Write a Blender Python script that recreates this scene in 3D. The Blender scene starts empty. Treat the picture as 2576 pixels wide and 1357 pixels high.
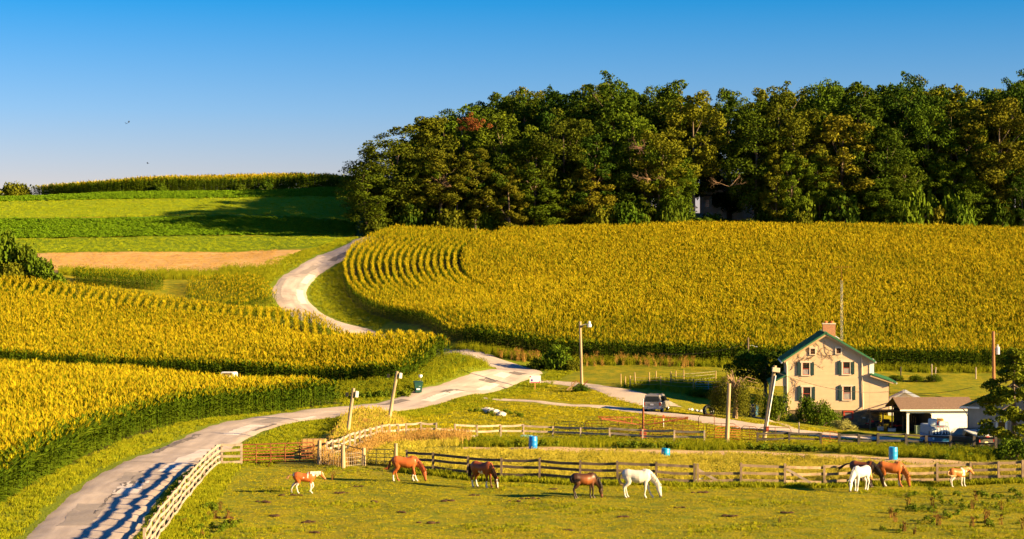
import bpy, bmesh, math, random
import numpy as np
from mathutils import Vector, Matrix, Euler

R = math.radians
rng = np.random.default_rng(7)
random.seed(7)
scene = bpy.context.scene
COL = scene.collection

# ---------------------------------------------------------------- camera
F, CX, HY, CAMZ = 4600.0, 1288.0, 700.0, 12.0      # focal length etc. in units of a 2576 px wide frame
cam_d = bpy.data.cameras.new('camera')
cam_d.sensor_width = 36.0
cam_d.lens = 36.0 * F / 2576.0
cam_d.shift_y = (HY - 678.5) / 2576.0
cam_d.clip_start = 1.0
cam_d.clip_end = 6000.0
cam = bpy.data.objects.new('camera', cam_d)
cam.location = (0, 0, CAMZ)
cam.rotation_euler = (R(90), 0, 0)
COL.objects.link(cam)
scene.camera = cam

# ---------------------------------------------------------------- sky, sun, exposure
SUN_EL, SUN_BACK = 16.8, 23.0          # elevation; how far the sun stands behind the camera's right hand
sun_vec = Vector((math.cos(R(SUN_EL)) * math.cos(R(SUN_BACK)), -math.cos(R(SUN_EL)) * math.sin(R(SUN_BACK)), math.sin(R(SUN_EL))))
world = bpy.data.worlds.new('World')
scene.world = world
world.use_nodes = True
wn, wl = world.node_tree.nodes, world.node_tree.links
wn.clear()
sky = wn.new('ShaderNodeTexSky')
sky.sky_type = 'NISHITA'
sky.sun_disc = False
sky.sun_elevation = R(SUN_EL)
sky.sun_rotation = math.atan2(sun_vec.x, sun_vec.y)
sky.altitude = 200
sky.air_density = 1.0
sky.dust_density = 0.6
sky.ozone_density = 3.0
# late-day sky: pale lavender at the horizon, deepening quickly to blue (the same all round)
tc = wn.new('ShaderNodeTexCoord'); sxyz = wn.new('ShaderNodeSeparateXYZ'); wl.new(tc.outputs['Generated'], sxyz.inputs[0])
rp = wn.new('ShaderNodeValToRGB'); wl.new(sxyz.outputs['Z'], rp.inputs[0])
_e = rp.color_ramp.elements
for _ in range(3): _e.new(.5)
for _k, (_p, _c) in enumerate(((0, (.88, .58, .58)), (.04, (.77, .54, .58)), (.09, (.40, .51, .70)), (.15, (.055, .42, .70)), (1, (.04, .28, .58)))):
    _e[_k].position = _p; _e[_k].color = (*_c, 1)
hs = wn.new('ShaderNodeMix'); hs.data_type = 'RGBA'; hs.blend_type = 'MULTIPLY'; hs.inputs['Factor'].default_value = 1.0
bg = wn.new('ShaderNodeBackground')
bg.inputs['Strength'].default_value = 0.06
wo = wn.new('ShaderNodeOutputWorld')
wl.new(sky.outputs[0], hs.inputs[6]); wl.new(rp.outputs[0], hs.inputs[7])
wl.new(hs.outputs[2], bg.inputs['Color'])
wl.new(bg.outputs[0], wo.inputs['Surface'])

sun_d = bpy.data.lights.new('sun', 'SUN')
sun_d.energy = 5.0
sun_d.angle = R(1.0)
sun_d.color = (1.0, 0.72, 0.33)
sun_o = bpy.data.objects.new('sun', sun_d)
sun_o.rotation_euler = (-sun_vec).to_track_quat('-Z', 'Y').to_euler()
sun_o.location = (80, -40, 80)
COL.objects.link(sun_o)

scene.view_settings.view_transform = 'Standard'
scene.view_settings.look = 'None'
scene.view_settings.gamma = 1.0
scene.view_settings.exposure = 1.97
scene.view_settings.use_curve_mapping = False
scene.cycles.max_bounces = 5
scene.cycles.diffuse_bounces = 2
scene.cycles.glossy_bounces = 2
scene.cycles.transmission_bounces = 4
scene.cycles.transparent_max_bounces = 4
scene.cycles.use_adaptive_sampling = True
scene.cycles.adaptive_threshold = 0.02

# ---------------------------------------------------------------- terrain shape
def UD(u, d):
    return ((u - CX) / F * d, d)

_cp = []
def c(u, v, d): _cp.append(((u - CX) / F * d, d, CAMZ - (v - HY) / F * d))
def cz(u, d, z): _cp.append(((u - CX) / F * d, d, z))
def cw(x, y, z): _cp.append((x, y, z))
for x in (-120, -60, 0, 60, 120):
    cw(x, -60, 11); cw(x, 0, 9.8); cw(x, 32, 4.8); cw(x, 62, 0.6)
for u in (-300, 200, 700, 1300, 2000, 2576, 3000): cz(u, 84, 0)
for u in (1600, 800, 2000, 2576): cz(u, 100, 0)
c(2400, 1225, 109); c(600, 1171, 117); c(850, 1150, 124); c(1200, 1200, 110.5); c(2000, 1218, 109); c(2576, 1205, 112); cz(3000, 112, -.3)
c(1341, 1132, 127); c(1672, 1155, 123); c(2247, 1157, 124); c(2576, 1160, 126)
c(1300, 1100, 148); c(1750, 1105, 148); c(2100, 1115, 147); c(2400, 1130, 145); c(2700, 1140, 145); c(850, 1110, 137); c(1000, 1075, 150)
c(1650, 1032, 178); c(1500, 1022, 178); c(1900, 1063, 165); c(2050, 1090, 158); c(1250, 1005, 182); c(1500, 1050, 163)
c(1985, 1042, 186); c(2100, 1060, 185); c(2185, 1078, 184); c(2290, 1086, 182); c(2430, 1086, 180); c(2576, 1110, 168); c(2350, 1118, 155); c(2700, 1110, 168)
c(2350, 1000, 198); c(2350, 950, 212); c(2350, 928, 219); c(2576, 950, 212); c(2000, 985, 200); c(2000, 930, 218); c(2700, 1000, 198)
c(1600, 940, 213); c(1750, 985, 196); c(1400, 990, 193); c(1400, 950, 208); c(1850, 1020, 190); c(1580, 985, 193)
# hill field
c(1400, 905, 225); c(1800, 915, 222); c(2576, 930, 218); c(2900, 935, 217); c(1180, 880, 228); c(1050, 830, 240); c(960, 800, 255); c(872, 722, 279); c(862, 700, 285); c(900, 650, 305); c(960, 612, 322)
cz(1200, 325, 18.4); cz(1700, 331, 19.8); cz(2100, 331, 19.7); cz(2576, 324, 18.7); cz(3000, 320, 18)
for u in (1100, 1500, 2000, 2576, 3100): cz(u, 346, 21.0); cz(u, 420, 27)
for x in (-200, -60, 60, 200): cw(x, 520, 27); cw(x, 900, 6)
# road, bank at the bend
c(200, 1357, 84); c(380, 1180, 115); c(590, 1080, 145); c(790, 1045, 162); c(930, 1030, 171); c(1050, 1010, 180); c(1160, 983, 191); c(1250, 955, 203); c(1310, 938, 211); c(1230, 916, 222); cw(-11, 231, 2.3); cw(-18.5, 240, 3.9); cw(-26, 251, 6)
c(745, 770, 262); c(728, 738, 269.5); c(745, 703, 280); c(830, 645, 305); c(940, 600, 328); c(1030, 590, 346)
cz(1130, 211, 3.1); c(1000, 968, 188); c(1070, 930, 199); cz(1165, 213, 2.2); c(820, 740, 272)
# field beyond the road (B), near field (A)
cz(0, 195, 2.1); cz(400, 195, 1.1); cz(850, 190, .5); cz(0, 260, 10.3); cz(500, 250, 6.7); cz(800, 240, 5.2); cz(-300, 195, 2.9); cz(-300, 262, 11.6)
cz(0, 97, .05); cz(300, 135, 0); c(860, 1020, 172); cz(0, 180, 1.5); cz(400, 185, .7); cz(800, 178, 0); cz(0, 140, .9); cz(570, 189, .5); cz(-300, 140, 1.6); cz(-300, 180, 2.8)
# far fields
cz(400, 258, 8.8); cz(400, 282, 12.4); cz(0, 264, 11.4); cz(0, 283, 13); c(300, 634, 318); c(0, 640, 318); c(600, 634, 318); c(-300, 645, 318)
c(300, 570, 349); c(0, 570, 349); c(600, 560, 350); c(700, 481, 392); c(300, 486, 392); c(0, 498, 392); c(-300, 512, 392); c(870, 476, 390)
cz(-300, 412, 26.2); cz(0, 412, 28.3); cz(300, 412, 30.2); cz(700, 412, 32.1)
for u in (-300, 0, 300, 700): cz(u, 460, 27 + u * .004)
_cp = np.array(_cp)
_c2 = 36.0
def _phi(d2): return np.sqrt(d2 + _c2)
_n = len(_cp)
_A = np.zeros((_n + 1, _n + 1))
_d2 = ((_cp[:, None, :2] - _cp[None, :, :2]) ** 2).sum(-1)
_A[:_n, :_n] = _phi(_d2) - np.eye(_n) * 0.12
_A[:_n, _n] = 1; _A[_n, :_n] = 1
_w = np.linalg.solve(_A, np.append(_cp[:, 2], 0))
def H(x, y, fine=1.0):
    x = np.asarray(x, float); y = np.asarray(y, float)
    sh = np.broadcast(x, y).shape
    xf = np.broadcast_to(x, sh).ravel(); yf = np.broadcast_to(y, sh).ravel()
    out = np.empty(xf.shape)
    for i in range(0, len(xf), 20000):
        a = xf[i:i + 20000, None] - _cp[None, :, 0]; b = yf[i:i + 20000, None] - _cp[None, :, 1]
        out[i:i + 20000] = _phi(a * a + b * b) @ _w[:_n] + _w[_n]
    if fine: out += .035 * np.sin(xf * .9 + 1.3 * np.sin(yf * .37)) + .03 * np.sin(yf * 1.1 + .6 * xf) + .015 * np.sin(2.3 * xf - 1.7 * yf)
    return out.reshape(sh)
def hz(x, y): return float(H(x, y))
def G(u, v, dmin=72):
    """where the line of sight through frame point (u, v) first meets the terrain"""
    d = np.arange(dmin, 460, .4)
    x = (u - CX) / F * d
    gap = CAMZ - (v - HY) / F * d - H(x, d, 0)
    k = int(np.argmax(gap < 0)) if (gap < 0).any() else len(d) - 1
    if k > 0 and gap[k] < 0:
        t = gap[k - 1] / (gap[k - 1] - gap[k]); dd = d[k - 1] + t * .4
    else: dd = d[k]
    X = (u - CX) / F * dd
    return Vector((X, dd, hz(X, dd)))
def on(x, y, dz=0.0): return Vector((x, y, hz(x, y) + dz))
def pxm(d): return F / d           # frame units per metre at distance d

# ---------------------------------------------------------------- materials
def new_mat(name):
    m = bpy.data.materials.new(name); m.use_nodes = True
    nt = m.node_tree; nt.nodes.clear()
    o = nt.nodes.new('ShaderNodeOutputMaterial'); p = nt.nodes.new('ShaderNodeBsdfPrincipled')
    nt.links.new(p.outputs[0], o.inputs[0])
    return m, nt, p
def mix_rgb(nt, fac, a, b, mode='MIX'):
    n = nt.nodes.new('ShaderNodeMix'); n.data_type = 'RGBA'; n.blend_type = mode
    for sock, val in ((n.inputs['Factor'], fac), (n.inputs[6], a), (n.inputs[7], b)):
        if hasattr(val, 'is_linked') or isinstance(val, bpy.types.NodeSocket): nt.links.new(val, sock)
        elif isinstance(val, (tuple, list)): sock.default_value = (*val[:3], 1)
        else: sock.default_value = val
    return n.outputs[2]
def noise(nt, scale, detail=3, vec=None, rough=.55):
    n = nt.nodes.new('ShaderNodeTexNoise'); n.inputs['Scale'].default_value = scale; n.inputs['Detail'].default_value = detail; n.inputs['Roughness'].default_value = rough
    if vec is not None: nt.links.new(vec, n.inputs['Vector'])
    return n.outputs['Fac']
def ramp(nt, fac, stops):
    n = nt.nodes.new('ShaderNodeValToRGB'); nt.links.new(fac, n.inputs[0])
    e = n.color_ramp.elements
    while len(e) < len(stops): e.new(.5)
    for k, (p, col) in enumerate(stops):
        e[k].position = p; e[k].color = (*col, 1) if isinstance(col, (tuple, list)) else (col, col, col, 1)
    return n.outputs[0]
def coords(nt, kind='Object', scale=None):
    t = nt.nodes.new('ShaderNodeTexCoord').outputs[kind]
    if scale:
        mp = nt.nodes.new('ShaderNodeMapping'); mp.inputs['Scale'].default_value = scale; nt.links.new(t, mp.inputs[0]); return mp.outputs[0]
    return t
def bump(nt, p, h, strength=.4, dist=.05):
    b = nt.nodes.new('ShaderNodeBump'); b.inputs['Strength'].default_value = strength; b.inputs['Distance'].default_value = dist
    nt.links.new(h, b.inputs['Height']); nt.links.new(b.outputs[0], p.inputs['Normal'])
MATS = {}
def M(name, col, rough=.7, var=.25, scale=6.0, metal=0.0, bmp=.0, spec=.3, stretch=None):
    """plain material with a little mottling, cached by name"""
    if name in MATS: return MATS[name]
    m, nt, p = new_mat(name)
    v = coords(nt, 'Object', stretch)
    f = noise(nt, scale, 4, v)
    lo = tuple(x * (1 - var) for x in col); hi = tuple(min(1, x * (1 + var)) for x in col)
    nt.links.new(mix_rgb(nt, ramp(nt, f, ((.3, 0), (.7, 1))), lo, hi), p.inputs['Base Color'])
    p.inputs['Roughness'].default_value = rough; p.inputs['Metallic'].default_value = metal
    p.inputs['Specular IOR Level'].default_value = spec
    if bmp: bump(nt, p, f, bmp, .02)
    MATS[name] = m
    return m

# ---------------------------------------------------------------- object helpers
def tag(o, label=None, cat=None, group=None, kind=None):
    if label: o['label'] = label
    if cat: o['category'] = cat
    if group: o['group'] = group
    if kind: o['kind'] = kind
    return o
def thing(name, label, cat, loc=(0, 0, 0), rz=0.0, group=None):
    o = bpy.data.objects.new(name, None); o.empty_display_size = .2; COL.objects.link(o)
    o.location = loc; o.rotation_euler = (0, 0, rz)
    return tag(o, label, cat, group)
def obj_me(name, me, mat=None, parent=None, loc=None, rot=None):
    o = bpy.data.objects.new(name, me); COL.objects.link(o)
    if mat is not None:
        me.materials.clear()
        for mm in (mat if isinstance(mat, (list, tuple)) else [mat]): me.materials.append(mm)
    if parent is not None: o.parent = parent
    if loc is not None: o.location = loc
    if rot is not None: o.rotation_euler = rot
    return o
class MB:
    """collects simple shapes into one mesh"""
    def __init__(s): s.v = []; s.f = []; s.m = []
    def add(s, vs, fs, mi=0):
        n = len(s.v); s.v += [tuple(x) for x in vs]; s.f += [tuple(i + n for i in f) for f in fs]; s.m += [mi] * len(fs); return s
    def box(s, cx, cy, cz, sx, sy, sz, mi=0, rot=None):
        vs = [Vector((dx * sx / 2, dy * sy / 2, dz * sz / 2)) for dx, dy, dz in ((-1, -1, -1), (1, -1, -1), (1, 1, -1), (-1, 1, -1), (-1, -1, 1), (1, -1, 1), (1, 1, 1), (-1, 1, 1))]
        if rot is not None:
            mt = Euler(rot).to_matrix(); vs = [mt @ x for x in vs]
        vs = [x + Vector((cx, cy, cz)) for x in vs]
        return s.add(vs, ((0, 3, 2, 1), (4, 5, 6, 7), (0, 1, 5, 4), (1, 2, 6, 5), (2, 3, 7, 6), (3, 0, 4, 7)), mi)
    def bar(s, a, b, w, h, mi=0, up=(0, 0, 1)):
        a = Vector(a); b = Vector(b); d = (b - a).normalized(); side = d.cross(Vector(up))
        if side.length < 1e-4: side = d.cross(Vector((1, 0, 0)))
        side.normalize(); u2 = side.cross(d)
        vs = [p + side * (sx * w / 2) + u2 * (sz * h / 2) for p in (a, b) for sx, sz in ((-1, -1), (1, -1), (1, 1), (-1, 1))]
        return s.add(vs, ((0, 1, 2, 3), (7, 6, 5, 4), (0, 4, 5, 1), (1, 5, 6, 2), (2, 6, 7, 3), (3, 7, 4, 0)), mi)
    def tube(s, pts, rad, n=8, mi=0, cap=True):
        pts = [Vector(p) for p in pts]; N = len(pts)
        rad = [rad] * N if not hasattr(rad, '__len__') else rad
        vs = []; ref = Vector((0, 0, 1))
        for i, p in enumerate(pts):
            d = (pts[min(i + 1, N - 1)] - pts[max(i - 1, 0)]).normalized()
            a = d.cross(ref)
            if a.length < 1e-3: a = d.cross(Vector((1, 0, 0)))
            a.normalize(); b = d.cross(a)
            vs += [p + (a * math.cos(2 * math.pi * k / n) + b * math.sin(2 * math.pi * k / n)) * rad[i] for k in range(n)]
        fs = [(i * n + k, i * n + (k + 1) % n, (i + 1) * n + (k + 1) % n, (i + 1) * n + k) for i in range(N - 1) for k in range(n)]
        if cap: fs += [tuple(range(n - 1, -1, -1)), tuple((N - 1) * n + k for k in range(n))]
        return s.add(vs, fs, mi)
    def lathe(s, prof, n=16, mi=0, o=(0, 0, 0)):
        vs = [(o[0] + r * math.cos(2 * math.pi * k / n), o[1] + r * math.sin(2 * math.pi * k / n), o[2] + z) for r, z in prof for k in range(n)]
        fs = [(i * n + k, i * n + (k + 1) % n, (i + 1) * n + (k + 1) % n, (i + 1) * n + k) for i in range(len(prof) - 1) for k in range(n)]
        return s.add(vs, fs, mi)
    def prism(s, poly, axis, lo, hi, mi=0):
        """polygon extruded along an axis: axis 'y' takes (x, z), 'x' takes (y, z), 'z' takes (x, y)"""
        n = len(poly)
        mk = {'y': lambda p, t: (p[0], t, p[1]), 'x': lambda p, t: (t, p[0], p[1]), 'z': lambda p, t: (p[0], p[1], t)}[axis]
        vs = [mk(p, lo) for p in poly] + [mk(p, hi) for p in poly]
        fs = [tuple(range(n)), tuple(range(2 * n - 1, n - 1, -1))] + [(k, k + n, (k + 1) % n + n, (k + 1) % n) for k in range(n)]
        return s.add(vs, fs, mi)
    def mesh(s, name, fix=True):
        me = bpy.data.meshes.new(name); me.from_pydata(s.v, [], s.f)
        if any(s.m): me.polygons.foreach_set('material_index', s.m)
        if fix:
            bm = bmesh.new(); bm.from_mesh(me); bmesh.ops.recalc_face_normals(bm, faces=bm.faces); bm.to_mesh(me); bm.free()
        me.update(); return me
    def build(s, name, mat, parent=None, loc=None, rot=None, smooth=False, bevel=0.0):
        me = s.mesh(name)
        if bevel:
            bm = bmesh.new(); bm.from_mesh(me)
            bmesh.ops.bevel(bm, geom=[e for e in bm.edges], offset=bevel, segments=2, affect='EDGES', profile=.5)
            bm.to_mesh(me); bm.free()
        if smooth:
            me.polygons.foreach_set('use_smooth', [True] * len(me.polygons))
        return obj_me(name, me, mat, parent, loc, rot)
def copy_tree(o, parent=None):
    cpy = o.copy(); COL.objects.link(cpy); cpy.parent = parent
    for ch in list(o.children): copy_tree(ch, cpy)
    return cpy
def np_mesh(name, verts, quads=None, tris=None, mat_idx=None):
    me = bpy.data.meshes.new(name)
    nq = 0 if quads is None else len(quads); nt_ = 0 if tris is None else len(tris)
    me.vertices.add(len(verts)); me.vertices.foreach_set('co', np.asarray(verts, np.float32).ravel())
    loops = np.concatenate([np.asarray(a, np.int32).ravel() for a in (quads, tris) if a is not None and len(a)])
    me.loops.add(len(loops)); me.loops.foreach_set('vertex_index', loops)
    me.polygons.add(nq + nt_)
    ls = np.concatenate([np.arange(nq) * 4, nq * 4 + np.arange(nt_) * 3]).astype(np.int32)
    me.polygons.foreach_set('loop_start', ls)
    if mat_idx is not None: me.polygons.foreach_set('material_index', np.asarray(mat_idx, np.int32))
    me.update(calc_edges=True); me.validate()
    return me
PROTO = bpy.data.collections.new('prototypes')      # never linked to the scene: only instanced from
def proto_col(name, meshes):
    cc = bpy.data.collections.new(name)
    for i, me in enumerate(meshes):
        cc.objects.link(bpy.data.objects.new('%s_%02d' % (name, i), me))
    return cc
def scatter(name, pts, rot, scl, idx, coll, label, cat, tint=None):
    """one uncountable mass: a cloud of points that instances small plants"""
    n = len(pts)
    me = bpy.data.meshes.new(name); me.vertices.add(n); me.vertices.foreach_set('co', np.asarray(pts, np.float32).ravel())
    for nm, ty, arr in (('rot', 'FLOAT_VECTOR', rot), ('scl', 'FLOAT_VECTOR', scl), ('idx', 'INT', idx)):
        a = me.attributes.new(nm, ty, 'POINT'); a.data.foreach_set('vector' if ty == 'FLOAT_VECTOR' else 'value', np.asarray(arr, np.int32 if ty == 'INT' else np.float32).ravel())
    o = bpy.data.objects.new(name, me); COL.objects.link(o)
    ng = bpy.data.node_groups.new(name + '_nodes', 'GeometryNodeTree')
    ng.interface.new_socket('Geometry', in_out='INPUT', socket_type='NodeSocketGeometry'); ng.interface.new_socket('Geometry', in_out='OUTPUT', socket_type='NodeSocketGeometry')
    gi = ng.nodes.new('NodeGroupInput'); go = ng.nodes.new('NodeGroupOutput')
    ci = ng.nodes.new('GeometryNodeCollectionInfo'); ci.inputs['Collection'].default_value = coll; ci.inputs['Separate Children'].default_value = True; ci.inputs['Reset Children'].default_value = True
    ip = ng.nodes.new('GeometryNodeInstanceOnPoints'); ip.inputs['Pick Instance'].default_value = True
    def attr(nm, ty):
        a = ng.nodes.new('GeometryNodeInputNamedAttribute'); a.data_type = ty; a.inputs['Name'].default_value = nm; return a.outputs[0]
    e2r = ng.nodes.new('FunctionNodeEulerToRotation'); ng.links.new(attr('rot', 'FLOAT_VECTOR'), e2r.inputs[0])
    L = ng.links.new
    L(gi.outputs[0], ip.inputs['Points']); L(ci.outputs[0], ip.inputs['Instance']); L(attr('idx', 'INT'), ip.inputs['Instance Index'])
    L(e2r.outputs[0], ip.inputs['Rotation']); L(attr('scl', 'FLOAT_VECTOR'), ip.inputs['Scale']); L(ip.outputs[0], go.inputs[0])
    md = o.modifiers.new('scatter', 'NODES'); md.node_group = ng
    return tag(o, label, cat, kind='stuff')
def catmull(P, step):
    P = np.asarray(P, float); out = []
    Q = np.vstack([2 * P[0] - P[1], P, 2 * P[-1] - P[-2]])
    for i in range(1, len(Q) - 2):
        n = max(2, int(np.linalg.norm(Q[i + 1] - Q[i]) / step * 2))
        t = np.linspace(0, 1, n, endpoint=False)[:, None]
        a, b, cc, d = Q[i - 1], Q[i], Q[i + 1], Q[i + 2]
        out.append(.5 * ((2 * b) + (-a + cc) * t + (2 * a - 5 * b + 4 * cc - d) * t ** 2 + (-a + 3 * b - 3 * cc + d) * t ** 3))
    out.append(P[-1:]); C = np.vstack(out)
    s = np.concatenate([[0], np.cumsum(np.linalg.norm(np.diff(C, axis=0), axis=1))])
    k = max(2, int(s[-1] / step) + 1); q = np.linspace(0, s[-1], k)
    return np.stack([np.interp(q, s, C[:, j]) for j in range(C.shape[1])], 1)
def normals2(C):
    t = np.gradient(C, axis=0); t /= np.linalg.norm(t, axis=1)[:, None] + 1e-9
    return np.stack([-t[:, 1], t[:, 0]], 1)
def grid_sheet(name, XY, z, mat, uv=None, parent=None):
    """XY is (a, b, 2), z is (a, b)"""
    a, b = z.shape
    V = np.concatenate([XY.reshape(-1, 2), z.reshape(-1, 1)], 1)
    i = np.arange(a * b).reshape(a, b)
    q = np.stack([i[:-1, :-1], i[1:, :-1], i[1:, 1:], i[:-1, 1:]], -1).reshape(-1, 4)
    p0, p1, p3 = V[q[0, 0]], V[q[0, 1]], V[q[0, 3]]
    if np.cross(p1 - p0, p3 - p0)[2] < 0: q = q[:, ::-1]
    me = np_mesh(name, V, q)
    if uv is not None:
        l = me.uv_layers.new(name='UVMap'); li = np.empty(len(me.loops), np.int32); me.loops.foreach_get('vertex_index', li)
        l.data.foreach_set('uv', uv.reshape(-1, 2)[li].astype(np.float32).ravel())
    me.polygons.foreach_set('use_smooth', [True] * len(me.polygons))
    return obj_me(name, me, mat, parent)
def ribbon(name, P, width, mat, off=.05, step=.7, nc=7, jit=.0, crown=.04, parent=None):
    C = catmull(P, step); N = normals2(C); n = len(C)
    wl_ = np.asarray([width] * n if not hasattr(width, '__len__') else np.interp(np.linspace(0, 1, n), np.linspace(0, 1, len(width)), width))
    t = np.linspace(-1, 1, nc)
    js = np.stack([np.convolve(rng.normal(0, 1, n + 8), np.ones(9) / 3, 'valid')[:n] for _ in range(2)], 1) * jit
    half = wl_[:, None] / 2 + np.where(t[None, :] < 0, js[:, :1], js[:, 1:]) * np.abs(t[None, :]) ** 4
    XY = C[:, None, :] + N[:, None, :] * (t[None, :] * half)[..., None]
    z = H(XY[..., 0], XY[..., 1]) + off + crown * (1 - t[None, :] ** 2)
    z[:, 0] -= off + .03; z[:, -1] -= off + .03
    s = np.concatenate([[0], np.cumsum(np.linalg.norm(np.diff(C, axis=0), axis=1))])
    uv = np.stack(np.broadcast_arrays((t[None, :] + 1) / 2, s[:, None]), -1)
    return tag(grid_sheet(name, XY, z, mat, uv, parent), kind='structure'), C, N
def patch(name, edgeA, edgeB, mat, off=.04, na=60, nb=40):
    A = catmull(edgeA, .5); B = catmull(edgeB, .5)
    q = np.linspace(0, 1, na)
    A = np.stack([np.interp(q, np.linspace(0, 1, len(A)), A[:, j]) for j in (0, 1)], 1); B = np.stack([np.interp(q, np.linspace(0, 1, len(B)), B[:, j]) for j in (0, 1)], 1)
    t = np.linspace(0, 1, nb)[None, :, None]
    XY = A[:, None] * (1 - t) + B[:, None] * t
    z = H(XY[..., 0], XY[..., 1]) + off
    z[0] -= off + .05; z[-1] -= off + .05; z[:, 0] -= off + .05; z[:, -1] -= off + .05
    return tag(grid_sheet(name, XY, z, mat), kind='structure')
def in_poly(x, y, poly):
    poly = np.asarray(poly); inside = np.zeros(np.shape(x), bool)
    j = len(poly) - 1
    for i in range(len(poly)):
        xi, yi = poly[i]; xj, yj = poly[j]
        cond = ((yi > y) != (yj > y)) & (x < (xj - xi) * (y - yi) / (yj - yi + 1e-12) + xi)
        inside ^= cond; j = i
    return inside
def dist_line(x, y, L):
    L = np.asarray(L); best = np.full(np.shape(x), 1e9)
    for a, b in zip(L[:-1], L[1:]):
        d = b - a; t = np.clip(((x - a[0]) * d[0] + (y - a[1]) * d[1]) / (d @ d + 1e-9), 0, 1)
        best = np.minimum(best, np.hypot(x - a[0] - t * d[0], y - a[1] - t * d[1]))
    return best
# ================================================================ GROUND
ROAD = [(-8, 10), (-12, 30), (-16.5, 58), (-19.9, 84), (-21.8, 100.5), (-22.7, 115), (-22.6, 131), (-21.8, 145), (-19.9, 155), (-17.0, 163.5), (-13.2, 171), (-9.3, 180), (-5.3, 191), (-1.7, 203), (.6, 210), (1.0, 215), (-.6, 219.5), (-3.4, 223), (-11, 231), (-18.5, 240), (-26, 251), (-30.6, 261), (-32.7, 269.5), (-33, 280), (-31.7, 293), (-29.3, 308), (-25.4, 326), (-20.8, 345), (-12, 368)]
ROADC = catmull(ROAD, .6)
FA = [UD(*p) for p in ((-200, 80), (-60, 91), (40, 100.5), (170, 116), (300, 134), (450, 147.5), (600, 158), (750, 166.5), (862, 173))]
FA_back = [UD(*p) for p in ((866, 176), (800, 179), (400, 186), (0, 182), (-300, 179))]
FB_front = [UD(*p) for p in ((-300, 198), (0, 196), (400, 195.5), (850, 190.5), (1000, 188))]
FB_right = [UD(*p) for p in ((1012, 188), (1068, 198), (1136, 212))]
FB_back = [UD(*p) for p in ((1136, 214), (1000, 226), (800, 240), (500, 250), (200, 257), (0, 261), (-300, 266))]
FC_edge = [UD(*p) for p in ((1000, 331), (930, 318), (885, 305), (866, 292), (862, 283), (875, 272), (905, 263), (960, 254), (1020, 246.5), (1080, 239.5), (1150, 232.5), (1250, 228), (1400, 225.5), (1800, 222), (2300, 219), (2900, 217.5))]
FC_top = [UD(*p) for p in ((2900, 322), (2576, 327), (2100, 334), (1700, 335), (1200, 329), (1000, 331))]
POLY_A = FA + FA_back
POLY_B = FB_front + FB_right + FB_back
POLY_C = list(map(tuple, catmull(FC_edge, 2.0))) + FC_top
BB2 = [UD(*p) for p in ((470, 257), (600, 254), (700, 262), (672, 270), (640, 276), (470, 271))]
BB3 = [UD(*p) for p in ((200, 266), (410, 265), (410, 271), (180, 273))]
FE_front = [UD(*p) for p in ((75, 404), (300, 395), (700, 394.5), (900, 394), (990, 394))]

def gsteps(br):
    out = []
    for (a, b, s) in br: out += list(np.arange(a, b, s))
    return np.array(out + [br[-1][1]])
gy = gsteps(((-60, 70, 5), (70, 160, .8), (160, 300, 1.1), (300, 410, 1.6), (410, 560, 8), (560, 2600, 85)))
gx = gsteps(((-1400, -200, 120), (-200, -84, 8), (-84, 84, .95), (84, 200, 8), (200, 1400, 120)))
GX, GY = np.meshgrid(gx, gy, indexing='ij')
GZ = H(np.clip(GX, -200, 200), np.clip(GY, -60, 900))
GZ -= np.clip((GY - 900) / 1700, 0, 1) * 30
# tint zones: R = lush green, G = dry straw, B = bare earth
def sstep(a, b, x): t = np.clip((x - a) / (b - a), 0, 1); return t * t * (3 - 2 * t)
u_ = GX / np.maximum(GY, 1) * F + CX
lush = np.zeros_like(GX); dry = np.zeros_like(GX); earth = np.zeros_like(GX)
dr = dist_line(GX, GY, ROADC)
lush += (1 - sstep(2.5, 9, dr)) * .8
MEADOW = [(-12, 112), (-16, 121), (-14, 135), (-15, 148), (-6, 152), (8, 149), (40, 143), (40, 116), (20, 112), (0, 113)]
md_ = in_poly(GX, GY, MEADOW)
dry += md_ * .35
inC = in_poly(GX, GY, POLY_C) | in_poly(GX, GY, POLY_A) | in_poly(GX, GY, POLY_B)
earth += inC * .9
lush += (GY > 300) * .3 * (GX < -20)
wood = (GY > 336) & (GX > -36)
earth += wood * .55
tint = np.stack([np.clip(lush, 0, 1), np.clip(dry, 0, 1), np.clip(earth, 0, 1), np.ones_like(lush)], -1)
def ground_mat():
    m, nt, p = new_mat('grass_ground')
    v = coords(nt, 'Object')
    at = nt.nodes.new('ShaderNodeAttribute'); at.attribute_name = 'tint'
    sp = nt.nodes.new('ShaderNodeSeparateColor'); nt.links.new(at.outputs['Color'], sp.inputs[0])
    n1 = noise(nt, .11, 4, v); n2 = noise(nt, .9, 5, v); n3 = noise(nt, 7, 3, v)
    base = mix_rgb(nt, ramp(nt, n1, ((.35, 0), (.65, 1))), (.25, .225, .006), (.33, .255, .008))
    base = mix_rgb(nt, ramp(nt, n2, ((.42, 0), (.62, .8))), base, (.13, .165, .008))
    base = mix_rgb(nt, sp.outputs[0], base, mix_rgb(nt, n2, (.11, .19, .010), (.19, .22, .015)))
    base = mix_rgb(nt, sp.outputs[1], base, (.30, .23, .035))
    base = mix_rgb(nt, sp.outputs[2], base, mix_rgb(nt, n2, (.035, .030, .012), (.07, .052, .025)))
    base = mix_rgb(nt, ramp(nt, n3, ((.35, .25), (.6, 0))), base, (.07, .085, .005))
    nt.links.new(base, p.inputs['Base Color']); p.inputs['Roughness'].default_value = .9; p.inputs['Specular IOR Level'].default_value = .1
    bump(nt, p, n3, .6, .12)
    return m
gmat = ground_mat()
ground = grid_sheet('ground', np.stack([GX, GY], -1), GZ, gmat)
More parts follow.
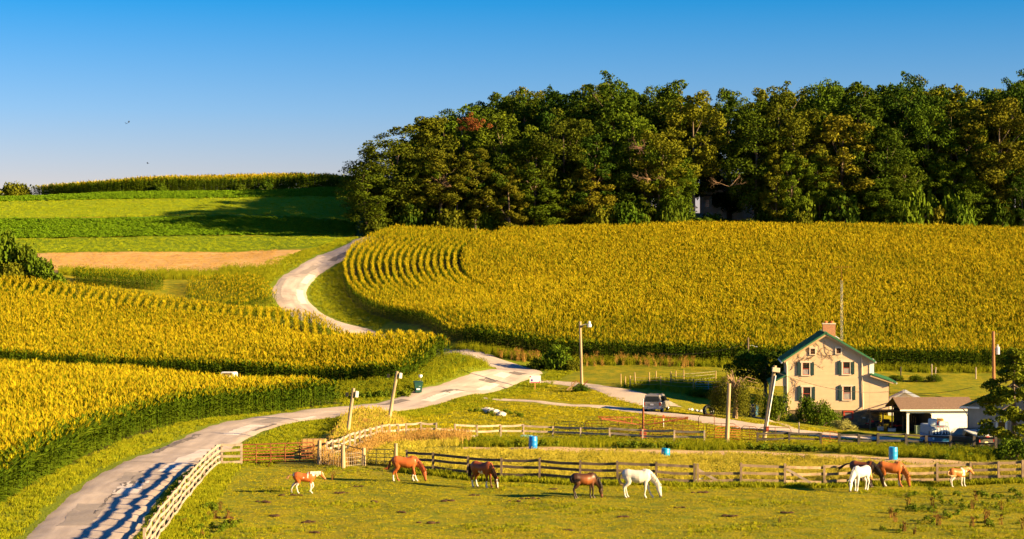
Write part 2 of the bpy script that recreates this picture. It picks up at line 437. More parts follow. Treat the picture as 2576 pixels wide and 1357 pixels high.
ca = ground.data.color_attributes.new('tint', 'FLOAT_COLOR', 'POINT'); ca.data.foreach_set('color', tint.reshape(-1).astype(np.float32))
tag(ground, kind='structure')

# ---- paved road with worn wheel tracks
def road_mat():
    m, nt, p = new_mat('worn_asphalt')
    uvn = nt.nodes.new('ShaderNodeUVMap').outputs[0]
    sx = nt.nodes.new('ShaderNodeSeparateXYZ'); nt.links.new(uvn, sx.inputs[0])
    v = coords(nt, 'Object')
    mp = nt.nodes.new('ShaderNodeMapping'); mp.inputs['Scale'].default_value = (7, .16, 1); nt.links.new(uvn, mp.inputs[0])
    n1 = noise(nt, 1.0, 4, mp.outputs[0]); n2 = noise(nt, .35, 4, v); n3 = noise(nt, 22, 2, v)
    col = mix_rgb(nt, ramp(nt, n1, ((.35, 0), (.65, 1))), (.40, .32, .285), (.55, .45, .40))
    col = mix_rgb(nt, ramp(nt, n2, ((.55, 0), (.72, .75))), col, (.26, .21, .19))
    edge = ramp(nt, sx.outputs[0], ((0, 1), (.10, .25), (.16, 0), (.84, 0), (.9, .25), (1, 1)))
    col = mix_rgb(nt, edge, col, (.50, .38, .27))
    col = mix_rgb(nt, ramp(nt, n3, ((.3, .3), (.6, 0))), col, (.20, .17, .15))
    nt.links.new(col, p.inputs['Base Color']); p.inputs['Roughness'].default_value = .85; p.inputs['Specular IOR Level'].default_value = .2
    bump(nt, p, n3, .3, .01)
    return m
rmat = road_mat()
road, RC, RN = ribbon('road', ROAD, 5.35, rmat, off=.07, step=.6, nc=9, jit=.10, crown=.05)
RS = np.concatenate([[0], np.cumsum(np.linalg.norm(np.diff(RC, axis=0), axis=1))])
pm = [M('patch_pale', (.64, .55, .51), .9, .10), M('patch_dark', (.17, .14, .13), .85, .2), M('patch_mid', (.30, .25, .23), .9, .15)]
def road_patch(y0, length, t0, t1, k, bend=.0):
    i0 = int(np.argmin(np.abs(RC[:, 1] - y0) + np.abs(RC[:, 0] - np.interp(y0, [60, 150, 172, 200], [-19, -21, -12, -3]) if y0 < 205 else RC[:, 0] * 0) * .5))
    i1 = min(len(RC) - 2, i0 + max(2, int(length / .6))); ii = np.arange(i0, i1 + 1)
    t = np.linspace(t0, t1, 5)
    jt = rng.normal(0, .02, (len(ii), 5)); jt[:, 1:-1] *= .2
    XY = RC[ii][:, None] - RN[ii][:, None] * ((t[None] + jt) * 2.6)[..., None]
    z = H(XY[..., 0], XY[..., 1]) + .07 + .05 * (1 - (t[None]) ** 2) + .006
    o = grid_sheet('asphalt_patch', XY, z, pm[k], parent=road)
for a in ((88, 9, -.55, .05, 2), (101, 6, -.1, .45, 0), (104, 3.2, -.02, .35, 1), (107, 5, -.35, .1, 2), (113, 10, .28, .72, 0), (121, 8, .3, .8, 0), (126, 9, -.78, -.62, 1), (133, 7, -.80, -.58, 1), (139, 9, .05, .55, 0), (143, 7, .62, .8, 1), (150, 6, -.2, .5, 2), (155, 5, .45, .75, 0),
          (92, 22, -.08, -.03, 1), (174, 6, -.6, -.2, 1), (180, 9, .1, .6, 0), (186, 5, -.1, .3, 1), (193, 7, .3, .7, 0), (199, 3, -.3, .25, 1), (204, 3, -.35, .2, 0), (207, 3, -.1, .5, 1),
          (263, 10, .35, .75, 0), (266, 14, -.8, -.5, 2), (277, 8, .4, .8, 0), (285, 10, -.2, .3, 2), (300, 12, .2, .7, 1)): road_patch(*a)

def gravel_mat(name, ca_, cb_, grass=.45):
    m, nt, p = new_mat(name)
    v = coords(nt, 'Object'); uvn = nt.nodes.new('ShaderNodeUVMap').outputs[0]
    sx = nt.nodes.new('ShaderNodeSeparateXYZ'); nt.links.new(uvn, sx.inputs[0])
    n1 = noise(nt, .5, 4, v); n3 = noise(nt, 14, 3, v)
    col = mix_rgb(nt, n1, ca_, cb_)
    col = mix_rgb(nt, ramp(nt, n3, ((.35, .5), (.6, 0))), col, tuple(x * .45 for x in ca_))
    g = nt.nodes.new('ShaderNodeMath'); g.operation = 'MULTIPLY'
    nt.links.new(ramp(nt, sx.outputs[0], ((0, 1), (.15, .35 * grass), (.5, .25 * grass), (.85, .35 * grass), (1, 1))), g.inputs[0]); nt.links.new(ramp(nt, n1, ((.42, 0), (.6, 1))), g.inputs[1])
    col = mix_rgb(nt, g.outputs[0], col, (.15, .14, .02))
    nt.links.new(col, p.inputs['Base Color']); p.inputs['Roughness'].default_value = .95; p.inputs['Specular IOR Level'].default_value = .1
    bump(nt, p, n3, .5, .04)
    return m
grav = gravel_mat('gravel', (.54, .42, .34), (.68, .55, .46), .35)
dirt = gravel_mat('bare_earth', (.60, .38, .19), (.70, .47, .26), .35)
def gp(*uv): return [tuple(G(u, v)[:2]) for u, v in uv]
DR1 = gp((1335, 958), (1390, 962), (1470, 970), (1550, 985), (1610, 1003), (1660, 1022)); ribbon('gravel_drive', DR1, [2.6, 2.6, 3.2, 4, 6.5, 5], grav, .05, nc=7, jit=.22, crown=.0)
DR2 = gp((1215, 1003), (1300, 1007), (1430, 1019), (1560, 1029), (1700, 1045), (1850, 1066), (2000, 1086), (2150, 1101), (2300, 1108)); ribbon('gravel_drive', DR2, [1.8, 1.8, 3.6, 5.2, 6.0, 6.6, 7.0, 6.6, 6], grav, .056, nc=7, jit=.2, crown=.0)
TRK = gp((1165, 1130), (1250, 1129), (1400, 1131), (1600, 1137), (1800, 1141), (2000, 1145), (2200, 1155), (2400, 1166), (2640, 1174))
TRKC = catmull(TRK, .8)
ribbon('dirt_track', TRK, [.8, 4.5, 5.0, 5.6, 5.6, 4.6, 4.2, 4.2, 4], dirt, .05, nc=7, jit=.3, crown=.0)
ribbon('garden_path', gp((1885, 1047), (1930, 1057), (1975, 1071), (2030, 1088)), .95, M('path_stone', (.55, .42, .30), .9, .15, 3), .05, step=.4, nc=5, jit=.05, crown=0)

# ---- far fields: stubble, beans, hay strips
def field_mat(name, a, b, sc=(.25, 1.6, 1), dark=None):
    m, nt, p = new_mat(name)
    v = coords(nt, 'Object', sc)
    n1 = noise(nt, .5, 5, v); n2 = noise(nt, 3.0, 4, v)
    col = mix_rgb(nt, ramp(nt, n1, ((.35, 0), (.65, 1))), a, b)
    col = mix_rgb(nt, ramp(nt, n2, ((.35, .55), (.55, 0))), col, dark or tuple(x * .5 for x in a))
    nt.links.new(col, p.inputs['Base Color']); p.inputs['Roughness'].default_value = .95; p.inputs['Specular IOR Level'].default_value = .05
    bump(nt, p, n2, .7, .25)
    return m
def ud(*a): return [UD(*p) for p in a]
patch('stubble_field', ud((80, 279), (300, 280), (500, 280), (645, 284)), ud((60, 318), (300, 318), (560, 318), (765, 316)), field_mat('stubble', (.52, .31, .11), (.64, .40, .17)), .10, 70, 30)
bean = field_mat('bean_rows', (.095, .19, .006), (.13, .225, .008))
hay = field_mat('hay_strip', (.17, .25, .008), (.25, .29, .012))
patch('hay_field', ud((-320, 319), (100, 318.6), (500, 318.6), (800, 317)), ud((-320, 335), (100, 336), (500, 337), (890, 333)), field_mat('clover', (.12, .185, .007), (.16, .21, .010)), .12, 70, 20)
patch('bean_field', ud((-320, 335.6), (100, 336.6), (500, 337.6), (890, 333.6)), ud((-320, 355), (100, 357), (500, 359), (900, 356)), bean, .12, 70, 24)
patch('hay_field', ud((-320, 355.6), (100, 357.6), (500, 359.6), (900, 356.6)), ud((-320, 376), (100, 378), (500, 379), (930, 379)), hay, .12, 70, 24)
patch('bean_field', ud((-320, 376.6), (100, 378.6), (500, 379.6), (930, 379.6)), ud((-320, 394), (100, 393.5), (500, 393.5), (930, 393)), bean, .12, 70, 24)

# ================================================================ CORN
def leaf_strip(V, Fq, Mi, base, az, length, rise, width, mi, seg=3, droop=1.0, twist=0.0):
    n0 = len(V); ca, sa = math.cos(az), math.sin(az)
    for k in range(seg + 1):
        t = k / seg
        r = length * (t * .95); z = base + rise * t - droop * length * t * t * .75
        w = width * (math.sin(math.pi * min(1, .25 + t * .75)) ** .7 if k < seg else .04)
        tw = twist * t
        V.append((ca * r - sa * w * math.cos(tw), sa * r + ca * w * math.cos(tw), z + w * math.sin(tw))); V.append((ca * r + sa * w * math.cos(tw), sa * r - ca * w * math.cos(tw), z - w * math.sin(tw)))
    for k in range(seg):
        a = n0 + 2 * k; Fq.append((a, a + 1, a + 3, a + 2)); Mi.append(mi)
def corn_plant(seed, h=2.35, green=False):
    r = random.Random(seed); V = []; Q = []; Mi = []
    lean = (r.uniform(-.06, .06), r.uniform(-.06, .06)); pl = r.uniform(0, math.pi)
    hs_ = h * r.uniform(.84, .9)
    n0 = 0
    for k, z in enumerate((0, hs_ * .55, hs_)):
        rad = (.018, .015, .008)[k]
        for j in range(3): V.append((rad * math.cos(j * 2.094), rad * math.sin(j * 2.094), z))
    for k in range(2):
        for j in range(3): Q.append((k * 3 + j, k * 3 + (j + 1) % 3, k * 3 + 3 + (j + 1) % 3, k * 3 + 3 + j)); Mi.append(2 if k == 0 else 0)
    nl = r.randint(11, 13)
    for i in range(nl):
        t = i / (nl - 1)
        zb = hs_ * (.04 + .92 * t); az = pl + math.pi * (i % 2) + r.gauss(0, .35)
        L = (.64 if .12 < t < .75 else .5) * r.uniform(.85, 1.15)
        leaf_strip(V, Q, Mi, zb, az, L, .30 + .42 * t, .048 * r.uniform(.8, 1.2), 0 if t < .76 else 1, 3, r.uniform(.75, 1.15) * (1 - .35 * t), r.uniform(-.9, .9))
    if r.random() < .8:
        leaf_strip(V, Q, Mi, hs_ * .48, r.uniform(0, 6.28), .10, .24, .032, 2, 2, .1)
    for i in range(7):
        az = r.uniform(0, 6.28); leaf_strip(V, Q, Mi, hs_ * .985, az, r.uniform(.07, .19), r.uniform(.24, .36), .019, 3, 2, .25)
    leaf_strip(V, Q, Mi, hs_, r.uniform(0, 6.28), .04, .40, .017, 3, 2, 0)
    V = [(x + lean[0] * z, y + lean[1] * z, z) for x, y, z in V]
    me = np_mesh('corn_plant', V, Q, None, Mi)
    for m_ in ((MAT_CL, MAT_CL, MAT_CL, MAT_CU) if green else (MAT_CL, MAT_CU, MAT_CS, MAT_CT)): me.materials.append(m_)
    return me
def plant_mat(name, a, b, rough=.65, spec=.25, trans=0.0, power=1.0, patchy=0.0):
    m, nt, p = new_mat(name)
    oi = nt.nodes.new('ShaderNodeObjectInfo')
    ge = nt.nodes.new('ShaderNodeNewGeometry')
    md = nt.nodes.new('ShaderNodeMath'); md.operation = 'MULTIPLY_ADD'; md.inputs[1].default_value = .5; 
    nt.links.new(ge.outputs['Random Per Island'], md.inputs[0])
    h2 = nt.nodes.new('ShaderNodeMath'); h2.operation = 'MULTIPLY'; h2.inputs[1].default_value = .5; nt.links.new(oi.outputs['Random'], h2.inputs[0]); nt.links.new(h2.outputs[0], md.inputs[2])
    pw = nt.nodes.new('ShaderNodeMath'); pw.operation = 'POWER'; pw.inputs[1].default_value = power; nt.links.new(md.outputs[0], pw.inputs[0])
    fac = pw.outputs[0]
    if patchy:      # broad greener and riper areas that follow where the plant stands
        nz = noise(nt, .045, 3, oi.outputs['Location']); mm_ = nt.nodes.new('ShaderNodeMath'); mm_.operation = 'MULTIPLY_ADD'; mm_.inputs[1].default_value = patchy * 2; nt.links.new(nz, mm_.inputs[0])
        sb_ = nt.nodes.new('ShaderNodeMath'); sb_.operation = 'SUBTRACT'; sb_.inputs[1].default_value = patchy; nt.links.new(fac, sb_.inputs[0]); nt.links.new(sb_.outputs[0], mm_.inputs[2]); mm_.use_clamp = True; fac = mm_.outputs[0]
    col = mix_rgb(nt, fac, a, b)
    nt.links.new(col, p.inputs['Base Color']); p.inputs['Roughness'].default_value = .85; p.inputs['Specular IOR Level'].default_value = spec * .2
    if trans:
        tr = nt.nodes.new('ShaderNodeBsdfTranslucent'); nt.links.new(col, tr.inputs[0]); mx = nt.nodes.new('ShaderNodeMixShader'); mx.inputs[0].default_value = trans
        out = [n for n in nt.nodes if n.type == 'OUTPUT_MATERIAL'][0]
        nt.links.new(p.outputs[0], mx.inputs[1]); nt.links.new(tr.outputs[0], mx.inputs[2]); nt.links.new(mx.outputs[0], out.inputs[0])
    return m
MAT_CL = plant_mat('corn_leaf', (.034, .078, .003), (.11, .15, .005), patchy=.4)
MAT_CU = plant_mat('corn_top_leaf', (.17, .18, .004), (.38, .295, .005), patchy=.6)
MAT_CS = plant_mat('corn_stalk', (.10, .12, .012), (.22, .20, .03))
MAT_CT = plant_mat('corn_tassel', (.37, .27, .008), (.60, .41, .014), .8, patchy=.5)
corn_col = proto_col('corn_proto', [corn_plant(i) for i in range(8)])
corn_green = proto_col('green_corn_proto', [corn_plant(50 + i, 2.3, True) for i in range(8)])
def along_rows(rows, spacing, keep=None, jit=.05, z=(.88, 1.10)):
    pts = []
    for L in rows:
        L = np.asarray(L); s = np.concatenate([[0], np.cumsum(np.linalg.norm(np.diff(L, axis=0), axis=1))])
        if s[-1] < spacing: continue
        q = np.arange(rng.uniform(0, spacing), s[-1], spacing); q = q + rng.normal(0, spacing * .2, len(q))
        pts.append(np.stack([np.interp(q, s, L[:, 0]), np.interp(q, s, L[:, 1])], 1))
    P = np.vstack(pts) + rng.normal(0, jit, (sum(map(len, pts)), 2))
    if keep is not None: P = P[keep(P[:, 0], P[:, 1])]
    P = P[rng.random(len(P)) > .03]
    return P
def corn_field(name, P, label, hscale=1.0, narrow=None, cl=None):
    n = len(P); nw = np.ones(n) if narrow is None else narrow
    zz = H(P[:, 0], P[:, 1])
    hv = 1 + .05 * np.sin(P[:, 0] * .21 + 1.7) * np.sin(P[:, 1] * .17) 
    s = rng.uniform(.90, 1.10, n) * hscale * hv
    scatter(name, np.column_stack([P, zz - .02]), np.column_stack([rng.normal(0, .05, n), rng.normal(0, .05, n), rng.uniform(0, 6.28, n)]), np.column_stack([s * nw * rng.uniform(.9, 1.15, n)] * 2 + [s]), rng.integers(0, 8, n), cl or corn_col, label, 'corn field')
def offset_rows(edge, n, pitch, first=.4, side=1, step=.8):
    C = catmull(edge, step); N = normals2(C) * side; out = []
    for k in range(n):
        D = C + N * (first + k * pitch)
        d = np.linalg.norm(np.diff(D, axis=0), axis=1); out.append(D)
    return out
def lateral_rows(x0, x1, y0, y1, pitch, dirv=(1, 0)):
    dv = np.array(dirv, float); dv /= np.linalg.norm(dv); nv = np.array([-dv[1], dv[0]]); cxy = np.array([(x0 + x1) / 2, (y0 + y1) / 2]); rad = math.hypot(x1 - x0, y1 - y0) / 2
    return [np.array([cxy + nv * o - dv * rad, cxy + nv * o + dv * rad]) for o in np.arange(-rad, rad, pitch)]
# hill field: contour rows round its left end, straight rows inside
ECc = catmull(FC_edge, .8)
left_side = -1
def edge_side(edge, poly):
    C = catmull(edge, 1.0); N = normals2(C); k = len(C) // 2; p = C[k] + N[k] * 1.5
    return 1 if in_poly(np.array([p[0]]), np.array([p[1]]), poly)[0] else -1
sC = edge_side(FC_edge, POLY_C)
NHEAD = 17
rowsC1 = offset_rows(FC_edge, NHEAD, 1.08, .35, sC)
keep1 = lambda x, y: in_poly(x, y, POLY_C)
P1 = []
for k, L in enumerate(rowsC1):
    p = along_rows([L], .17, keep1, .03)
    p = p[dist_line(p[:, 0], p[:, 1], ECc) > .35 + k * 1.08 - .25]
    P1.append(p)
P1 = np.vstack(P1)
P2 = along_rows(lateral_rows(-40, 125, 215, 340, .80, (1, -.03)), .21, keep1, .07)
P2 = P2[dist_line(P2[:, 0], P2[:, 1], ECc) > .35 + NHEAD * 1.08]
vis = lambda P: P[np.abs(P[:, 0]) < (P[:, 1] * .28 + 6)]
PC = vis(np.vstack([P1, P2]))
fC = (dist_line(PC[:, 0], PC[:, 1], ECc) < 1.6) & (PC[:, 1] < 232)
corn_field('corn_field', PC[fC], 'dark green lowest rows of the hillside corn behind the house', .97, np.full(int(fC.sum()), 1.3), corn_green)
PC = PC[~fC]
corn_field('corn_field', PC, 'tall ripening corn covering the whole hillside below the wood', 1.0, np.where(dist_line(PC[:, 0], PC[:, 1], ECc) < NHEAD * 1.08 + .3, .62, .82))
sA = edge_side(FA, POLY_A)
rowsA = offset_rows(FA, 88, .78, .3, sA)
EAc = catmull(FA, .8)
PA = []
for k, L in enumerate(rowsA):
    p = along_rows([L], .19, lambda x, y: in_poly(x, y, POLY_A), .05)
    PA.append(p[dist_line(p[:, 0], p[:, 1], EAc) > .3 + k * .78 - .25])
PA = vis(np.vstack(PA))
dA = dist_line(PA[:, 0], PA[:, 1], EAc); eA = dA < 1.25
corn_field('corn_field', PA[~eA], 'golden corn in the near left field beside the road bend', 1.02, np.full(int((~eA).sum()), .82))
corn_field('corn_field', PA[eA], 'dark green outer rows of the near left corn along the road', .97, np.full(int(eA.sum()), 1.3), corn_green)
EBb = catmull(FB_back, .8); EBf = catmull(FB_front, .8); EBr = catmull(FB_right, .8)
inB = lambda x, y: in_poly(x, y, POLY_B)
sBb = edge_side(FB_back, POLY_B)
hb = along_rows(offset_rows(FB_back, 4, .9, .3, sBb), .25, inB)
db = lambda P: dist_line(P[:, 0], P[:, 1], EBb)
endr = along_rows(lateral_rows(-78, 0, 190, 270, 1.16, (-.13, 1)), .17, inB, .04); e_ = db(endr); endr = endr[(e_ > 3.4) & (e_ < 10)]
inr = along_rows(lateral_rows(-78, 0, 185, 270, .80, (1, -.12)), .21, inB, .06); inr = inr[db(inr) >= 10]
PB = vis(np.vstack([hb, endr, inr])); eB = db(PB)
fB = np.minimum(dist_line(PB[:, 0], PB[:, 1], EBf), dist_line(PB[:, 0], PB[:, 1], EBr)) < 1.3
corn_field('corn_field', PB[fB], 'dark green front rows of the middle left corn', .97, np.full(int(fB.sum()), 1.3), corn_green)
PB = PB[~fB]; eB = eB[~fB]
corn_field('corn_field', PB, 'golden corn on the middle left rise between the two road stretches', 1.0, np.where((eB > 3.4) & (eB < 10), .66, .82))
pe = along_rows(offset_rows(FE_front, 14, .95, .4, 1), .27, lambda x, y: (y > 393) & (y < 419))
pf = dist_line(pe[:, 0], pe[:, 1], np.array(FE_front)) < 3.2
corn_field('corn_field', pe[~pf], 'tasselled corn tops along the far left skyline', 1.38)
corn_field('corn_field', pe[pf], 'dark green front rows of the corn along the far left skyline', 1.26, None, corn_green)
p2 = along_rows(lateral_rows(-60, -20, 250, 280, 1.25, (.30, 1)), .26, lambda x, y: in_poly(x, y, BB2))
corn_field('corn_field', p2, 'small patch of corn rows beside the inside of the far road curve', .7)
p3 = along_rows(lateral_rows(-80, -40, 260, 276, .9, (1, 0)), .3, lambda x, y: in_poly(x, y, BB3))
corn_field('corn_field', p3, 'short dark green corn strip below the stubble field', .8, None, corn_green)
# ================================================================ TREES AND SHRUBS
def leaf_mat(name, a, b, trans=.12): return plant_mat(name, a, b, .6, .25, trans, 1.5)  # tones biased dark; shade with a few lit clumps is put into leaf colour
LM = {'deep': leaf_mat('leaf_deep', (.020, .050, .004), (.085, .125, .007)), 'olive': leaf_mat('leaf_olive', (.040, .060, .004), (.17, .17, .009)),
      'gold': leaf_mat('leaf_gold', (.05, .065, .004), (.22, .19, .012)), 'bright': leaf_mat('leaf_bright', (.035, .075, .004), (.13, .18, .009)),
      'mid': leaf_mat('leaf_mid', (.026, .058, .004), (.115, .145, .007)), 'dead': leaf_mat('leaf_dead', (.10, .030, .012), (.22, .075, .022)),
      'pale': leaf_mat('leaf_pale', (.26, .25, .06), (.50, .45, .16)), 'yew': plant_mat('leaf_yew', (.07, .10, .005), (.24, .24, .012), .6, .25, .1), 'willow': leaf_mat('leaf_willow', (.07, .082, .006), (.20, .175, .015))}
BARK = M('bark', (.15, .11, .078), .9, .35, 3, bmp=.5, stretch=(1, 1, .2))
BARK_PALE = M('bark_pale', (.30, .19, .11), .9, .3, 3, bmp=.4)
def leaves_mesh(name, cen, rad, per, size, seed, flat=.75, up=.25, spread=.75):
    """leaf-sized folded faces spread through clumps; cen (n,3), rad (n,)"""
    g = np.random.default_rng(seed); n = len(cen)
    k = np.maximum(6, (per * (rad / rad.mean()) ** 2)).astype(int); idx = np.repeat(np.arange(n), k); N = len(idx)
    d = g.normal(size=(N, 3)); d[:, 2] += up; d /= np.linalg.norm(d, axis=1)[:, None]
    rr = rad[idx] * (.45 + .62 * g.random(N) ** .6)
    lump = 1 + .28 * np.sin(d[:, 0] * 5 + idx) * np.sin(d[:, 1] * 5 + idx * 1.7) * np.sin(d[:, 2] * 4 + idx * .6)
    p = cen[idx] + d * (rr * lump)[:, None] * np.array([1, 1, flat])
    nrm = d + g.normal(0, spread, (N, 3)); nrm /= np.linalg.norm(nrm, axis=1)[:, None]
    t = np.cross(nrm, g.normal(size=(N, 3))); t /= np.linalg.norm(t, axis=1)[:, None] + 1e-9; b = np.cross(nrm, t)
    s = size * g.uniform(.6, 1.35, N)[:, None]
    V = np.stack([p - t * s, p - b * s * .55 + nrm * s * .2, p + t * s, p + b * s * .55 + nrm * s * .2], 1).reshape(-1, 3)
    Q = np.arange(4 * N).reshape(N, 4)
    return np_mesh(name, V, Q)
def make_tree(seed, h, rw, lo=.3, n=44, per=110, leaf=.36, shape=1.0, trunk_r=.32, limbs=9, top=1.0):
    """returns (trunk mesh, crown mesh) of a broadleaf tree h tall with crown radius rw, crown starting at lo*h"""
    g = np.random.default_rng(seed)
    zc = h * (lo + top) / 2; rh = h * (top - lo) / 2
    d = g.normal(size=(n, 3)); d /= np.linalg.norm(d, axis=1)[:, None]
    r = .35 + .62 * g.random(n) ** .45
    az = np.arctan2(d[:, 1], d[:, 0]); ph = g.uniform(0, 6.28, 3)
    lob = 1 + .22 * np.sin(2 * az + ph[0]) + .18 * np.sin(3 * az + ph[1] + 3 * d[:, 2])
    zt = d[:, 2] * r
    taper = np.where(zt > 0, (1 - .35 * shape * zt), 1 + .12 * zt)
    cen = np.column_stack([d[:, 0] * r * rw * lob * taper, d[:, 1] * r * rw * lob * taper, zc + zt * rh])
    rad = rw * g.uniform(.12, .31, n) * (1 - .25 * np.clip(zt, 0, 1))
    crown = leaves_mesh('crown', cen, rad, per, leaf, seed + 1)
    mb = MB(); bend = g.normal(0, .03 * h, 2)
    tp = [Vector((bend[0] * t ** 2, bend[1] * t ** 2, h * .78 * t)) for t in np.linspace(0, 1, 6)]
    mb.tube([tp[0] + Vector((0, 0, -.4))] + tp, [trunk_r * 1.5] + [trunk_r * (1 - .82 * t) + .02 for t in np.linspace(0, 1, 6)], 8)
    for i in g.choice(n, min(limbs, n), replace=False):
        c_ = Vector(cen[i]); st = min(.72, max(.18, (c_.z / h) - g.uniform(.12, .25))) / .78
        j = min(4, int(st * 5)); a = tp[j].lerp(tp[j + 1], st * 5 - j)
        m_ = a.lerp(c_, .5) + Vector((g.normal(0, .25), g.normal(0, .25), g.uniform(.1, .6) * rw * .15))
        r0 = trunk_r * (.42 - .2 * st)
        mb.tube([a, m_, c_], [r0, r0 * .6, r0 * .18], 5)
    me = mb.mesh('trunk', fix=False); me.polygons.foreach_set('use_smooth', [True] * len(me.polygons)); me.materials.append(BARK)
    crown.materials.append(LM['mid'])
    return me, crown
def put_tree(name, tm, loc, label, cat, mat, s=(1, 1, 1), rz=0, group=None, bark=None, parts=('trunk', 'crown')):
    t = thing(name, label, cat, loc, rz, group); t.scale = s
    a = obj_me(parts[0], tm[0], None, t); b = obj_me(parts[1], tm[1], None, t)
    b.material_slots[0].link = 'OBJECT'; b.material_slots[0].material = LM[mat]
    if bark is not None: a.material_slots[0].link = 'OBJECT'; a.material_slots[0].material = bark
    return t
TREES = [make_tree(100 + i, 25, w, lo, int(n * 1.7), 120, .235, sh) for i, (w, lo, n, sh) in enumerate(((6.0, .08, 60, .8), (5.2, .06, 58, 1.2), (6.6, .12, 62, .5), (4.4, .06, 50, 1.3), (5.6, .34, 50, .6), (4.8, .10, 52, 1.0), (7.0, .10, 66, .7)))]
ORD = ['first', 'second', 'third', 'fourth', 'fifth', 'sixth', 'seventh', 'eighth', 'ninth', 'tenth', 'eleventh', 'twelfth', 'thirteenth', 'fourteenth', 'fifteenth', 'sixteenth', 'seventeenth', 'eighteenth', 'nineteenth', 'twentieth', 'twenty-first', 'twenty-second', 'twenty-third', 'twenty-fourth', 'twenty-fifth', 'twenty-sixth', 'twenty-seventh', 'twenty-eighth', 'twenty-ninth', 'thirtieth', 'thirty-first', 'thirty-second', 'thirty-third', 'thirty-fourth', 'thirty-fifth', 'thirty-sixth']
CW = {'deep': 'dark green', 'olive': 'olive green', 'gold': 'golden lit', 'bright': 'bright green', 'mid': 'mid green'}
# u, distance, top v, crown width in frame units, foliage, prototype
FRONT = [(922, 333, 405, 105, 'mid', 0), (985, 337, 322, 150, 'olive', 2), (1070, 341, 268, 140, 'olive', 1), (1105, 334, 372, 120, 'gold', 4), (1172, 345, 236, 100, 'bright', 3), (1195, 334.5, 362, 95, 'gold', 5), (1258, 343, 262, 140, 'mid', 6), (1282, 333.5, 398, 60, 'gold', 3),
         (1345, 337, 318, 110, 'mid', 1), (1420, 339, 262, 130, 'olive', 2), (1492, 337, 330, 110, 'deep', 5), (1538, 350, 158, 150, 'deep', 0), (1590, 340, 268, 130, 'bright', 6), (1655, 336, 318, 110, 'olive', 4), (1700, 349, 186, 120, 'mid', 5), (1745, 341, 218, 120, 'olive', 4),
         (1835, 372, 205, 120, 'deep', 3), (1900, 342, 240, 135, 'mid', 2), (1965, 346, 184, 130, 'olive', 0), (2015, 338, 262, 120, 'olive', 4), (2070, 348, 176, 130, 'bright', 6), (2115, 339, 262, 130, 'gold', 1), (2170, 345, 192, 130, 'mid', 5), (2225, 338, 290, 120, 'mid', 2),
         (2282, 350, 160, 120, 'deep', 0), (2335, 341, 240, 135, 'bright', 6), (2395, 347, 182, 130, 'olive', 3), (2440, 340, 262, 110, 'mid', 5), (2512, 337, 238, 150, 'gold', 4), (2560, 350, 164, 140, 'deep', 2), (2640, 343, 185, 150, 'deep', 0)]
FRONT.sort()
for i, (u, d, tv, w, mt, k) in enumerate(FRONT):
    x, y = UD(u, d); z0 = hz(x, y); ht = CAMZ - (tv - HY) / F * d - z0
    rw0 = (6.0, 5.2, 6.6, 4.4, 5.6, 4.8, 7.0)[k]; sx = (w / pxm(d) / 2) / rw0 * 1.42
    lab = 'tall %s woodland tree, %s trunk from the left along the wood edge' % (CW[mt], ORD[i])
    put_tree('woodland_tree', TREES[k], (x, y, z0), lab, 'tree', mt, (sx, sx, ht / 25.6), random.uniform(0, 6.28), 'trees along the front edge of the wood')
SKY_U = [880, 930, 960, 1050, 1130, 1180, 1250, 1320, 1390, 1440, 1490, 1540, 1600, 1640, 1700, 1760, 1830, 1900, 2000, 2100, 2200, 2280, 2350, 2440, 2576, 2900]
SKY_V = [440, 390, 345, 300, 255, 245, 225, 195, 185, 222, 175, 160, 205, 188, 182, 212, 200, 188, 184, 180, 184, 165, 190, 182, 165, 165]
rb = random.Random(5)
for row, (dd, step) in enumerate(((358, 62), (372, 70), (390, 74), (412, 84))):
    u = 985 + row * 34
    while u < 2860:
        uu = u + rb.uniform(-18, 18); d = dd + rb.uniform(-5, 5); x, y = UD(uu, d)
        if not (1740 < uu < 1890 and d < 400):
            tv = np.interp(uu, SKY_U, SKY_V) + rb.uniform(4, 46); z0 = hz(x, y); ht = max(14, CAMZ - (tv - HY) / F * d - z0)
            k = rb.randrange(7); sx = rb.uniform(.95, 1.3)
            put_tree('woodland_tree', TREES[k], (x, y, z0), 'woodland treetop rising behind the front row of the wood', 'tree', rb.choice(['deep', 'mid', 'olive', 'mid', 'deep', 'bright']), (sx, sx, ht / 25.6), rb.uniform(0, 6.28), 'trees deep in the wood')
        u += step
for uu, tv, d in ((1318, 193, 360), (1388, 186, 360)):
    x, y = UD(uu, d); z0 = hz(x, y); ht = CAMZ - (tv - HY) / F * d - z0
    put_tree('woodland_tree', TREES[3], (x, y, z0), 'narrow rounded treetop standing above the wood, %s of a pair' % ('left' if uu < 1350 else 'right'), 'tree', 'deep', (.75, .75, ht / 25.6), uu)
# middle-height trees that fill the edge below the tall crowns
re_ = random.Random(31)
for i in range(30):
    uu = 975 + i * 57 + re_.uniform(-20, 20)
    if 1745 < uu < 1880: continue
    d = 335 + re_.uniform(-.5, 3.5); x, y = UD(uu, d); z0 = hz(x, y); ht = re_.uniform(8.5, 16.5); k = re_.randrange(7)
    put_tree('edge_tree', TREES[k], (x, y, z0), 'middle-height leafy tree at the wood edge, %s from the left below the tall crowns' % ORD[i], 'tree', re_.choice(['olive', 'mid', 'gold', 'bright', 'mid', 'deep', 'olive']), (.66, .66, ht / 25.6), re_.uniform(0, 6.28), 'middle-height trees at the wood edge')
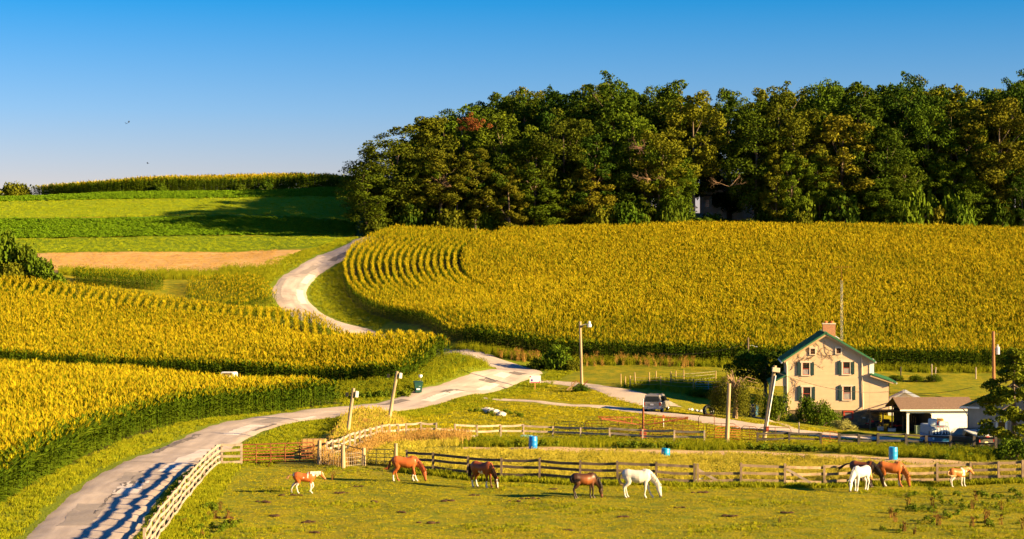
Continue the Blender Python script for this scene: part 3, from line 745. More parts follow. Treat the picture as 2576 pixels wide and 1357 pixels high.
# understorey and shrubs
def make_bush(seed, h, rw, n=16, per=90, leaf=.16, lo=.02):
    g = np.random.default_rng(seed); d = g.normal(size=(n, 3)); d[:, 2] = np.abs(d[:, 2]); d /= np.linalg.norm(d, axis=1)[:, None]; r = .3 + .6 * g.random(n) ** .5
    cen = np.column_stack([d[:, 0] * r * rw, d[:, 1] * r * rw, h * (lo + .12) + d[:, 2] * r * h * .72]); rad = np.full(n, min(rw, h) * .34) * g.uniform(.7, 1.25, n)
    cr = leaves_mesh('foliage', cen, rad, per, leaf, seed + 3, .9)
    mb = MB()
    for i in range(min(n, 8)): mb.tube([(0, 0, -.15), (cen[i][0] * .4, cen[i][1] * .4, cen[i][2] * .5), tuple(cen[i])], [.05, .035, .012], 4)
    me = mb.mesh('stem', fix=False); me.materials.append(BARK); cr.materials.append(LM['mid'])
    return me, cr
BUSH = [make_bush(300 + i, 1, 1, 22, 70, .085) for i in range(4)] + [make_bush(320 + i, 1, 1, 30, 120, .05) for i in range(3)]
SP = ('stem', 'foliage')
def shrub(u, v, d, w, h, mat, k, label, name='shrub', cat='shrub', group=None):
    x, y = UD(u, d); s = (w, w, h)
    return put_tree(name, BUSH[k], (x, y, hz(x, y)), label, cat, mat, s, u * .7, group, None, SP)
rs = random.Random(11)
for i, u in enumerate(range(960, 2700, 36)):
    uu = u + rs.uniform(-14, 14); d = 336 + rs.uniform(-1.5, 5); h = rs.uniform(4.5, 10.5) if not 1755 < uu < 1895 else rs.uniform(2.5, 3.5)
    shrub(uu, 0, d, rs.uniform(2.2, 3.6), h, rs.choice(['deep', 'mid', 'deep', 'mid', 'olive']), rs.randrange(4), 'dark leafy understorey shrub at the foot of the wood', 'understorey_shrub', 'shrub', 'shrubs at the foot of the wood')
shrub(1585, 0, 333.5, 3.3, 6.0, 'bright', 0, 'bright green round shrub at the wood edge right of the dead branches')
shrub(2292, 0, 333.5, 3.6, 9.8, 'bright', 1, 'tallest bright green shrub at the right of the wood edge')
shrub(2350, 0, 333, 2.8, 5.5, 'gold', 2, 'low golden green shrub between two tall bright shrubs at the wood edge')
shrub(2405, 0, 333.5, 3.4, 8.6, 'bright', 3, 'bright green shrub right of the tallest shrub at the wood edge')
shrub(1130, 0, 333, 3.4, 5.6, 'gold', 1, 'golden lit shrub under the dead orange twigs at the wood edge')
shrub(2015, 0, 333, 2.2, 4.6, 'olive', 2, 'small olive shrub sticking up behind the corn crest at wood edge')
shrub(940, 0, 331, 2.2, 3.8, 'olive', 0, 'olive shrub where the road meets the left end of the wood')
# dead branches and trunk details in the wood
def dead_branches(u, d, zb, spread, n, seed, label, mat=BARK_PALE, up=.5, name='dead_branch', cat='branch'):
    g = random.Random(seed); mb = MB(); x, y = UD(u, d); z = CAMZ - (zb - HY) / F * d
    def grow(p, dr, ln, r, dep):
        q = p + dr * ln; mid = p.lerp(q, .5) + Vector((g.gauss(0, .1), g.gauss(0, .1), g.gauss(0, .1))) * ln
        mb.tube([p, mid, q], [r, r * .75, r * .5], 4)
        if dep:
            for _ in range(g.choice((2, 3))): grow(p.lerp(q, g.uniform(.4, 1)), (dr + Vector((g.gauss(0, .55), g.gauss(0, .4), g.gauss(.1, .5)))).normalized(), ln * g.uniform(.5, .75), r * .55, dep - 1)
    for _ in range(n): grow(Vector((0, 0, 0)), Vector((g.uniform(-1, .6) * spread, g.uniform(-.6, 0), g.uniform(-.1, 1) * up)).normalized(), g.uniform(1.3, 2.2), .05, 3)
    o = mb.build(name, mat, None, (x, y, z)); return tag(o, label, cat)
dead_branches(1640, 333, 455, 1, 5, 4, 'bare pale dead branches sticking out low on the wood edge')
dead_branches(1620, 333.5, 375, 1.2, 6, 9, 'bare purplish dead branches halfway up the wood edge', M('bark_dusky', (.20, .11, .085), .9), .35)
dead_branches(1835, 334, 470, 1, 3, 14, 'pale dead branch in front of the white house in the wood')
dead_branches(1135, 331.5, 470, 1, 4, 18, 'pale bare limb under the golden lit crown near the left of the wood')
cen = np.random.default_rng(3).normal(0, 1, (22, 3)) * np.array([.95, .5, .9]); x, y = UD(1188, 336)
o = leaves_mesh('dead_foliage', cen, np.full(22, .6), 70, .13, 4); o.materials.append(LM['dead'])
tag(obj_me('dead_foliage', o, None, None, (x, y, CAMZ - (312 - HY) / F * 336)), 'patch of rust brown dead leaves high in the wood under a green top', 'dead leaves')
# bushes left of the stubble field
for i, (u, d, w, h, mt, lab) in enumerate(((15, 266, 3.6, 7.4, 'bright', 'leftmost tall bush in the clump above the middle cornfield'), (60, 265, 3.4, 6.2, 'mid', 'second bush of the clump above the middle cornfield'), (95, 263.5, 2.6, 4.6, 'bright', 'third bush of the clump above the middle cornfield'), (130, 262, 2.2, 2.9, 'bright', 'lowest right bush of the clump above the middle cornfield'), (25, 262, 2.6, 3.6, 'olive', 'brownish front bush in the clump at the left picture edge'))):
    shrub(u, 0, d, w, h, mt, i % 4, lab, 'bush', 'bush')
shrub(35, 0, 405, 3.6, 4.6, 'olive', 1, 'small rounded bush alone on the far left skyline', 'bush', 'bush')
shrub(58, 0, 405, 2.4, 3.2, 'olive', 2, 'low bush at the left end of the skyline corn', 'bush', 'bush')
for u, h, mt, lab in ((405, 2.0, 'bright', 'small green bush under the skyline corn, leftmost of three'), (600, 1.8, 'mid', 'small bush under the skyline corn, middle of three'), (670, 2.2, 'bright', 'small green bush under the skyline corn, rightmost of three')):
    shrub(u, 0, 394, 1.5, h, mt, 2, lab, 'bush', 'bush')
shrub(1402, 0, 218, 2.0, 3.1, 'bright', 0, 'round green sapling at the corner of the hillside corn', 'sapling', 'sapling')
shrub(1362, 0, 218.5, 1.5, 1.5, 'mid', 1, 'low dark bush left of the sapling by the hillside corn', 'bush', 'bush')
shrub(1440, 0, 217, 1.1, 1.4, 'olive', 2, 'low olive bush right of the sapling by the hillside corn', 'bush', 'bush')
# ================================================================ FENCES, GATES, POLES
WOOD_G = M('weathered_board', (.30, .225, .165), .9, .35, 2.2, bmp=.4, stretch=(1, 1, 1))
WOOD_D = M('dark_board', (.060, .050, .042), .9, .4, 2.5, bmp=.4)
WOOD_P = M('pale_board', (.34, .265, .205), .9, .3, 2.2, bmp=.4)
WOOD_Y = M('pole_wood', (.34, .25, .15), .9, .35, 3, bmp=.4, stretch=(2, 2, .15))
RUST = M('rusty_tube', (.20, .060, .022), .8, .5, 9)
RUSTO = M('rusty_orange', (.42, .12, .03), .8, .5, 7)
GREENT = M('dark_green_tube', (.022, .030, .018), .7, .3)
GALV = M('galvanised', (.46, .47, .50), .45, .15, 6, .6)
WHITE = M('white_paint', (.78, .76, .73), .6, .06, 4)
BLACK = M('black_plastic', (.018, .018, .020), .5, .2)
WIRE = M('fence_wire', (.38, .32, .26), .6, .2)
def board_fence(name, posts, label, hp=1.3, rails=(1.15, .75, .36), mat=WOOD_G, pw=.12, rw=.14, cat='fence', group=None, skip=(), side=1, jit=.025, seed=1, sag=None):
    """posts: list of ground points; every post and every rail is a part"""
    g = random.Random(seed); c0 = posts[0]; t = thing(name, label, cat, c0, 0, group)
    P = [Vector(p) - Vector(c0) for p in posts]
    tops = []
    for i, p in enumerate(P):
        ln = (g.gauss(0, .02), g.gauss(0, .02)); h = hp + g.uniform(-.05, .05)
        MB().bar(p + Vector((0, 0, -.3)), p + Vector((ln[0], ln[1], h)), pw, pw, up=(0, 1, 0)).build('post', mat, t)
    for i in range(len(P) - 1):
        d = (P[i + 1] - P[i]); nrm = Vector((-d.y, d.x, 0)).normalized() * (pw * .5 + .018) * side
        for k, z in enumerate(rails):
            if (i, k) in skip: continue
            a = P[i] + nrm + Vector((0, 0, z + g.gauss(0, jit))); b = P[i + 1] + nrm + Vector((0, 0, z + g.gauss(0, jit)))
            e = d.normalized() * .05; mid = (a + b) / 2 + Vector((0, 0, -abs(g.gauss(0, jit)))); o2 = nrm.normalized() * (.004 if i % 2 else 0)
            mb = MB(); mb.bar(a - e + o2, mid + o2, .035, rw); mb.bar(mid + o2, b + e + o2, .035, rw)
            mb.build('rail', mat, t)
    return t
def gpts(*uv): return [G(u, v) for u, v in uv]
F1 = gpts((1023, 1182), (1090, 1191), (1176, 1200), (1261, 1207), (1357, 1210), (1459, 1215), (1554, 1218), (1650, 1219.5), (1747, 1220))
board_fence('paddock_fence', F1, 'weathered board fence, coloured dark for its shade side, behind the grazing horses, left stretch', 1.28, (1.12, .72, .30), M('shaded_board', (.11, .08, .058), .9, .35, 2.2, bmp=.4), .13, .155, seed=3)  # boards coloured darker to stand for the side turned from the sun
F1b = gpts((1747, 1220), (1863, 1222.5), (1974, 1224.5), (2074, 1222), (2172, 1220.5), (2273, 1219.5), (2358, 1217), (2441, 1215), (2512, 1214), (2572, 1212), (2650, 1209))
F1b[0] = F1b[0] + Vector((.2, 0, 0))
board_fence('paddock_fence', F1b, 'brown board fence behind the four horses on the right', 1.28, (1.12, .70, .28), M('brown_board', (.22, .155, .10), .9, .35, 2.2, bmp=.4), .13, .155, skip=((0, 0),), seed=5)
tag(MB().bar((0, 0, .05), (1.9, .05, .05), .2, .09).build('fallen_plank', WOOD_P, None, G(1795, 1219)), 'fallen pale plank lying on the grass below the fence', 'plank')
def lean_board(u, v, label, L=1.5):
    p = G(u, v); d = Vector((.95 * L, -.1, -.82)); a = p + Vector((0, -.12, 1.0))
    tag(MB().bar((0, 0, 0), d, .04, .14).build('loose_board', WOOD_P, None, a), label, 'board')
lean_board(1752, 1219, 'loose board hanging diagonally from the brown fence, left one')
lean_board(1978, 1223, 'loose board hanging diagonally from the brown fence, right one')
# roadside fence, four rails
RF = gpts((552, 1173), (543, 1179), (533, 1187.5), (523, 1196.5), (513, 1206), (503, 1218), (493, 1231), (483.5, 1243.5), (474, 1256), (464, 1269), (453.5, 1282), (443, 1295), (433, 1308), (422.5, 1321.5), (411, 1337), (399, 1354), (388, 1371), (376, 1390), (363, 1412))
board_fence('roadside_fence', RF, 'grey four-rail board fence running along the road', 1.45, (1.36, 1.0, .64, .26), M('grey_board', (.33, .26, .205), .9, .3, 2.2, bmp=.4), .11, .15, seed=8, side=1)
p0 = G(552, 1173); p1 = p0 + Vector((1.38, .1, .02))
board_fence('roadside_fence', [p0 + Vector((.16, 0, 0)), p1], 'short four-rail fence return between the road and the rusty gate', 1.4, (1.36, 1.0, .64, .26), MATS['grey_board'], .12, .15, seed=9, side=-1)
def tube_gate(name, a, b, h, nr, nv, mat, label, r=.022, z0=.12, arch=.12, extra=None, cat='gate', slope=0, group=None):
    a = Vector(a); b = Vector(b); t = thing(name, label, cat, a, 0, group); d = b - a; L = d.length; dn = d.normalized()
    up = Vector((0, 0, 1))
    fr = [up * z0, up * (h - arch), dn * arch + up * h, dn * (L - arch) + up * (h - slope), dn * L + up * (h - arch - slope), dn * L + up * z0]
    MB().tube(fr + [fr[0]], r, 6).build('frame', mat, t, smooth=True)
    for k in range(nr):
        z = z0 + (h - z0) * (k + 1) / (nr + 1) * .96
        MB().tube([dn * .02 + up * z, dn * (L - .02) + up * (z - slope * (z / h))], r * .8, 5).build('bar', mat, t)
    for k in range(nv):
        x = L * (k + 1) / (nv + 1)
        MB().bar(dn * x + up * z0, dn * x + up * (h - slope * x / L), r * 2.4, r * 1.2, up=tuple(dn)).build('upright', mat, t)
    return t
ga = G(608, 1170); gb = G(790, 1167); gb.z = ga.z + .05
tube_gate('farm_gate', ga, gb, 1.3, 5, 4, RUST, 'long rusty tube gate beside the roadside fence', .042)
def post(u, v, h, r, label, mat=WOOD_Y, name='fence_post', lean=0.0, d=None):
    p = G(u, v) if d is None else on(*UD(u, d))
    mb = MB().tube([(0, 0, -.3), (lean * .5, 0, h * .5), (lean, 0, h)], [r * 1.08, r, r * .92], 9)
    return tag(mb.build(name, mat, None, p, smooth=False), label, 'post')
post(803, 1170, 1.55, .13, 'thick wooden post at the right end of the rusty gate', lean=.02)
post(863, 1180, 1.45, .13, 'thick pale wooden post in the wire fence left of the chestnut horse')
post(915, 1170, 1.15, .13, 'thick wooden post between the two small dark gates')
post(996, 1172, 1.5, .11, 'tall wooden post at the right end of the small dark gate')
post(833, 1145, 1.1, .07, 'thin dark post where the grey fence begins', WOOD_D)
post(2010, 1090, 1.0, .05, 'thin pale post standing in the front lawn of the house', WOOD_P)
tube_gate('small_gate', G(838, 1158), G(912, 1169), 1.15, 2, 1, GREENT, 'small dark sagging tube gate left of the thick middle post', .03, slope=.12)
tube_gate('small_gate', G(925, 1173), G(990, 1172), 1.1, 3, 2, GREENT, 'small dark tube gate behind the chestnut horse', .028)
# woven wire between the posts
def wire_panel(a, b, h, label, nv=9, nh=4):
    a = Vector(a); b = Vector(b); t = MB(); d = b - a
    for k in range(nh): t.bar(Vector((0, 0, .12 + h * k / nh)), d + Vector((0, 0, .12 + h * k / nh)), .012, .012)
    for k in range(nv): q = d * ((k + .5) / nv); t.bar(q + Vector((0, 0, .05)), q + Vector((0, 0, h)), .016, .016, up=(0, 1, 0))
    tag(t.build('wire_fence', WIRE, None, a), label, 'fence')
wire_panel(G(805, 1170), G(861, 1180), 1.1, 'woven wire fence between the gate post and the pale post')
wire_panel(G(866, 1180), G(913, 1171), 1.0, 'woven wire fence right of the pale post')
# straw bale behind the gate
bp = G(768, 1160, 72) + Vector((.35, 2.2, 0)); bp.z = hz(bp.x, bp.y)
sb = MB().box(0, 0, .62, 1.55, .9, 1.24).build('straw_bale', M('straw', (.42, .26, .08), .95, .4, 14, bmp=.8, stretch=(1, 1, 3)), None, bp, bevel=.04)
tag(sb, 'large square straw bale standing behind the rusty gate', 'straw bale')
for k in (-.4, 0, .4): MB().box(k, 0, .62, .012, .93, 1.27).build('twine', M('twine', (.28, .15, .05), .9), sb)
# second fence: weathered grey, sags round the meadow
F2 = gpts((823, 1157), (838, 1151), (852, 1146.5), (866, 1142), (880, 1136.5), (893, 1131), (905, 1126), (919, 1121.5), (932, 1117), (946, 1112.5), (960, 1108.5), (981, 1107.5), (1002, 1107), (1022, 1104), (1060, 1104), (1097, 1105), (1144, 1105), (1201, 1106), (1260, 1107), (1318, 1108), (1390, 1110), (1461, 1113), (1534, 1115.5), (1617, 1117.5), (1696, 1120), (1772, 1122))
board_fence('meadow_fence', F2, 'old pale grey board fence sagging round the far side of the meadow', 1.18, (1.1, .70, .30), WOOD_P, .12, .15, skip=((15, 0), (12, 2), (17, 2), (18, 2)), seed=12, jit=.035)
F3a = gpts((1905, 1126), (1985, 1127), (2064, 1128))
board_fence('yard_fence', F3a, 'dark board fence by the foot of the leaning lamp pole', 1.15, (1.06, .66, .28), WOOD_D, .15, .14, seed=14)
F3 = gpts((2111, 1129), (2160, 1130), (2208, 1131), (2279, 1132.5), (2330, 1134), (2391, 1137), (2450, 1140), (2505, 1143))
board_fence('yard_fence', F3, 'dark board fence in front of the blue truck and the garage', 1.2, (1.1, .66, .26), WOOD_D, .19, .14, seed=15)
tube_gate('farm_gate', G(2068, 1128), G(2108, 1129), 1.3, 4, 1, RUSTO, 'narrow orange tube gate between the two dark fences', .025)
# ---- round pen panels
pc = G(1618, 1102); RP = []
def pen_panel(u0, v0, u1, v1, h, mat, label, nr=4, r=.025): tube_gate('pen_panel', G(u0, v0), G(u1, v1), h, nr, 1, mat, label, r, .15, .16, cat='fence panel', group='tube panels of the horse pen')
for a in ((1395, 1098, 1470, 1100, 1.25, GREENT, 'dark tube pen panel at the left end behind the pale fence'), (1472, 1096, 1553, 1098, 1.3, RUST, 'rusty tube pen panel left of the walker, back row'), (1556, 1098, 1662, 1100, 1.3, RUST, 'rusty tube pen panel straight behind the walker mast'),
          (1665, 1101, 1770, 1104, 1.3, RUST, 'rusty tube pen panel right of the walker, back row'), (1532, 1106, 1632, 1108, 1.2, GREENT, 'dark tube pen panel just left of the walker mast, front row'), (1641, 1108, 1748, 1110, 1.2, RUST, 'rusty tube pen panel right of the walker mast, front row'),
          (1777, 1106, 1852, 1108, 1.32, RUST, 'rusty tube pen panel behind the leaning round post'), (1800, 1112, 1862, 1112, 1.2, RUSTO, 'orange tube pen panel left of the pale round post'), (1866, 1110, 1905, 1111, 1.2, RUST, 'rusty tube pen panel right of the pale round post'), (1910, 1112, 1990, 1116, 1.2, RUST, 'rusty tube pen panel behind the dark fence')): pen_panel(*a)
tube_gate('walk_through_frame', G(1757, 1108), G(1797, 1109), 2.0, 0, 0, RUST, 'tall rusty arched walk-through frame in the horse pen', .028, -.1, .18, cat='gate frame')
# ---- mechanical horse walker
wk = thing('horse_walker', 'rusty horse walker with truss arms on a central mast', 'horse walker', pc)
MB().tube([(0, 0, -.2), (0, 0, 2.0), (0, 0, 2.5)], [.10, .09, .05], 8).build('mast', RUST, wk)
MB().tube([(0, 0, 2.4), (0, 0, 3.15)], [.045, .04], 8).build('mast_top', WHITE, wk)
MB().box(0, 0, .35, .5, .5, .7).build('gear_box', M('faded_red', (.32, .06, .03), .8, .4), wk, bevel=.03)
for ang, mt in ((4, RUST), (168, RUSTO), (200, RUST), (-16, RUSTO)):
    ca_, sa_ = math.cos(R(ang)), math.sin(R(ang))
    def pt(r, z): return Vector((ca_ * r, sa_ * r * 1.0, z))
    mb = MB(); mb.bar(pt(.05, 1.0), pt(2.4, 1.42), .06, .07); mb.bar(pt(2.4, 1.42), pt(3.7, 1.62), .07, .08)
    mb.tube([pt(.06, 1.05), pt(.5, 1.5), pt(.9, 1.66)], .025, 5); mb.bar(pt(.9, 1.66), pt(3.7, 1.66), .05, .05)
    for r_ in (.95, 1.55, 2.1): mb.bar(pt(r_, 1.02 + r_ * .18), pt(r_, 1.64), .04, .04, up=(0, 1, 0))
    mb.bar(pt(3.62, 1.66), pt(3.62, 1.1), .015, .015, up=(0, 1, 0))
    mb.build('arm', mt, wk)
    MB().bar(pt(.04, 2.05), pt(.95, 1.68), .02, .02).build('brace', RUST, wk)
# ---- poles
def flood_box(t, z, x=.28, m1=GALV):
    MB().box(x, -.02, z, .24, .34, .46, rot=(0, .1, .25)).build('lamp_housing', M('pale_box', (.62, .58, .54), .5, .08), t, bevel=.03)
    MB().box(.06, 0, z - .02, .2, .12, .3).build('bracket', BLACK, t)
def pole(u, v, h, r, lean, label, name='utility_pole', d=None, mat=WOOD_Y):
    p = G(u, v) if d is None else on(*UD(u, d)); t = thing(name, label, 'pole', p)
    MB().tube([(0, 0, -.4), (lean * .5, 0, h * .5), (lean, 0, h)], [r * 1.12, r, r * .88], 10).build('shaft', mat, t)
    return t
t = pole(871, 1112, 4.0, .14, .55, 'leaning wooden lamp pole nearest the rusty gate', 'lamp_pole'); flood_box(t, 3.55, .78)
t = pole(975, 1074, 4.5, .14, .80, 'leaning wooden lamp pole right of the first, by the grey fence', 'lamp_pole'); flood_box(t, 4.15, 1.05)
t = pole(1464, 978, 7.2, .15, -.2, 'tall wooden pole with a white yard light on an arm by the drive', 'lamp_pole')
MB().tube([(-.18, 0, 6.75), (.3, 0, 6.9), (.72, 0, 6.95)], .03, 5).build('arm', GALV, t)
MB().lathe(((.001, 7.28), (.12, 7.2), (.15, 7.05), (.15, 6.98)), 10, o=(.8, 0, 0)).build('lamp_cap', WHITE, t); MB().lathe(((.16, 6.95), (.23, 6.9), (.23, 6.62), (.1, 6.58), (.001, 6.58)), 10, o=(.8, 0, 0)).build('lamp_globe', WHITE, t)
MB().box(0, -.18, 6.7, .25, .2, .2).build('bracket', BLACK, t)
t = pole(1828, 1118, 4.75, .16, .20, 'plain pale round pole standing by the horse pen', 'wooden_pole')
t = pole(1920, 1108, 6.1, .16, .95, 'strongly leaning lamp pole with a pale conduit in front of the house', 'lamp_pole')
MB().tube([(.26, -.14, 1.0), (.62, -.16, 3.2), (.98, -.16, 5.3)], .055, 6).build('conduit', WHITE, t)
MB().box(1.0, -.16, 5.75, .62, .3, .36, rot=(0, .1, 0)).build('lamp_housing', M('pale_box2', (.55, .46, .34), .5, .1), t, bevel=.03); MB().box(.32, -.2, 1.0, .2, .18, .4).build('meter_box', M('faded_red', (.3, .06, .03)), t)
t = pole(2500, 1000, 7.4, .17, -.05, 'tall reddish utility pole with a grey transformer at the right', 'utility_pole', 196, M('red_pole', (.30, .13, .06), .9, .45, 2.5, stretch=(2, 2, .3)))
MB().lathe(((.001, 6.02), (.07, 6.0), (.07, 5.8), (.2, 5.74), (.22, 5.68), (.22, 4.95), (.001, 4.93)), 12, o=(.42, 0, 0)).build('transformer', M('transformer_grey', (.50, .49, .56), .5, .06), t)
MB().bar((0, 0, 7.2), (.55, 0, 7.1), .05, .05).build('crossarm', WOOD_D, t); MB().box(.18, 0, 5.4, .25, .1, .08).build('bracket', GALV, t)
t = pole(1882, 0, 4.2, .11, 0, 'thin dark pole with a small lamp at the edge of the hillside corn', 'lamp_pole', 214, M('dark_pole', (.12, .085, .06), .9, .3)); MB().tube([(0, 0, 3.2), (.5, 0, 3.3), (.9, 0, 3.1)], .025, 5).build('arm', GALV, t); MB().lathe(((.001, 3.2), (.2, 3.1), (.001, 3.05)), 8, o=(.95, 0, 0)).build('lamp_shade', GALV, t)
def wire(a, b, sag, label, r=.018):
    a = Vector(a); b = Vector(b); pts = [a.lerp(b, t_) - Vector((0, 0, sag * 4 * t_ * (1 - t_))) - a for t_ in np.linspace(0, 1, 14)]
    tag(MB().tube(pts, r, 4, cap=False).build('wire', M('cable', (.05, .04, .035), .7), None, a), label, 'wire')
def W3(u, v, d): return Vector(((u - CX) / F * d, d, CAMZ - (v - HY) / F * d))
wire(G(1920, 1108) + Vector((.95, 0, 5.6)), W3(2232, 986, 172), .6, 'black cable hanging from the leaning lamp pole across the house front')
wire(W3(2232, 986, 172), W3(2445, 975, 164), .35, 'black cable sagging over the garage roof')
wire(on(*UD(1882, 214), 3.5), W3(1660, 890, 216), .5, 'thin wire running left from the dark pole over the corn')
# ---- barrels
BB_ = M('blue_barrel', (.010, .20, .62), .35, .06, 3, spec=.5); BB2_ = M('teal_barrel', (.010, .26, .50), .35, .08, 3, spec=.5); BB3_ = M('aqua_barrel', (.16, .46, .46), .45, .1, 3)
def barrel(u, v, mat, label, lie=False, tilt=0.0, dz=0.0):
    p = G(u, v); p.z += dz; t = thing('barrel', label, 'barrel', p, u); t.rotation_euler = (R(90), 0, R(80)) if lie else (tilt, tilt * .5, u)
    if lie: t.location.z += .26
    pr = [(.001, 0), (.26, 0), (.28, .02), (.285, .06), (.292, .28), (.298, .30), (.292, .32), (.295, .44), (.292, .56), (.298, .58), (.292, .60), (.285, .82), (.28, .87), (.265, .89)]
    MB().lathe(pr, 24).build('body', mat, t, smooth=True)
    MB().lathe(((.268, .885), (.255, .872), (.001, .872)), 24).build('lid', mat, t, smooth=True)
    MB().lathe(((.001, .9), (.035, .9), (.035, .87)), 10, o=(.17, 0, 0)).build('bung', mat, t)
    return t
barrel(1341, 1133, BB_, 'bright blue plastic barrel standing on the dirt track')
barrel(1673, 1156, BB2_, 'teal blue barrel half hidden in meadow grass, slightly tilted', tilt=.07, dz=-.12)
barrel(2247, 1158, M('sky_barrel', (.015, .28, .62), .35, .06, 3, spec=.5), 'light blue barrel above the chestnut horse on the right')
barrel(1310, 1113, BB3_, 'faded aqua barrel lying on its side in the grass', lie=True)
# ---- little things round the drive
sp = G(1346, 984); t = thing('yard_sign', 'white yard sign with red and violet print on an orange post', 'sign', sp)
MB().bar((0, 0, -.2), (0, 0, .95), .09, .06, up=(0, 1, 0)).build('post', M('orange_post', (.50, .22, .06), .8, .2), t)
bd = MB().box(.02, -.04, 1.25, 1.2, .03, .78).build('board', WHITE, t)
MB().box(0, -.058, .92, 1.1, .006, .09).build('red_band', M('sign_red', (.62, .03, .09), .6), bd, loc=(.02, 0, 0)); MB().box(-.50, -.058, 1.52, .14, .006, .16).build('red_corner', MATS['sign_red'], bd); MB().box(.52, -.058, .97, .1, .006, .16).build('red_mark', MATS['sign_red'], bd)
MB().lathe(((.001, 0), (.13, 0), (.13, .006), (.001, .006)), 12).build('violet_emblem', M('sign_violet', (.10, .05, .35), .6), bd, loc=(-.34, -.06, 1.14), rot=(R(90), 0, 0))
gb_ = G(1052, 992); t = thing('wheeled_bin', 'dark green bin with a white label in the weeds by the bank', 'bin', gb_ + Vector((0, 0, .15)), .2)
DG = M('bin_green', (.008, .055, .045), .5, .1)
mb = MB(); mb.add([(-.30, -.3, 0), (.30, -.3, 0), (.30, .3, 0), (-.30, .3, 0), (-.42, -.38, 1.0), (.42, -.38, 1.0), (.42, .38, 1.0), (-.42, .38, 1.0)], ((3, 2, 1, 0), (4, 5, 6, 7), (0, 1, 5, 4), (1, 2, 6, 5), (2, 3, 7, 6), (3, 0, 4, 7))); mb.build('body', DG, t)
MB().prism([(-.44, 1.0), (-.44, 1.06), (.3, 1.14), (.42, 1.05), (.42, 1.0)], 'x', -.45, .45).build('lid', DG, t); MB().box(-.05, -.40, .35, .34, .02, .16, rot=(.06, 0, 0)).build('label', WHITE, t); MB().box(.1, -.41, .62, .22, .02, .05).build('mark', M('bin_mark', (.25, .32, .3), .6), t)
t = thing('white_lamp', 'small white lamp head on a stake above the green bin', 'lamp', G(1058, 985)); MB().bar((0, 0, 0), (0, 0, 1.5), .03, .03, up=(0, 1, 0)).build('stake', WOOD_Y, t); MB().lathe(((.001, 1.72), (.17, 1.7), (.2, 1.55), (.12, 1.42), (.001, 1.42)), 10).build('head', WHITE, t)
hp_ = G(1669, 1076); t = thing('water_hydrant', 'orange topped farm hydrant on a white pipe beside the drive', 'hydrant', hp_); MB().tube([(0, 0, -.1), (0, 0, .8)], .035, 8).build('pipe', WHITE, t); MB().box(0, 0, .92, .16, .12, .3).build('head', M('hydrant_orange', (.62, .10, .03), .6), t, bevel=.02); MB().bar((0, 0, 1.0), (.2, 0, .92), .03, .03).build('handle', MATS['hydrant_orange'], t)
# old plough at the foot of the tall pole
t = thing('old_plough', 'rusty old plough leaning at the foot of the tall lamp pole', 'plough', G(1448, 983)); mb = MB(); mb.bar((-.9, 0, .1), (.1, 0, 1.0), .1, .16); mb.bar((-.5, .1, .1), (.4, .1, .8), .1, .12); mb.build('beam', M('plough_wood', (.27, .17, .10), .9, .4), t)
MB().tube([(.0 + .45 * math.cos(a_), 0, .75 + .32 * math.sin(a_)) for a_ in np.linspace(0, 6.28, 14)], .035, 5).build('wheel', RUST, t); MB().bar((.3, 0, .1), (1.3, 0, 1.1), .08, .1).build('handle', RUST, t)
# rubble by the drive, tractor tyre
rg = random.Random(4)
def stone(me_name, p, s, mat, label, name='stone', cat='stone', group=None):
    bm = bmesh.new(); bmesh.ops.create_icosphere(bm, subdivisions=2, radius=1)
    for v in bm.verts: v.co *= 1 + rg.uniform(-.22, .22); v.co = Vector((v.co.x * s[0], v.co.y * s[1], v.co.z * s[2]))
    me = bpy.data.meshes.new(me_name); bm.to_mesh(me); bm.free(); return tag(obj_me(name, me, mat, None, p), label, cat, group)
LIME = M('pale_stone', (.55, .50, .44), .9, .15, 5, bmp=.3)
for k, (u, v, s) in enumerate(((1215, 1031, .3), (1228, 1034, .5), (1236, 1036, .55), (1245, 1038, .42), (1254, 1041, .3), (1263, 1043, .45))):
    stone('stone', G(u, v + 3) + Vector((0, 0, .15)), (s, s * .7, s * .6), LIME, 'white boulder in the weedy row on the lawn slope, %s from the left' % ORD[k], group='white boulders on the lawn')
for k, (u, v, s) in enumerate(((1738, 1030, .28), (1752, 1032, .2), (1764, 1034, .3))):
    stone('stone', G(u, v + 4) + Vector((0, 0, .08)), (s, s, s * .5), LIME, 'pale stone in the shade left of the old tyre, %s from the left' % ORD[k], group='stones by the old tyre')
t = thing('tractor_tyre', 'old black tractor tyre lying against the weeping tree', 'tyre', G(1782, 1046) + Vector((0, 0, .45)), .3); t.rotation_euler = (R(74), 0, .35)
MB().lathe([(.30, -.15), (.5, -.17), (.58, -.1), (.6, 0), (.58, .1), (.5, .17), (.30, .15), (.27, 0), (.30, -.15)], 28).build('tread', BLACK, t, smooth=True); MB().box(.1, -.1, .2, .5, .05, .12, rot=(0, .6, 0)).build('rim_piece', WHITE, t)
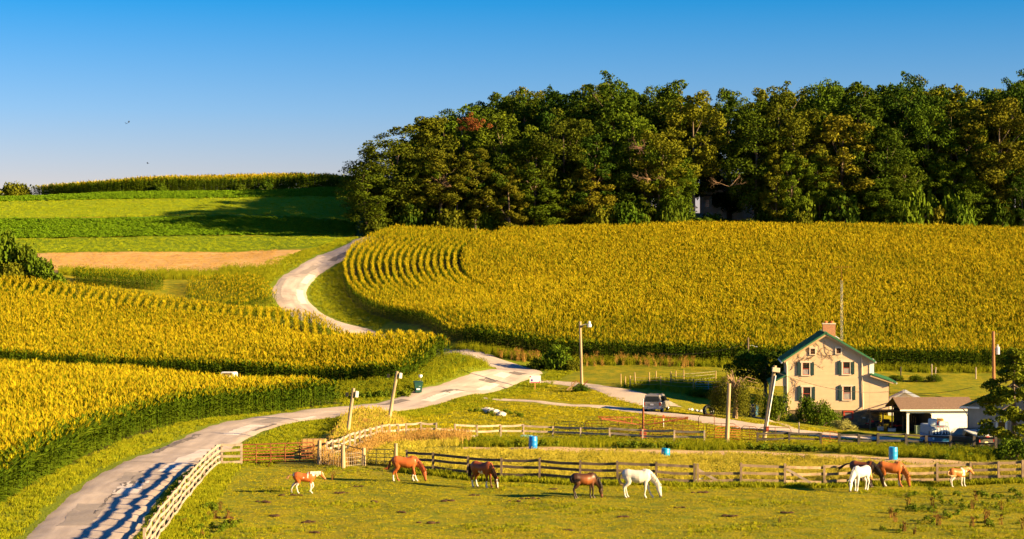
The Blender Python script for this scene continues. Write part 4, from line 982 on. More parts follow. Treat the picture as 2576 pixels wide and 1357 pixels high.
# bins beside the weeping tree
for k, (u, v, m_, lab, h) in enumerate(((1877, 1048, BLACK, 'short black bin left of the grey wheeled bin', .85), (1892, 1049, M('bin_grey', (.20, .18, .165), .55, .1), 'grey wheeled bin beside the garden path', 1.1), (1901, 1046, M('bin_blue', (.05, .16, .30), .5, .1), 'narrow blue bin behind the grey wheeled bin', 1.0), (1914, 1045, BLACK, 'round dark barrel right of the bins', .95))):
    t = thing('wheeled_bin', lab, 'bin', G(u, v), .25); w = .33 if k != 2 else .2
    mb = MB(); mb.add([(-w * .8, -.26, 0), (w * .8, -.26, 0), (w * .8, .26, 0), (-w * .8, .26, 0), (-w, -.33, h), (w, -.33, h), (w, .33, h), (-w, .33, h)], ((3, 2, 1, 0), (4, 5, 6, 7), (0, 1, 5, 4), (1, 2, 6, 5), (2, 3, 7, 6), (3, 0, 4, 7))); mb.build('body', m_, t, bevel=.03)
    MB().prism([(-.36, h), (-.36, h + .05), (.2, h + .12), (.36, h + .04), (.36, h)], 'x', -w - .02, w + .02).build('lid', BLACK, t)
    for sx in (-1, 1): MB().lathe(((.001, -.03), (.11, -.03), (.11, .03), (.001, .03)), 12).build('wheel', BLACK, t, loc=(sx * w * .7, .3, .11), rot=(0, R(90), 0))
# garden fence by the corn: posts with wires, a galvanised gate
GF = gpts((1556, 962), (1578, 967), (1598, 962), (1618, 971), (1632, 958), (1662, 977), (1686, 965), (1722, 963), (1744, 985), (1812, 987), (1812, 960), (1856, 958))
gpost = [(1562, 972, 1.9), (1573, 974, 1.7), (1586, 976, 1.9), (1598, 968, 1.9), (1634, 972, 2.1), (1662, 979, 1.9), (1688, 970, 2.1), (1720, 963, 2.0), (1745, 986, 1.9), (1800, 963, 1.8), (1818, 988, 1.6), (1830, 964, 1.7), (1852, 962, 1.6), (1650, 962, 1.7), (1700, 958, 1.6)]
for k, (u, v, h) in enumerate(sorted(gpost)): post(u, v, h * .72, .07, 'wooden post of the garden wire fence by the corn, %s from the left' % ORD[k], M('yellow_post', (.36, .25, .10), .9, .3), lean=random.uniform(-.06, .06))
for k, (a, b, lab) in enumerate((((1586, 976), (1662, 979), 'slack wires of the garden fence, left stretch'), ((1662, 979), (1745, 986), 'slack wires of the garden fence, middle stretch'), ((1688, 970), (1800, 963), 'slack wires of the garden fence, back stretch'))):
    p, q = G(*a), G(*b); mb = MB()
    for z in (.55, .95, 1.25): mb.tube([p.lerp(q, t_) + Vector((0, 0, z - .1 * 4 * t_ * (1 - t_))) - p for t_ in np.linspace(0, 1, 7)], .014, 4)
    tag(mb.build('wire_fence', WIRE, None, p), lab, 'fence')
tube_gate('farm_gate', G(1750, 987), G(1814, 988), 1.15, 3, 1, GALV, 'galvanised silver gate in the garden fence left of the weeping tree', .03)
tag(MB().bar((0, 0, 1.0), (1.6, -.3, 0), .08, .1).build('brace_board', WOOD_P, None, G(1822, 988)), 'diagonal brace board right of the silver gate', 'board')
for k, u in enumerate((2266, 2344, 2352, 2455)): post(u, 953, 1.35 if k != 1 else 1.7, .07, 'thin post in the grass strip below the corn, %s right of the house' % ORD[k], WOOD_P if k else WOOD_D, lean=.1 if k == 2 else 0)
# ================================================================ BUILDINGS
CREAM = M('cream_siding', (.66, .475, .30), .7, .05, 1.5)
GREENR = M('green_metal_roof', (.045, .17, .075), .45, .12, 2, .0, spec=.5)
GREENS = M('shutter_green', (.018, .045, .045), .6, .12)
REDF = M('red_sash', (.42, .06, .03), .6, .15)
PANE = M('window_pane', (.020, .017, .018), .12, .2, 3, spec=.6)
CURT = M('curtain', (.34, .30, .29), .8, .15, 8)
TRIM = M('cream_trim', (.68, .56, .42), .6, .04)
BROWNR = M('brown_shingle', (.20, .125, .085), .9, .25, 7, bmp=.5, stretch=(1, 1, 3))
GREYW = M('grey_siding', (.34, .31, .27), .8, .08, 3)
DECK = M('deck_wood', (.20, .135, .075), .9, .3, 4)
DECKD = M('deck_dark', (.06, .045, .032), .9, .3, 4)
def brick_mat():
    m, nt, p = new_mat('chimney_brick'); v = coords(nt, 'Object'); b = nt.nodes.new('ShaderNodeTexBrick'); b.inputs['Scale'].default_value = 4.6
    mp = nt.nodes.new('ShaderNodeMapping'); mp.inputs['Rotation'].default_value = (R(90), 0, 0); nt.links.new(v, mp.inputs[0]); nt.links.new(mp.outputs[0], b.inputs['Vector'])
    b.inputs['Color1'].default_value = (.50, .19, .075, 1); b.inputs['Color2'].default_value = (.36, .12, .05, 1); b.inputs['Mortar'].default_value = (.36, .25, .17, 1); b.inputs['Mortar Size'].default_value = .03
    nt.links.new(b.outputs['Color'], p.inputs['Base Color']); p.inputs['Roughness'].default_value = .9; bump(nt, p, b.outputs['Fac'], -.5, .01); return m
BRICK = brick_mat()
def siding(mb, x0, x1, zb, top, y=0.0, step=.13, face=-1):
    """clapboards on the plane y: each board leans out at its foot; top(x) gives the upper limit"""
    z = zb; n = 0
    xs = np.linspace(x0, x1, 120); tp = np.array([top(x) for x in xs])
    while z < tp.max():
        ok = xs[tp > z + .02]
        if len(ok):
            a, b = ok.min(), ok.max(); ok2 = xs[tp > min(z + step, tp.max() - .001)]
            a2, b2 = (ok2.min(), ok2.max()) if len(ok2) else ((a + b) / 2, (a + b) / 2)
            f = face
            mb.add([(a, y + f * .028, z), (b, y + f * .028, z), (b2, y + f * .006, z + step), (a2, y + f * .006, z + step), (a, y, z), (b, y, z)], ((0, 1, 2, 3), (4, 5, 1, 0)))
        z += step
def window(t, x0, x1, z0, z1, y, mats=(TRIM, REDF, PANE), curtain=0, cross=False, hood=True, tr=.14):
    w = MB()
    w.box((x0 + x1) / 2, y - .035, z0 - tr * .4, x1 - x0 + 2 * tr, .09, tr * .8)
    for xx in (x0 - tr / 2, x1 + tr / 2): w.box(xx, y - .03, (z0 + z1) / 2, tr, .07, z1 - z0)
    w.box((x0 + x1) / 2, y - .04, z1 + tr * .65, x1 - x0 + 2 * tr + (.22 if hood else 0), .1, tr * 1.3)
    o = w.build('window', mats[0], t)
    MB().box((x0 + x1) / 2, y - .002, (z0 + z1) / 2, x1 - x0, .03, z1 - z0).build('pane', mats[2], o)
    if curtain: MB().box((x0 + x1) / 2, y - .020, z0 + (z1 - z0) * (curtain / 2 if curtain > 0 else 1 + curtain / 2), (x1 - x0) * .86, .008, (z1 - z0) * abs(curtain)).build('curtain', CURT, o)
    s = MB(); r = .05
    s.box(x0 + r / 2, y - .03, (z0 + z1) / 2, r, .025, z1 - z0); s.box(x1 - r / 2, y - .03, (z0 + z1) / 2, r, .025, z1 - z0); s.box((x0 + x1) / 2, y - .03, z0 + r / 2, x1 - x0 - 2 * r, .025, r); s.box((x0 + x1) / 2, y - .03, z1 - r / 2, x1 - x0 - 2 * r, .025, r); s.box((x0 + x1) / 2, y - .031, (z0 + z1) / 2, x1 - x0 - 2 * r, .027, r)
    if cross: s.box((x0 + x1) / 2, y - .032, (z0 + z1) / 2, .035, .027, z1 - z0 - .02)
    s.build('sash', mats[1], o)
    return o
def shutter(t, x0, x1, z0, z1, y):
    o = MB().box((x0 + x1) / 2, y - .05, (z0 + z1) / 2, x1 - x0, .05, z1 - z0).build('shutter', GREENS, t)
    MB().box((x0 + x1) / 2, y - .08, (z0 + z1) / 2 - (z1 - z0) * .24, (x1 - x0) * .66, .016, (z1 - z0) * .4).build('panel', GREENS, o); MB().box((x0 + x1) / 2, y - .08, (z0 + z1) / 2 + (z1 - z0) * .24, (x1 - x0) * .66, .016, (z1 - z0) * .4).build('panel', GREENS, o)
hd = 185.0; hx = (2085 - CX) / F * hd; HZ0 = CAMZ - (1032 - HY) / F * hd
house = thing('farmhouse', 'cream two-storey farmhouse with green metal roof and dark green shutters', 'house', (hx, hd, HZ0), R(-6))
sc_ = hd / F
def hxz(cx_, cy_):            # from the enlarged view of the gable to metres on it
    return ((3000 + cx_ / 2.713) / 1.59 - 2085) * sc_, (1032 - (1250 + cy_ / 2.713) / 1.59) * sc_
AX, AZ, EL, ER = -.30, 7.72, (-4.2, 5.12), (4.05, 5.2)
EX1 = 5.95
def htop(x):
    if x <= AX: return EL[1] + (AZ - EL[1]) * (x - EL[0]) / (AX - EL[0])
    if x <= ER[0]: return ER[1] + (AZ - ER[1]) * (ER[0] - x) / (ER[0] - AX)
    return 3.62 + (3.02 - 3.62) * (x - ER[0]) / (EX1 - ER[0])
mb = MB(); siding(mb, -4.2, 4.05, 0, htop); mb.prism([(-4.2, 0), (4.05, 0), ER, (AX, AZ), EL], 'y', .002, 8.2); mb.build('wall', CREAM, house)
mb = MB(); siding(mb, 4.06, EX1, 0, htop); mb.prism([(4.052, 0), (EX1, 0), (EX1, 3.02), (4.052, 3.62)], 'y', .002, 8.0); mb.build('wall', CREAM, house)
MB().box(4.06, 0, 4.40, .10, .12, 1.5).build('corner_board', TRIM, house); MB().box(-4.22, 0, 2.55, .10, .12, 5.1).build('corner_board', TRIM, house)
MB().box(4.3, .6, 4.42, .42, 1.1, 1.5).build('sunlit_wall_box', WHITE, house)  # white box added in place of the bright sunlit side wall
def slope_roof(t, a, b, y0, y1, mat, th=.09, ribs=True, name='roof', ribstep=.45, down=None):
    """sheet from ridge point a=(x,z) to eave point b, between y0 and y1, with standing seams"""
    a = Vector((a[0], 0, a[1])); b = Vector((b[0], 0, b[1])); d = (b - a).normalized(); n = Vector((-d.z, 0, d.x)); n = n if n.z > 0 else -n
    pr = [(a.x, a.z), (b.x, b.z), ((b + n * th).x, (b + n * th).z), ((a + n * th).x, (a + n * th).z)]
    o = MB().prism(pr, 'y', y0, y1).build(name, mat, t)
    if ribs:
        for k, y in enumerate(np.arange(y0 + .02, y1, ribstep)): MB().bar((a + n * (th + .02)) + Vector((0, y + .02, 0)), (b + n * (th + .02)) + Vector((0, y + .02, 0)), .03, .045).build('seam', mat, o)
    return o
slope_roof(house, (AX - .02, AZ + .0), (-4.68, 4.83), -.42, 8.6, GREENR, .12)
slope_roof(house, (AX + .02, AZ + .0), (4.55, 4.90), -.42, 8.6, GREENR, .12)
slope_roof(house, (4.1, 3.66), (6.65, 2.80), -.40, 8.4, GREENR, .10)
MB().box(AX, 4.1, AZ + .15, .28, 9.0, .06).build('ridge_cap', GREENR, house)
def gutter(x, z, y0, y1):
    MB().prism([(x - .06, z), (x + .07, z), (x + .07, z + .13), (x + .02, z + .13), (x + .02, z + .04), (x - .06, z + .04)], 'y', y0, y1).build('gutter', WHITE, house)
gutter(4.62, 4.80, -.45, 8.6); gutter(6.70, 2.70, -.45, 8.4); gutter(-4.74, 4.73, -.45, 8.6)
mb = MB()     # rake boards under the roof edge
for p, q in (((AX, AZ - .10), (-4.5, 4.84)), ((AX, AZ - .10), (4.4, 4.90)), ((4.1, 3.52), (6.5, 2.74))): mb.bar((p[0], -.34, p[1]), (q[0], -.34, q[1]), .03, .16)
mb.build('rake_board', M('rake', (.50, .33, .18), .8, .1), house)
MB().tube([(3.25, -.07, 5.5), (3.3, -.09, 4.6), (3.42, -.09, .4), (3.38, -.3, .12)], .05, 8).build('downspout', TRIM, house); MB().tube([(-4.26, -.1, 4.8), (-4.2, -.12, 4.4), (-4.16, -.12, -.3)], .05, 8).build('downspout', TRIM, house)
for (xa, xb, ya, yb, cur, sh) in ((573, 645, 548, 680, .45, ((515, 556), (656, 696))), (1007, 1080, 538, 668, .5, ((950, 992), (1088, 1128))), (578, 657, 813, 955, 0, ((518, 560), (669, 707))), (1010, 1090, 803, 945, .55, ((955, 996), (1102, 1139)))):
    x0, z1 = hxz(xa, ya); x1, z0 = hxz(xb, yb); window(house, x0, x1, z0, z1, -.035, curtain=cur)
    for s0, s1 in sh:
        sx0, sz1 = hxz(s0, ya - 6); sx1, sz0 = hxz(s1, yb + 4); shutter(house, sx0, sx1, sz0, sz1, -.03)
for (xa, xb, ya, yb) in ((658, 707, 394, 455), (935, 983, 388, 447)):
    x0, z1 = hxz(xa, ya); x1, z0 = hxz(xb, yb); window(house, x0, x1, z0, z1, -.035, (TRIM, M('sash_brown', (.16, .07, .045), .7), PANE), 0, True, False, .11)
ch = MB().box(.22, 3.2, 7.85, 1.28, .85, 1.55).build('chimney', BRICK, house)
MB().box(.22, 3.2, 8.66, 1.36, .93, .1).build('cap', M('chimney_cap', (.60, .52, .44), .9), ch)
for k in (-.3, .3): MB().lathe(((.14, 0), (.16, .22), (.12, .22), (.12, 0)), 10, o=(.22 + k, 3.2, 8.71)).build('flue_pot', M('terracotta', (.50, .15, .05), .8), ch)
MB().bar((.75, 1.4, 7.45), (1.15, 1.4, 7.18), .5, .08).build('skylight', M('skylight_glass', (.62, .66, .74), .2, .05), house)
# foundation: masonry core with individual stones where it shows
MB().prism([(-4.15, -2.4), (5.0, -2.4), (5.0, -.02), (-4.15, -.02)], 'y', .06, 8).build('foundation', M('mortar', (.24, .17, .10), .95, .25, 4, bmp=.4), house)
STM = [M('stone_a', (.34, .22, .115), .9, .2, 6, bmp=.4), M('stone_b', (.26, .185, .115), .9, .2, 6, bmp=.4), M('stone_c', (.42, .29, .15), .9, .2, 6, bmp=.4), M('stone_d', (.20, .155, .11), .9, .2, 6, bmp=.4)]
gs = random.Random(21); fnd = [o for o in house.children if o.name.startswith('foundation')][0]
z = -.05; row = 0
while z > -2.05:
    hh = gs.uniform(.15, .24); x = .35 + gs.uniform(0, .2)
    while x < 4.9:
        w = gs.uniform(.24, .55)
        if not (1.42 < x + w / 2 < 2.5 and -1.0 < z - hh / 2 < -.1):
            MB().box(x + w / 2, .04 - gs.uniform(0, .03), z - hh / 2, w - .03, .1, hh - .03, rot=(gs.uniform(-.04, .04), gs.uniform(-.06, .06), gs.uniform(-.05, .05))).build('stone', gs.choice(STM), fnd, bevel=.022)
        x += w
    z -= hh
window(house, 1.55, 2.35, -.85, -.2, .02, (REDF, REDF, M('cellar_pane', (.17, .15, .14), .4)), 0, False, False, .10)
MB().box(3.5, -.03, -.75, .3, .04, .1).build('vent', WHITE, house)
# porch on the left
mb = MB(); siding(mb, -5.75, -4.25, 2.42, lambda x: 2.62 + (3.42 - 2.62) * (x + 5.75) / 1.5, -.02, .12); mb.prism([(-5.75, 2.42), (-4.22, 2.42), (-4.22, 3.42), (-5.75, 2.62)], 'y', -.015, .1); mb.build('porch_gable', CREAM, house)
slope_roof(house, (-4.2, 3.5), (-5.98, 2.56), -.3, 7.5, GREENR, .08, name='porch_roof')
for y in (.0, 3.6, 7.2): MB().box(-5.68, y, .55, .13, .13, 3.75).build('porch_post', WHITE, house)
MB().box(-4.95, 3.7, -.42, 1.6, 7.6, .12).build('porch_floor', DECK, house)
# deck on the right with posts, rail and stair
DX0, DX1 = 3.7, 7.05
MB().box((DX0 + DX1) / 2 + .2, -1.1, .02, DX1 - DX0, 2.0, .14).build('deck_edge', DECKD, house)
for k in range(14): MB().box(DX0 + .33 + k * .24, -1.1, .115, .21, 2.0, .04).build('deck_board', DECK, house)
for x in (3.95, 5.2, 6.1, 7.15): MB().box(x, -2.0, -1.1, .14, .14, 2.2).build('deck_post', DECK, house)
for z in (.5, .85, 1.2): MB().box(6.66, -2.02, z, 1.15, .05, .09).build('deck_rail', DECK, house)
for x in (6.12, 7.2): MB().box(x, -2.02, .72, .12, .12, 1.2).build('rail_post', DECK, house)
for z in (.5, .85, 1.2): MB().box(7.24, -1.0, z, .05, 1.9, .09).build('deck_rail', DECK, house)
MB().box(6.0, 1.2, 1.5, .09, 2.2, 2.9).build('brown_door_wall', DECKD, house)
# bare vine climbing over the gable
gv = random.Random(8); mb = MB()
def vine(x, z, ang, ln, r, dep):
    pts = [(x, -.05, z)]
    for _ in range(int(ln / .22)):
        ang += gv.gauss(0, .45); x += math.cos(ang) * .22; z += math.sin(ang) * .22
        if x < -4.1 or x > 2.2 or z > htop(x) - .15 or z < .3: break
        pts.append((x, -.05 - gv.uniform(0, .02), z))
    if len(pts) > 1:
        mb.tube(pts, [r * (1 - .6 * k / len(pts)) for k in range(len(pts))], 4)
        if dep:
            for q in pts[1::2]:
                if gv.random() < .55: vine(q[0], q[2], ang + gv.choice((-1, 1)) * gv.uniform(.5, 1.5), ln * gv.uniform(.3, .6), r * .6, dep - 1)
for (x, z, a, l) in ((-4.05, .6, 1.6, 5.5), (-4.0, 1.5, 1.45, 5), (-3.9, 4.0, .7, 5.5), (-3.6, 4.6, .5, 5), (-2.2, 5.2, .3, 4), (-1.5, 5.8, .9, 3), (-3.8, 3.2, .3, 2.5), (-.4, 7.0, -1.4, 2.5)): vine(x, z, a, l, .022, 2)
vo = mb.build('climbing_vine', M('vine_bark', (.20, .105, .045), .9, .3), None, house.location, (0, 0, R(-6))); tag(vo, 'bare brown vine spreading over the left of the cream gable', 'vine')
# lattice aerial mast behind the house
am = on(*UD(2117, 200)); t = thing('aerial_mast', 'thin lattice aerial mast with a wide antenna behind the chimney', 'antenna', am); top_z = CAMZ - (705 - HY) / F * 200 - am.z
for k in range(3): a_ = k * 2.094; MB().bar((.16 * math.cos(a_), .16 * math.sin(a_), 0), (.12 * math.cos(a_), .12 * math.sin(a_), top_z), .014, .014, up=(0, 1, 0)).build('rail', GALV, t)
mb = MB()
for k in range(int(top_z / .4)):
    for j in range(3): a_, b_ = j * 2.094, (j + 1) * 2.094; mb.bar((.15 * math.cos(a_), .15 * math.sin(a_), k * .4), (.15 * math.cos(b_), .15 * math.sin(b_), k * .4 + .4), .008, .008)
mb.build('lacing', GALV, t)
MB().bar((0, 0, top_z), (0, 0, top_z + 1.5), .03, .03, up=(0, 1, 0)).build('spike', RUST, t); mb = MB(); mb.bar((-1.1, 0, top_z + 1.4), (1.1, 0, top_z + 1.45), .03, .03)
for x in np.linspace(-1, 1, 8): mb.bar((x, -.35, top_z + 1.42), (x, .35, top_z + 1.42), .015, .015)
mb.build('aerial', RUST, t)
# ---- white garage with open bay
gd = 178.0; gx = (2281 - CX) / F * gd; gzb = hz(gx + 3, gd) - .05
gar = thing('garage', 'white sided garage with brown shingle roof and an open bay', 'garage', (gx, gd, gzb), R(3)); GW, GH = 6.6, CAMZ - (1029 - HY) / F * gd - gzb
WSID = M('white_siding', (.84, .80, .77), .65, .03, 2)
mb = MB(); siding(mb, 2.45, GW, 0, lambda x: GH, 0, .13); mb.box((2.45 + GW) / 2, .06, GH / 2, GW - 2.45, .1, GH); mb.build('wall', WSID, gar)
mb = MB(); oh = GH - .42; mb.prism([(0, 0), (.22, 0), (.22, oh - .15), (.36, oh), (2.28, oh), (2.451, oh - .17), (2.451, GH), (0, GH)], 'y', .0, .12); mb.build('door_surround', WHITE, gar)
MB().box(GW / 2, 4.9, GH / 2, GW, .12, GH).build('back_wall', M('garage_dark', (.05, .045, .04), .9), gar); MB().box(GW - .05, 2.5, GH / 2, .1, 4.8, GH).build('side_wall', WSID, gar); MB().box(2.5, 2.5, GH / 2, .08, 4.7, GH).build('inner_wall', DECKD, gar)
mb = MB(); mb.add([(-.75, -.35, GH - .06), (GW + .3, -.35, GH - .06), (GW + .3, 2.5, GH + .98), (-.75, 2.5, GH + .98), (-.75, -.35, GH - .14), (GW + .3, -.35, GH - .14), (GW + .3, 2.5, GH + .9), (-.75, 2.5, GH + .9)], ((0, 1, 2, 3), (7, 6, 5, 4), (0, 4, 5, 1), (1, 5, 6, 2), (2, 6, 7, 3), (3, 7, 4, 0))); mb.build('roof', BROWNR, gar)
mb = MB(); mb.add([(-.75, 5.35, GH - .06), (GW + .3, 5.35, GH - .06), (GW + .3, 2.5, GH + .979), (-.75, 2.5, GH + .979), (-.75, 5.35, GH - .14), (GW + .3, 5.35, GH - .14), (GW + .3, 2.5, GH + .9), (-.75, 2.5, GH + .9)], ((3, 2, 1, 0), (4, 5, 6, 7), (0, 1, 5, 4), (1, 2, 6, 5), (2, 3, 7, 6), (3, 0, 4, 7))); mb.build('roof', BROWNR, gar)
MB().box(GW / 2 - .2, -.38, GH - .12, GW + 1.1, .05, .14).build('fascia', WHITE, gar)
stw = thing('wooden_stair', 'brown wooden stair seen inside the garage bay', 'stairs', gar.matrix_basis @ Vector((.4, 3.2, .1)), R(3))
MB().bar((0, 0, 1.7), (1.6, 0, .3), .06, .25).build('stringer', DECKD, stw)
for k in range(7): MB().box(.15 + k * .2, .0, 1.55 - k * .15 + .32, .05, .05, .75).build('baluster', DECK, stw)
fz = thing('chest_freezer', 'pale green chest freezer in the garage bay', 'freezer', gar.matrix_basis @ Vector((1.55, .9, .02)), R(3)); MB().box(0, 0, .38, .95, .6, .76).build('body', M('freezer_green', (.20, .26, .17), .5, .08), fz, bevel=.03); MB().box(0, 0, .80, .98, .63, .08).build('lid', MATS['freezer_green'], fz, bevel=.02)
lp = thing('wood_pallet', 'leaning slatted pallet against the white garage wall', 'pallet', gar.matrix_basis @ Vector((5.05, -.35, .02)), R(3))
for k in range(9): MB().bar((k * .16 - .3, -.1, .0), (k * .16 + .12, .12, .75), .05, .03).build('slat', WOOD_P, lp)
MB().bar((-.3, 0, .35), (1.25, 0, .42), .04, .06).build('rail', WOOD_P, lp)
# ---- grey building with green roof, right edge
bd_ = 155.0; bx = (2434 - CX) / F * bd_; bz = hz(bx + 2, bd_) - .1; EH = CAMZ - (1021 - HY) / F * bd_ - bz
gbld = thing('grey_building', 'grey sided outbuilding with dark green roof behind the evergreen', 'outbuilding', (bx, bd_, bz), R(-33))
top2 = lambda x: EH + 1.9 * (1 - abs(x - 4.2) / 4.2)
mb = MB(); siding(mb, 0, 8.4, 0, top2, 0, .15); mb.prism([(0, 0), (8.4, 0), (8.4, EH), (4.2, EH + 1.9), (0, EH)], 'y', .002, 9); mb.build('wall', GREYW, gbld)
GR2 = M('teal_roof', (.018, .10, .085), .5, .15, spec=.4)
slope_roof(gbld, (4.18, EH + 1.96), (-.45, EH - .18), -.4, 9.3, GR2, .1); slope_roof(gbld, (4.22, EH + 1.96), (8.85, EH - .18), -.4, 9.3, GR2, .1)
MB().box(-.5, 4.4, EH - .16, .14, 9.6, .13).build('gutter', WHITE, gbld); MB().box(.35, -.42, EH - .12, 1.6, .05, .16).build('fascia', WHITE, gbld); MB().tube([(-.4, -.3, EH - .2), (-.1, -.15, EH - .5), (.05, -.1, EH - .9), (.06, -.1, .2)], .045, 6).build('downspout', GREYW, gbld)
window(gbld, 2.6, 3.3, 1.2, 2.4, -.04, (WHITE, WHITE, PANE)); MB().box(4.4, -.05, 1.05, 1.0, .06, 2.1).build('door', M('door_grey', (.42, .44, .48), .6), gbld)
# ---- small white shed behind the garage
sd = 190.0; sx_ = (2276 - CX) / F * sd; sz = hz(sx_, sd); AP = CAMZ - (986 - HY) / F * sd - sz
shd = thing('garden_shed', 'small white gabled shed showing above the garage roof', 'shed', (sx_, sd, sz), R(-12)); EHs = AP - .95
mb = MB(); siding(mb, -1.7, 1.7, 0, lambda x: EHs + .85 * (1 - abs(x) / 1.7), 0, .14); mb.prism([(-1.7, 0), (1.7, 0), (1.7, EHs), (0, EHs + .85), (-1.7, EHs)], 'y', .002, 4); mb.build('wall', WSID, shd)
PALER = M('pale_metal_roof', (.42, .44, .50), .5, .08)
slope_roof(shd, (-.01, AP - .1), (-2.05, EHs - .17), -.35, 4.3, PALER, .07, ribstep=.6); slope_roof(shd, (.01, AP - .1), (2.05, EHs - .17), -.35, 4.3, PALER, .07, ribstep=.6); MB().box(0, -.04, .9, .9, .05, 1.8).build('door', TRIM, shd)
# ---- white house hidden in the wood
wd = 374.0; wx = (1800 - CX) / F * wd; wz = hz(wx, wd); wh = thing('white_house', 'white sided house half hidden among the woodland trees', 'house', (wx, wd, wz), R(-6))
wtop = lambda x: 9.4 + 2.2 * (1 - abs(x) / 3.2)
mb = MB(); siding(mb, -3.2, 3.2, 0, wtop, 0, .25); mb.prism([(-3.2, 0), (3.2, 0), (3.2, 9.4), (0, 11.6), (-3.2, 9.4)], 'y', .002, 9); mb.build('wall', WSID, wh)
mb = MB(); siding(mb, 3.21, 9.2, 0, lambda x: 6.6 - abs(x - 5.6) * .55, -.5, .25); mb.prism([(3.21, 0), (9.2, 0), (9.2, 4.6), (5.6, 6.6), (3.21, 5.3)], 'y', -.498, 8); mb.build('wing_wall', WSID, wh)
GRAYR = M('grey_shingle', (.10, .10, .11), .9, .2)
slope_roof(wh, (0, 11.65), (-3.7, 9.1), -.5, 9.4, GRAYR, .12, False); slope_roof(wh, (0, 11.65), (3.7, 9.1), -.5, 9.4, GRAYR, .12, False); slope_roof(wh, (5.6, 6.75), (9.9, 4.3), -.95, 8.3, GRAYR, .12, False); slope_roof(wh, (5.6, 6.75), (3.25, 5.4), -.95, 8.3, GRAYR, .12, False)
for x in (-1.7, 1.7): window(wh, x - .45, x + .45, 6.2, 7.9, -.03, (WHITE, WHITE, PANE))
for x in (-1.7, 1.7): window(wh, x - .45, x + .45, 2.6, 4.3, -.03, (WHITE, WHITE, PANE))
MB().box(0, -.9, 5.0, 5.6, 1.8, .16).build('porch_roof', GRAYR, wh)
for x in (-2.6, -.9, .9, 2.6): MB().box(x, -1.7, 2.5, .2, .2, 4.9).build('porch_column', WHITE, wh)
# ---- clutter under the deck
def atdeck(x, y, z=0): return house.matrix_basis @ Vector((x, y, z))
RED = M('gloss_red', (.55, .02, .015), .3, .1, spec=.6)
def motorbike(p, rz, label):
    t = thing('motorbike', label, 'motorbike', p, rz)
    for y in (-.62, .62):
        w = MB().tube([(0, y + .26 * math.cos(a_), .3 + .26 * math.sin(a_)) for a_ in np.linspace(0, 6.283, 18)], .05, 6).build('wheel', BLACK, t)
        MB().lathe(((.001, -.02), (.08, -.02), (.08, .02), (.001, .02)), 8).build('hub', GALV, w, loc=(0, y, .3), rot=(0, R(90), 0))
    MB().box(0, 0, .42, .24, .5, .34).build('engine', BLACK, t, bevel=.04); MB().box(0, .18, .78, .26, .55, .22).build('tank', RED, t, bevel=.08); MB().box(0, -.38, .80, .24, .6, .1).build('seat', BLACK, t, bevel=.03); MB().box(0, -.7, .72, .2, .3, .1).build('tail', RED, t, bevel=.03)
    MB().tube([(-.32, .48, 1.05), (-.1, .55, 1.0), (.1, .55, 1.0), (.32, .48, 1.05)], .018, 5).build('handlebar', GALV, t); MB().tube([(0, .52, .95), (0, .66, .3)], .03, 5).build('fork', GALV, t); MB().box(0, .62, .58, .16, .4, .05).build('mudguard', RED, t)
p = atdeck(4.35, -1.2); p.z = hz(p.x, p.y); motorbike(p, R(60), 'red motorbike parked under the deck')
def simple(name, p, parts, label, cat, rz=0.0):
    p = Vector(p); p.z = hz(p.x, p.y); t = thing(name, label, cat, p, rz)
    for nm, bx_, m_, bv in parts: MB().box(*bx_).build(nm, m_, t, bevel=bv)
    return t
p = atdeck(5.55, -1.3); t = simple('gas_grill', p, (('firebox', (0, 0, .75, .8, .5, .28), BLACK, .05), ('lid', (0, 0, .98, .78, .48, .2), BLACK, .08), ('leg', (-.33, 0, .3, .06, .4, .6), BLACK, 0), ('leg', (.33, 0, .3, .06, .4, .6), BLACK, 0), ('side_shelf', (.55, 0, .8, .3, .4, .04), DECKD, 0)), 'black covered grill under the deck', 'grill')
p = atdeck(6.5, -1.2); t = simple('riding_mower', p, (('hood', (0, .4, .62, .55, .7, .42), RED, .1), ('seat', (0, -.35, .75, .45, .12, .5), BLACK, .04), ('fender', (0, -.3, .5, .8, .6, .14), RED, .05), ('deck', (0, .1, .22, 1.0, .6, .16), BLACK, .03)), 'red riding mower at the right end under the deck', 'mower', .5)
for sx in (-.38, .38):
    for y, r_ in ((-.35, .24), (.6, .18)): MB().lathe(((.001, -.08), (r_, -.08), (r_, .08), (.001, .08)), 14).build('wheel', BLACK, t, loc=(sx, y, r_), rot=(0, R(90), 0))
p = atdeck(4.9, -2.6); simple('storage_bin', p, (('body', (0, 0, .17, .55, .36, .34), M('bin_pale', (.42, .45, .5), .5), .03), ('lid', (0, 0, .36, .6, .4, .05), WHITE, .01)), 'pale storage box on the grass in front of the deck, left', 'box', .2)
p = atdeck(6.0, -2.7); simple('storage_bin', p, (('body', (0, 0, .14, .75, .4, .28), WHITE, .03), ('lid', (0, 0, .3, .8, .44, .05), MATS['bin_pale'], .01)), 'white flat box on the grass in front of the deck, right', 'box', -.1)
p = atdeck(3.3, -1.7); t = simple('board_pile', p, tuple(('board', (0, k * .12, .06 + .05 * k, 1.9, .2, .05), DECKD, 0) for k in range(5)), 'dark pile of boards by the stone foundation', 'boards', .1)
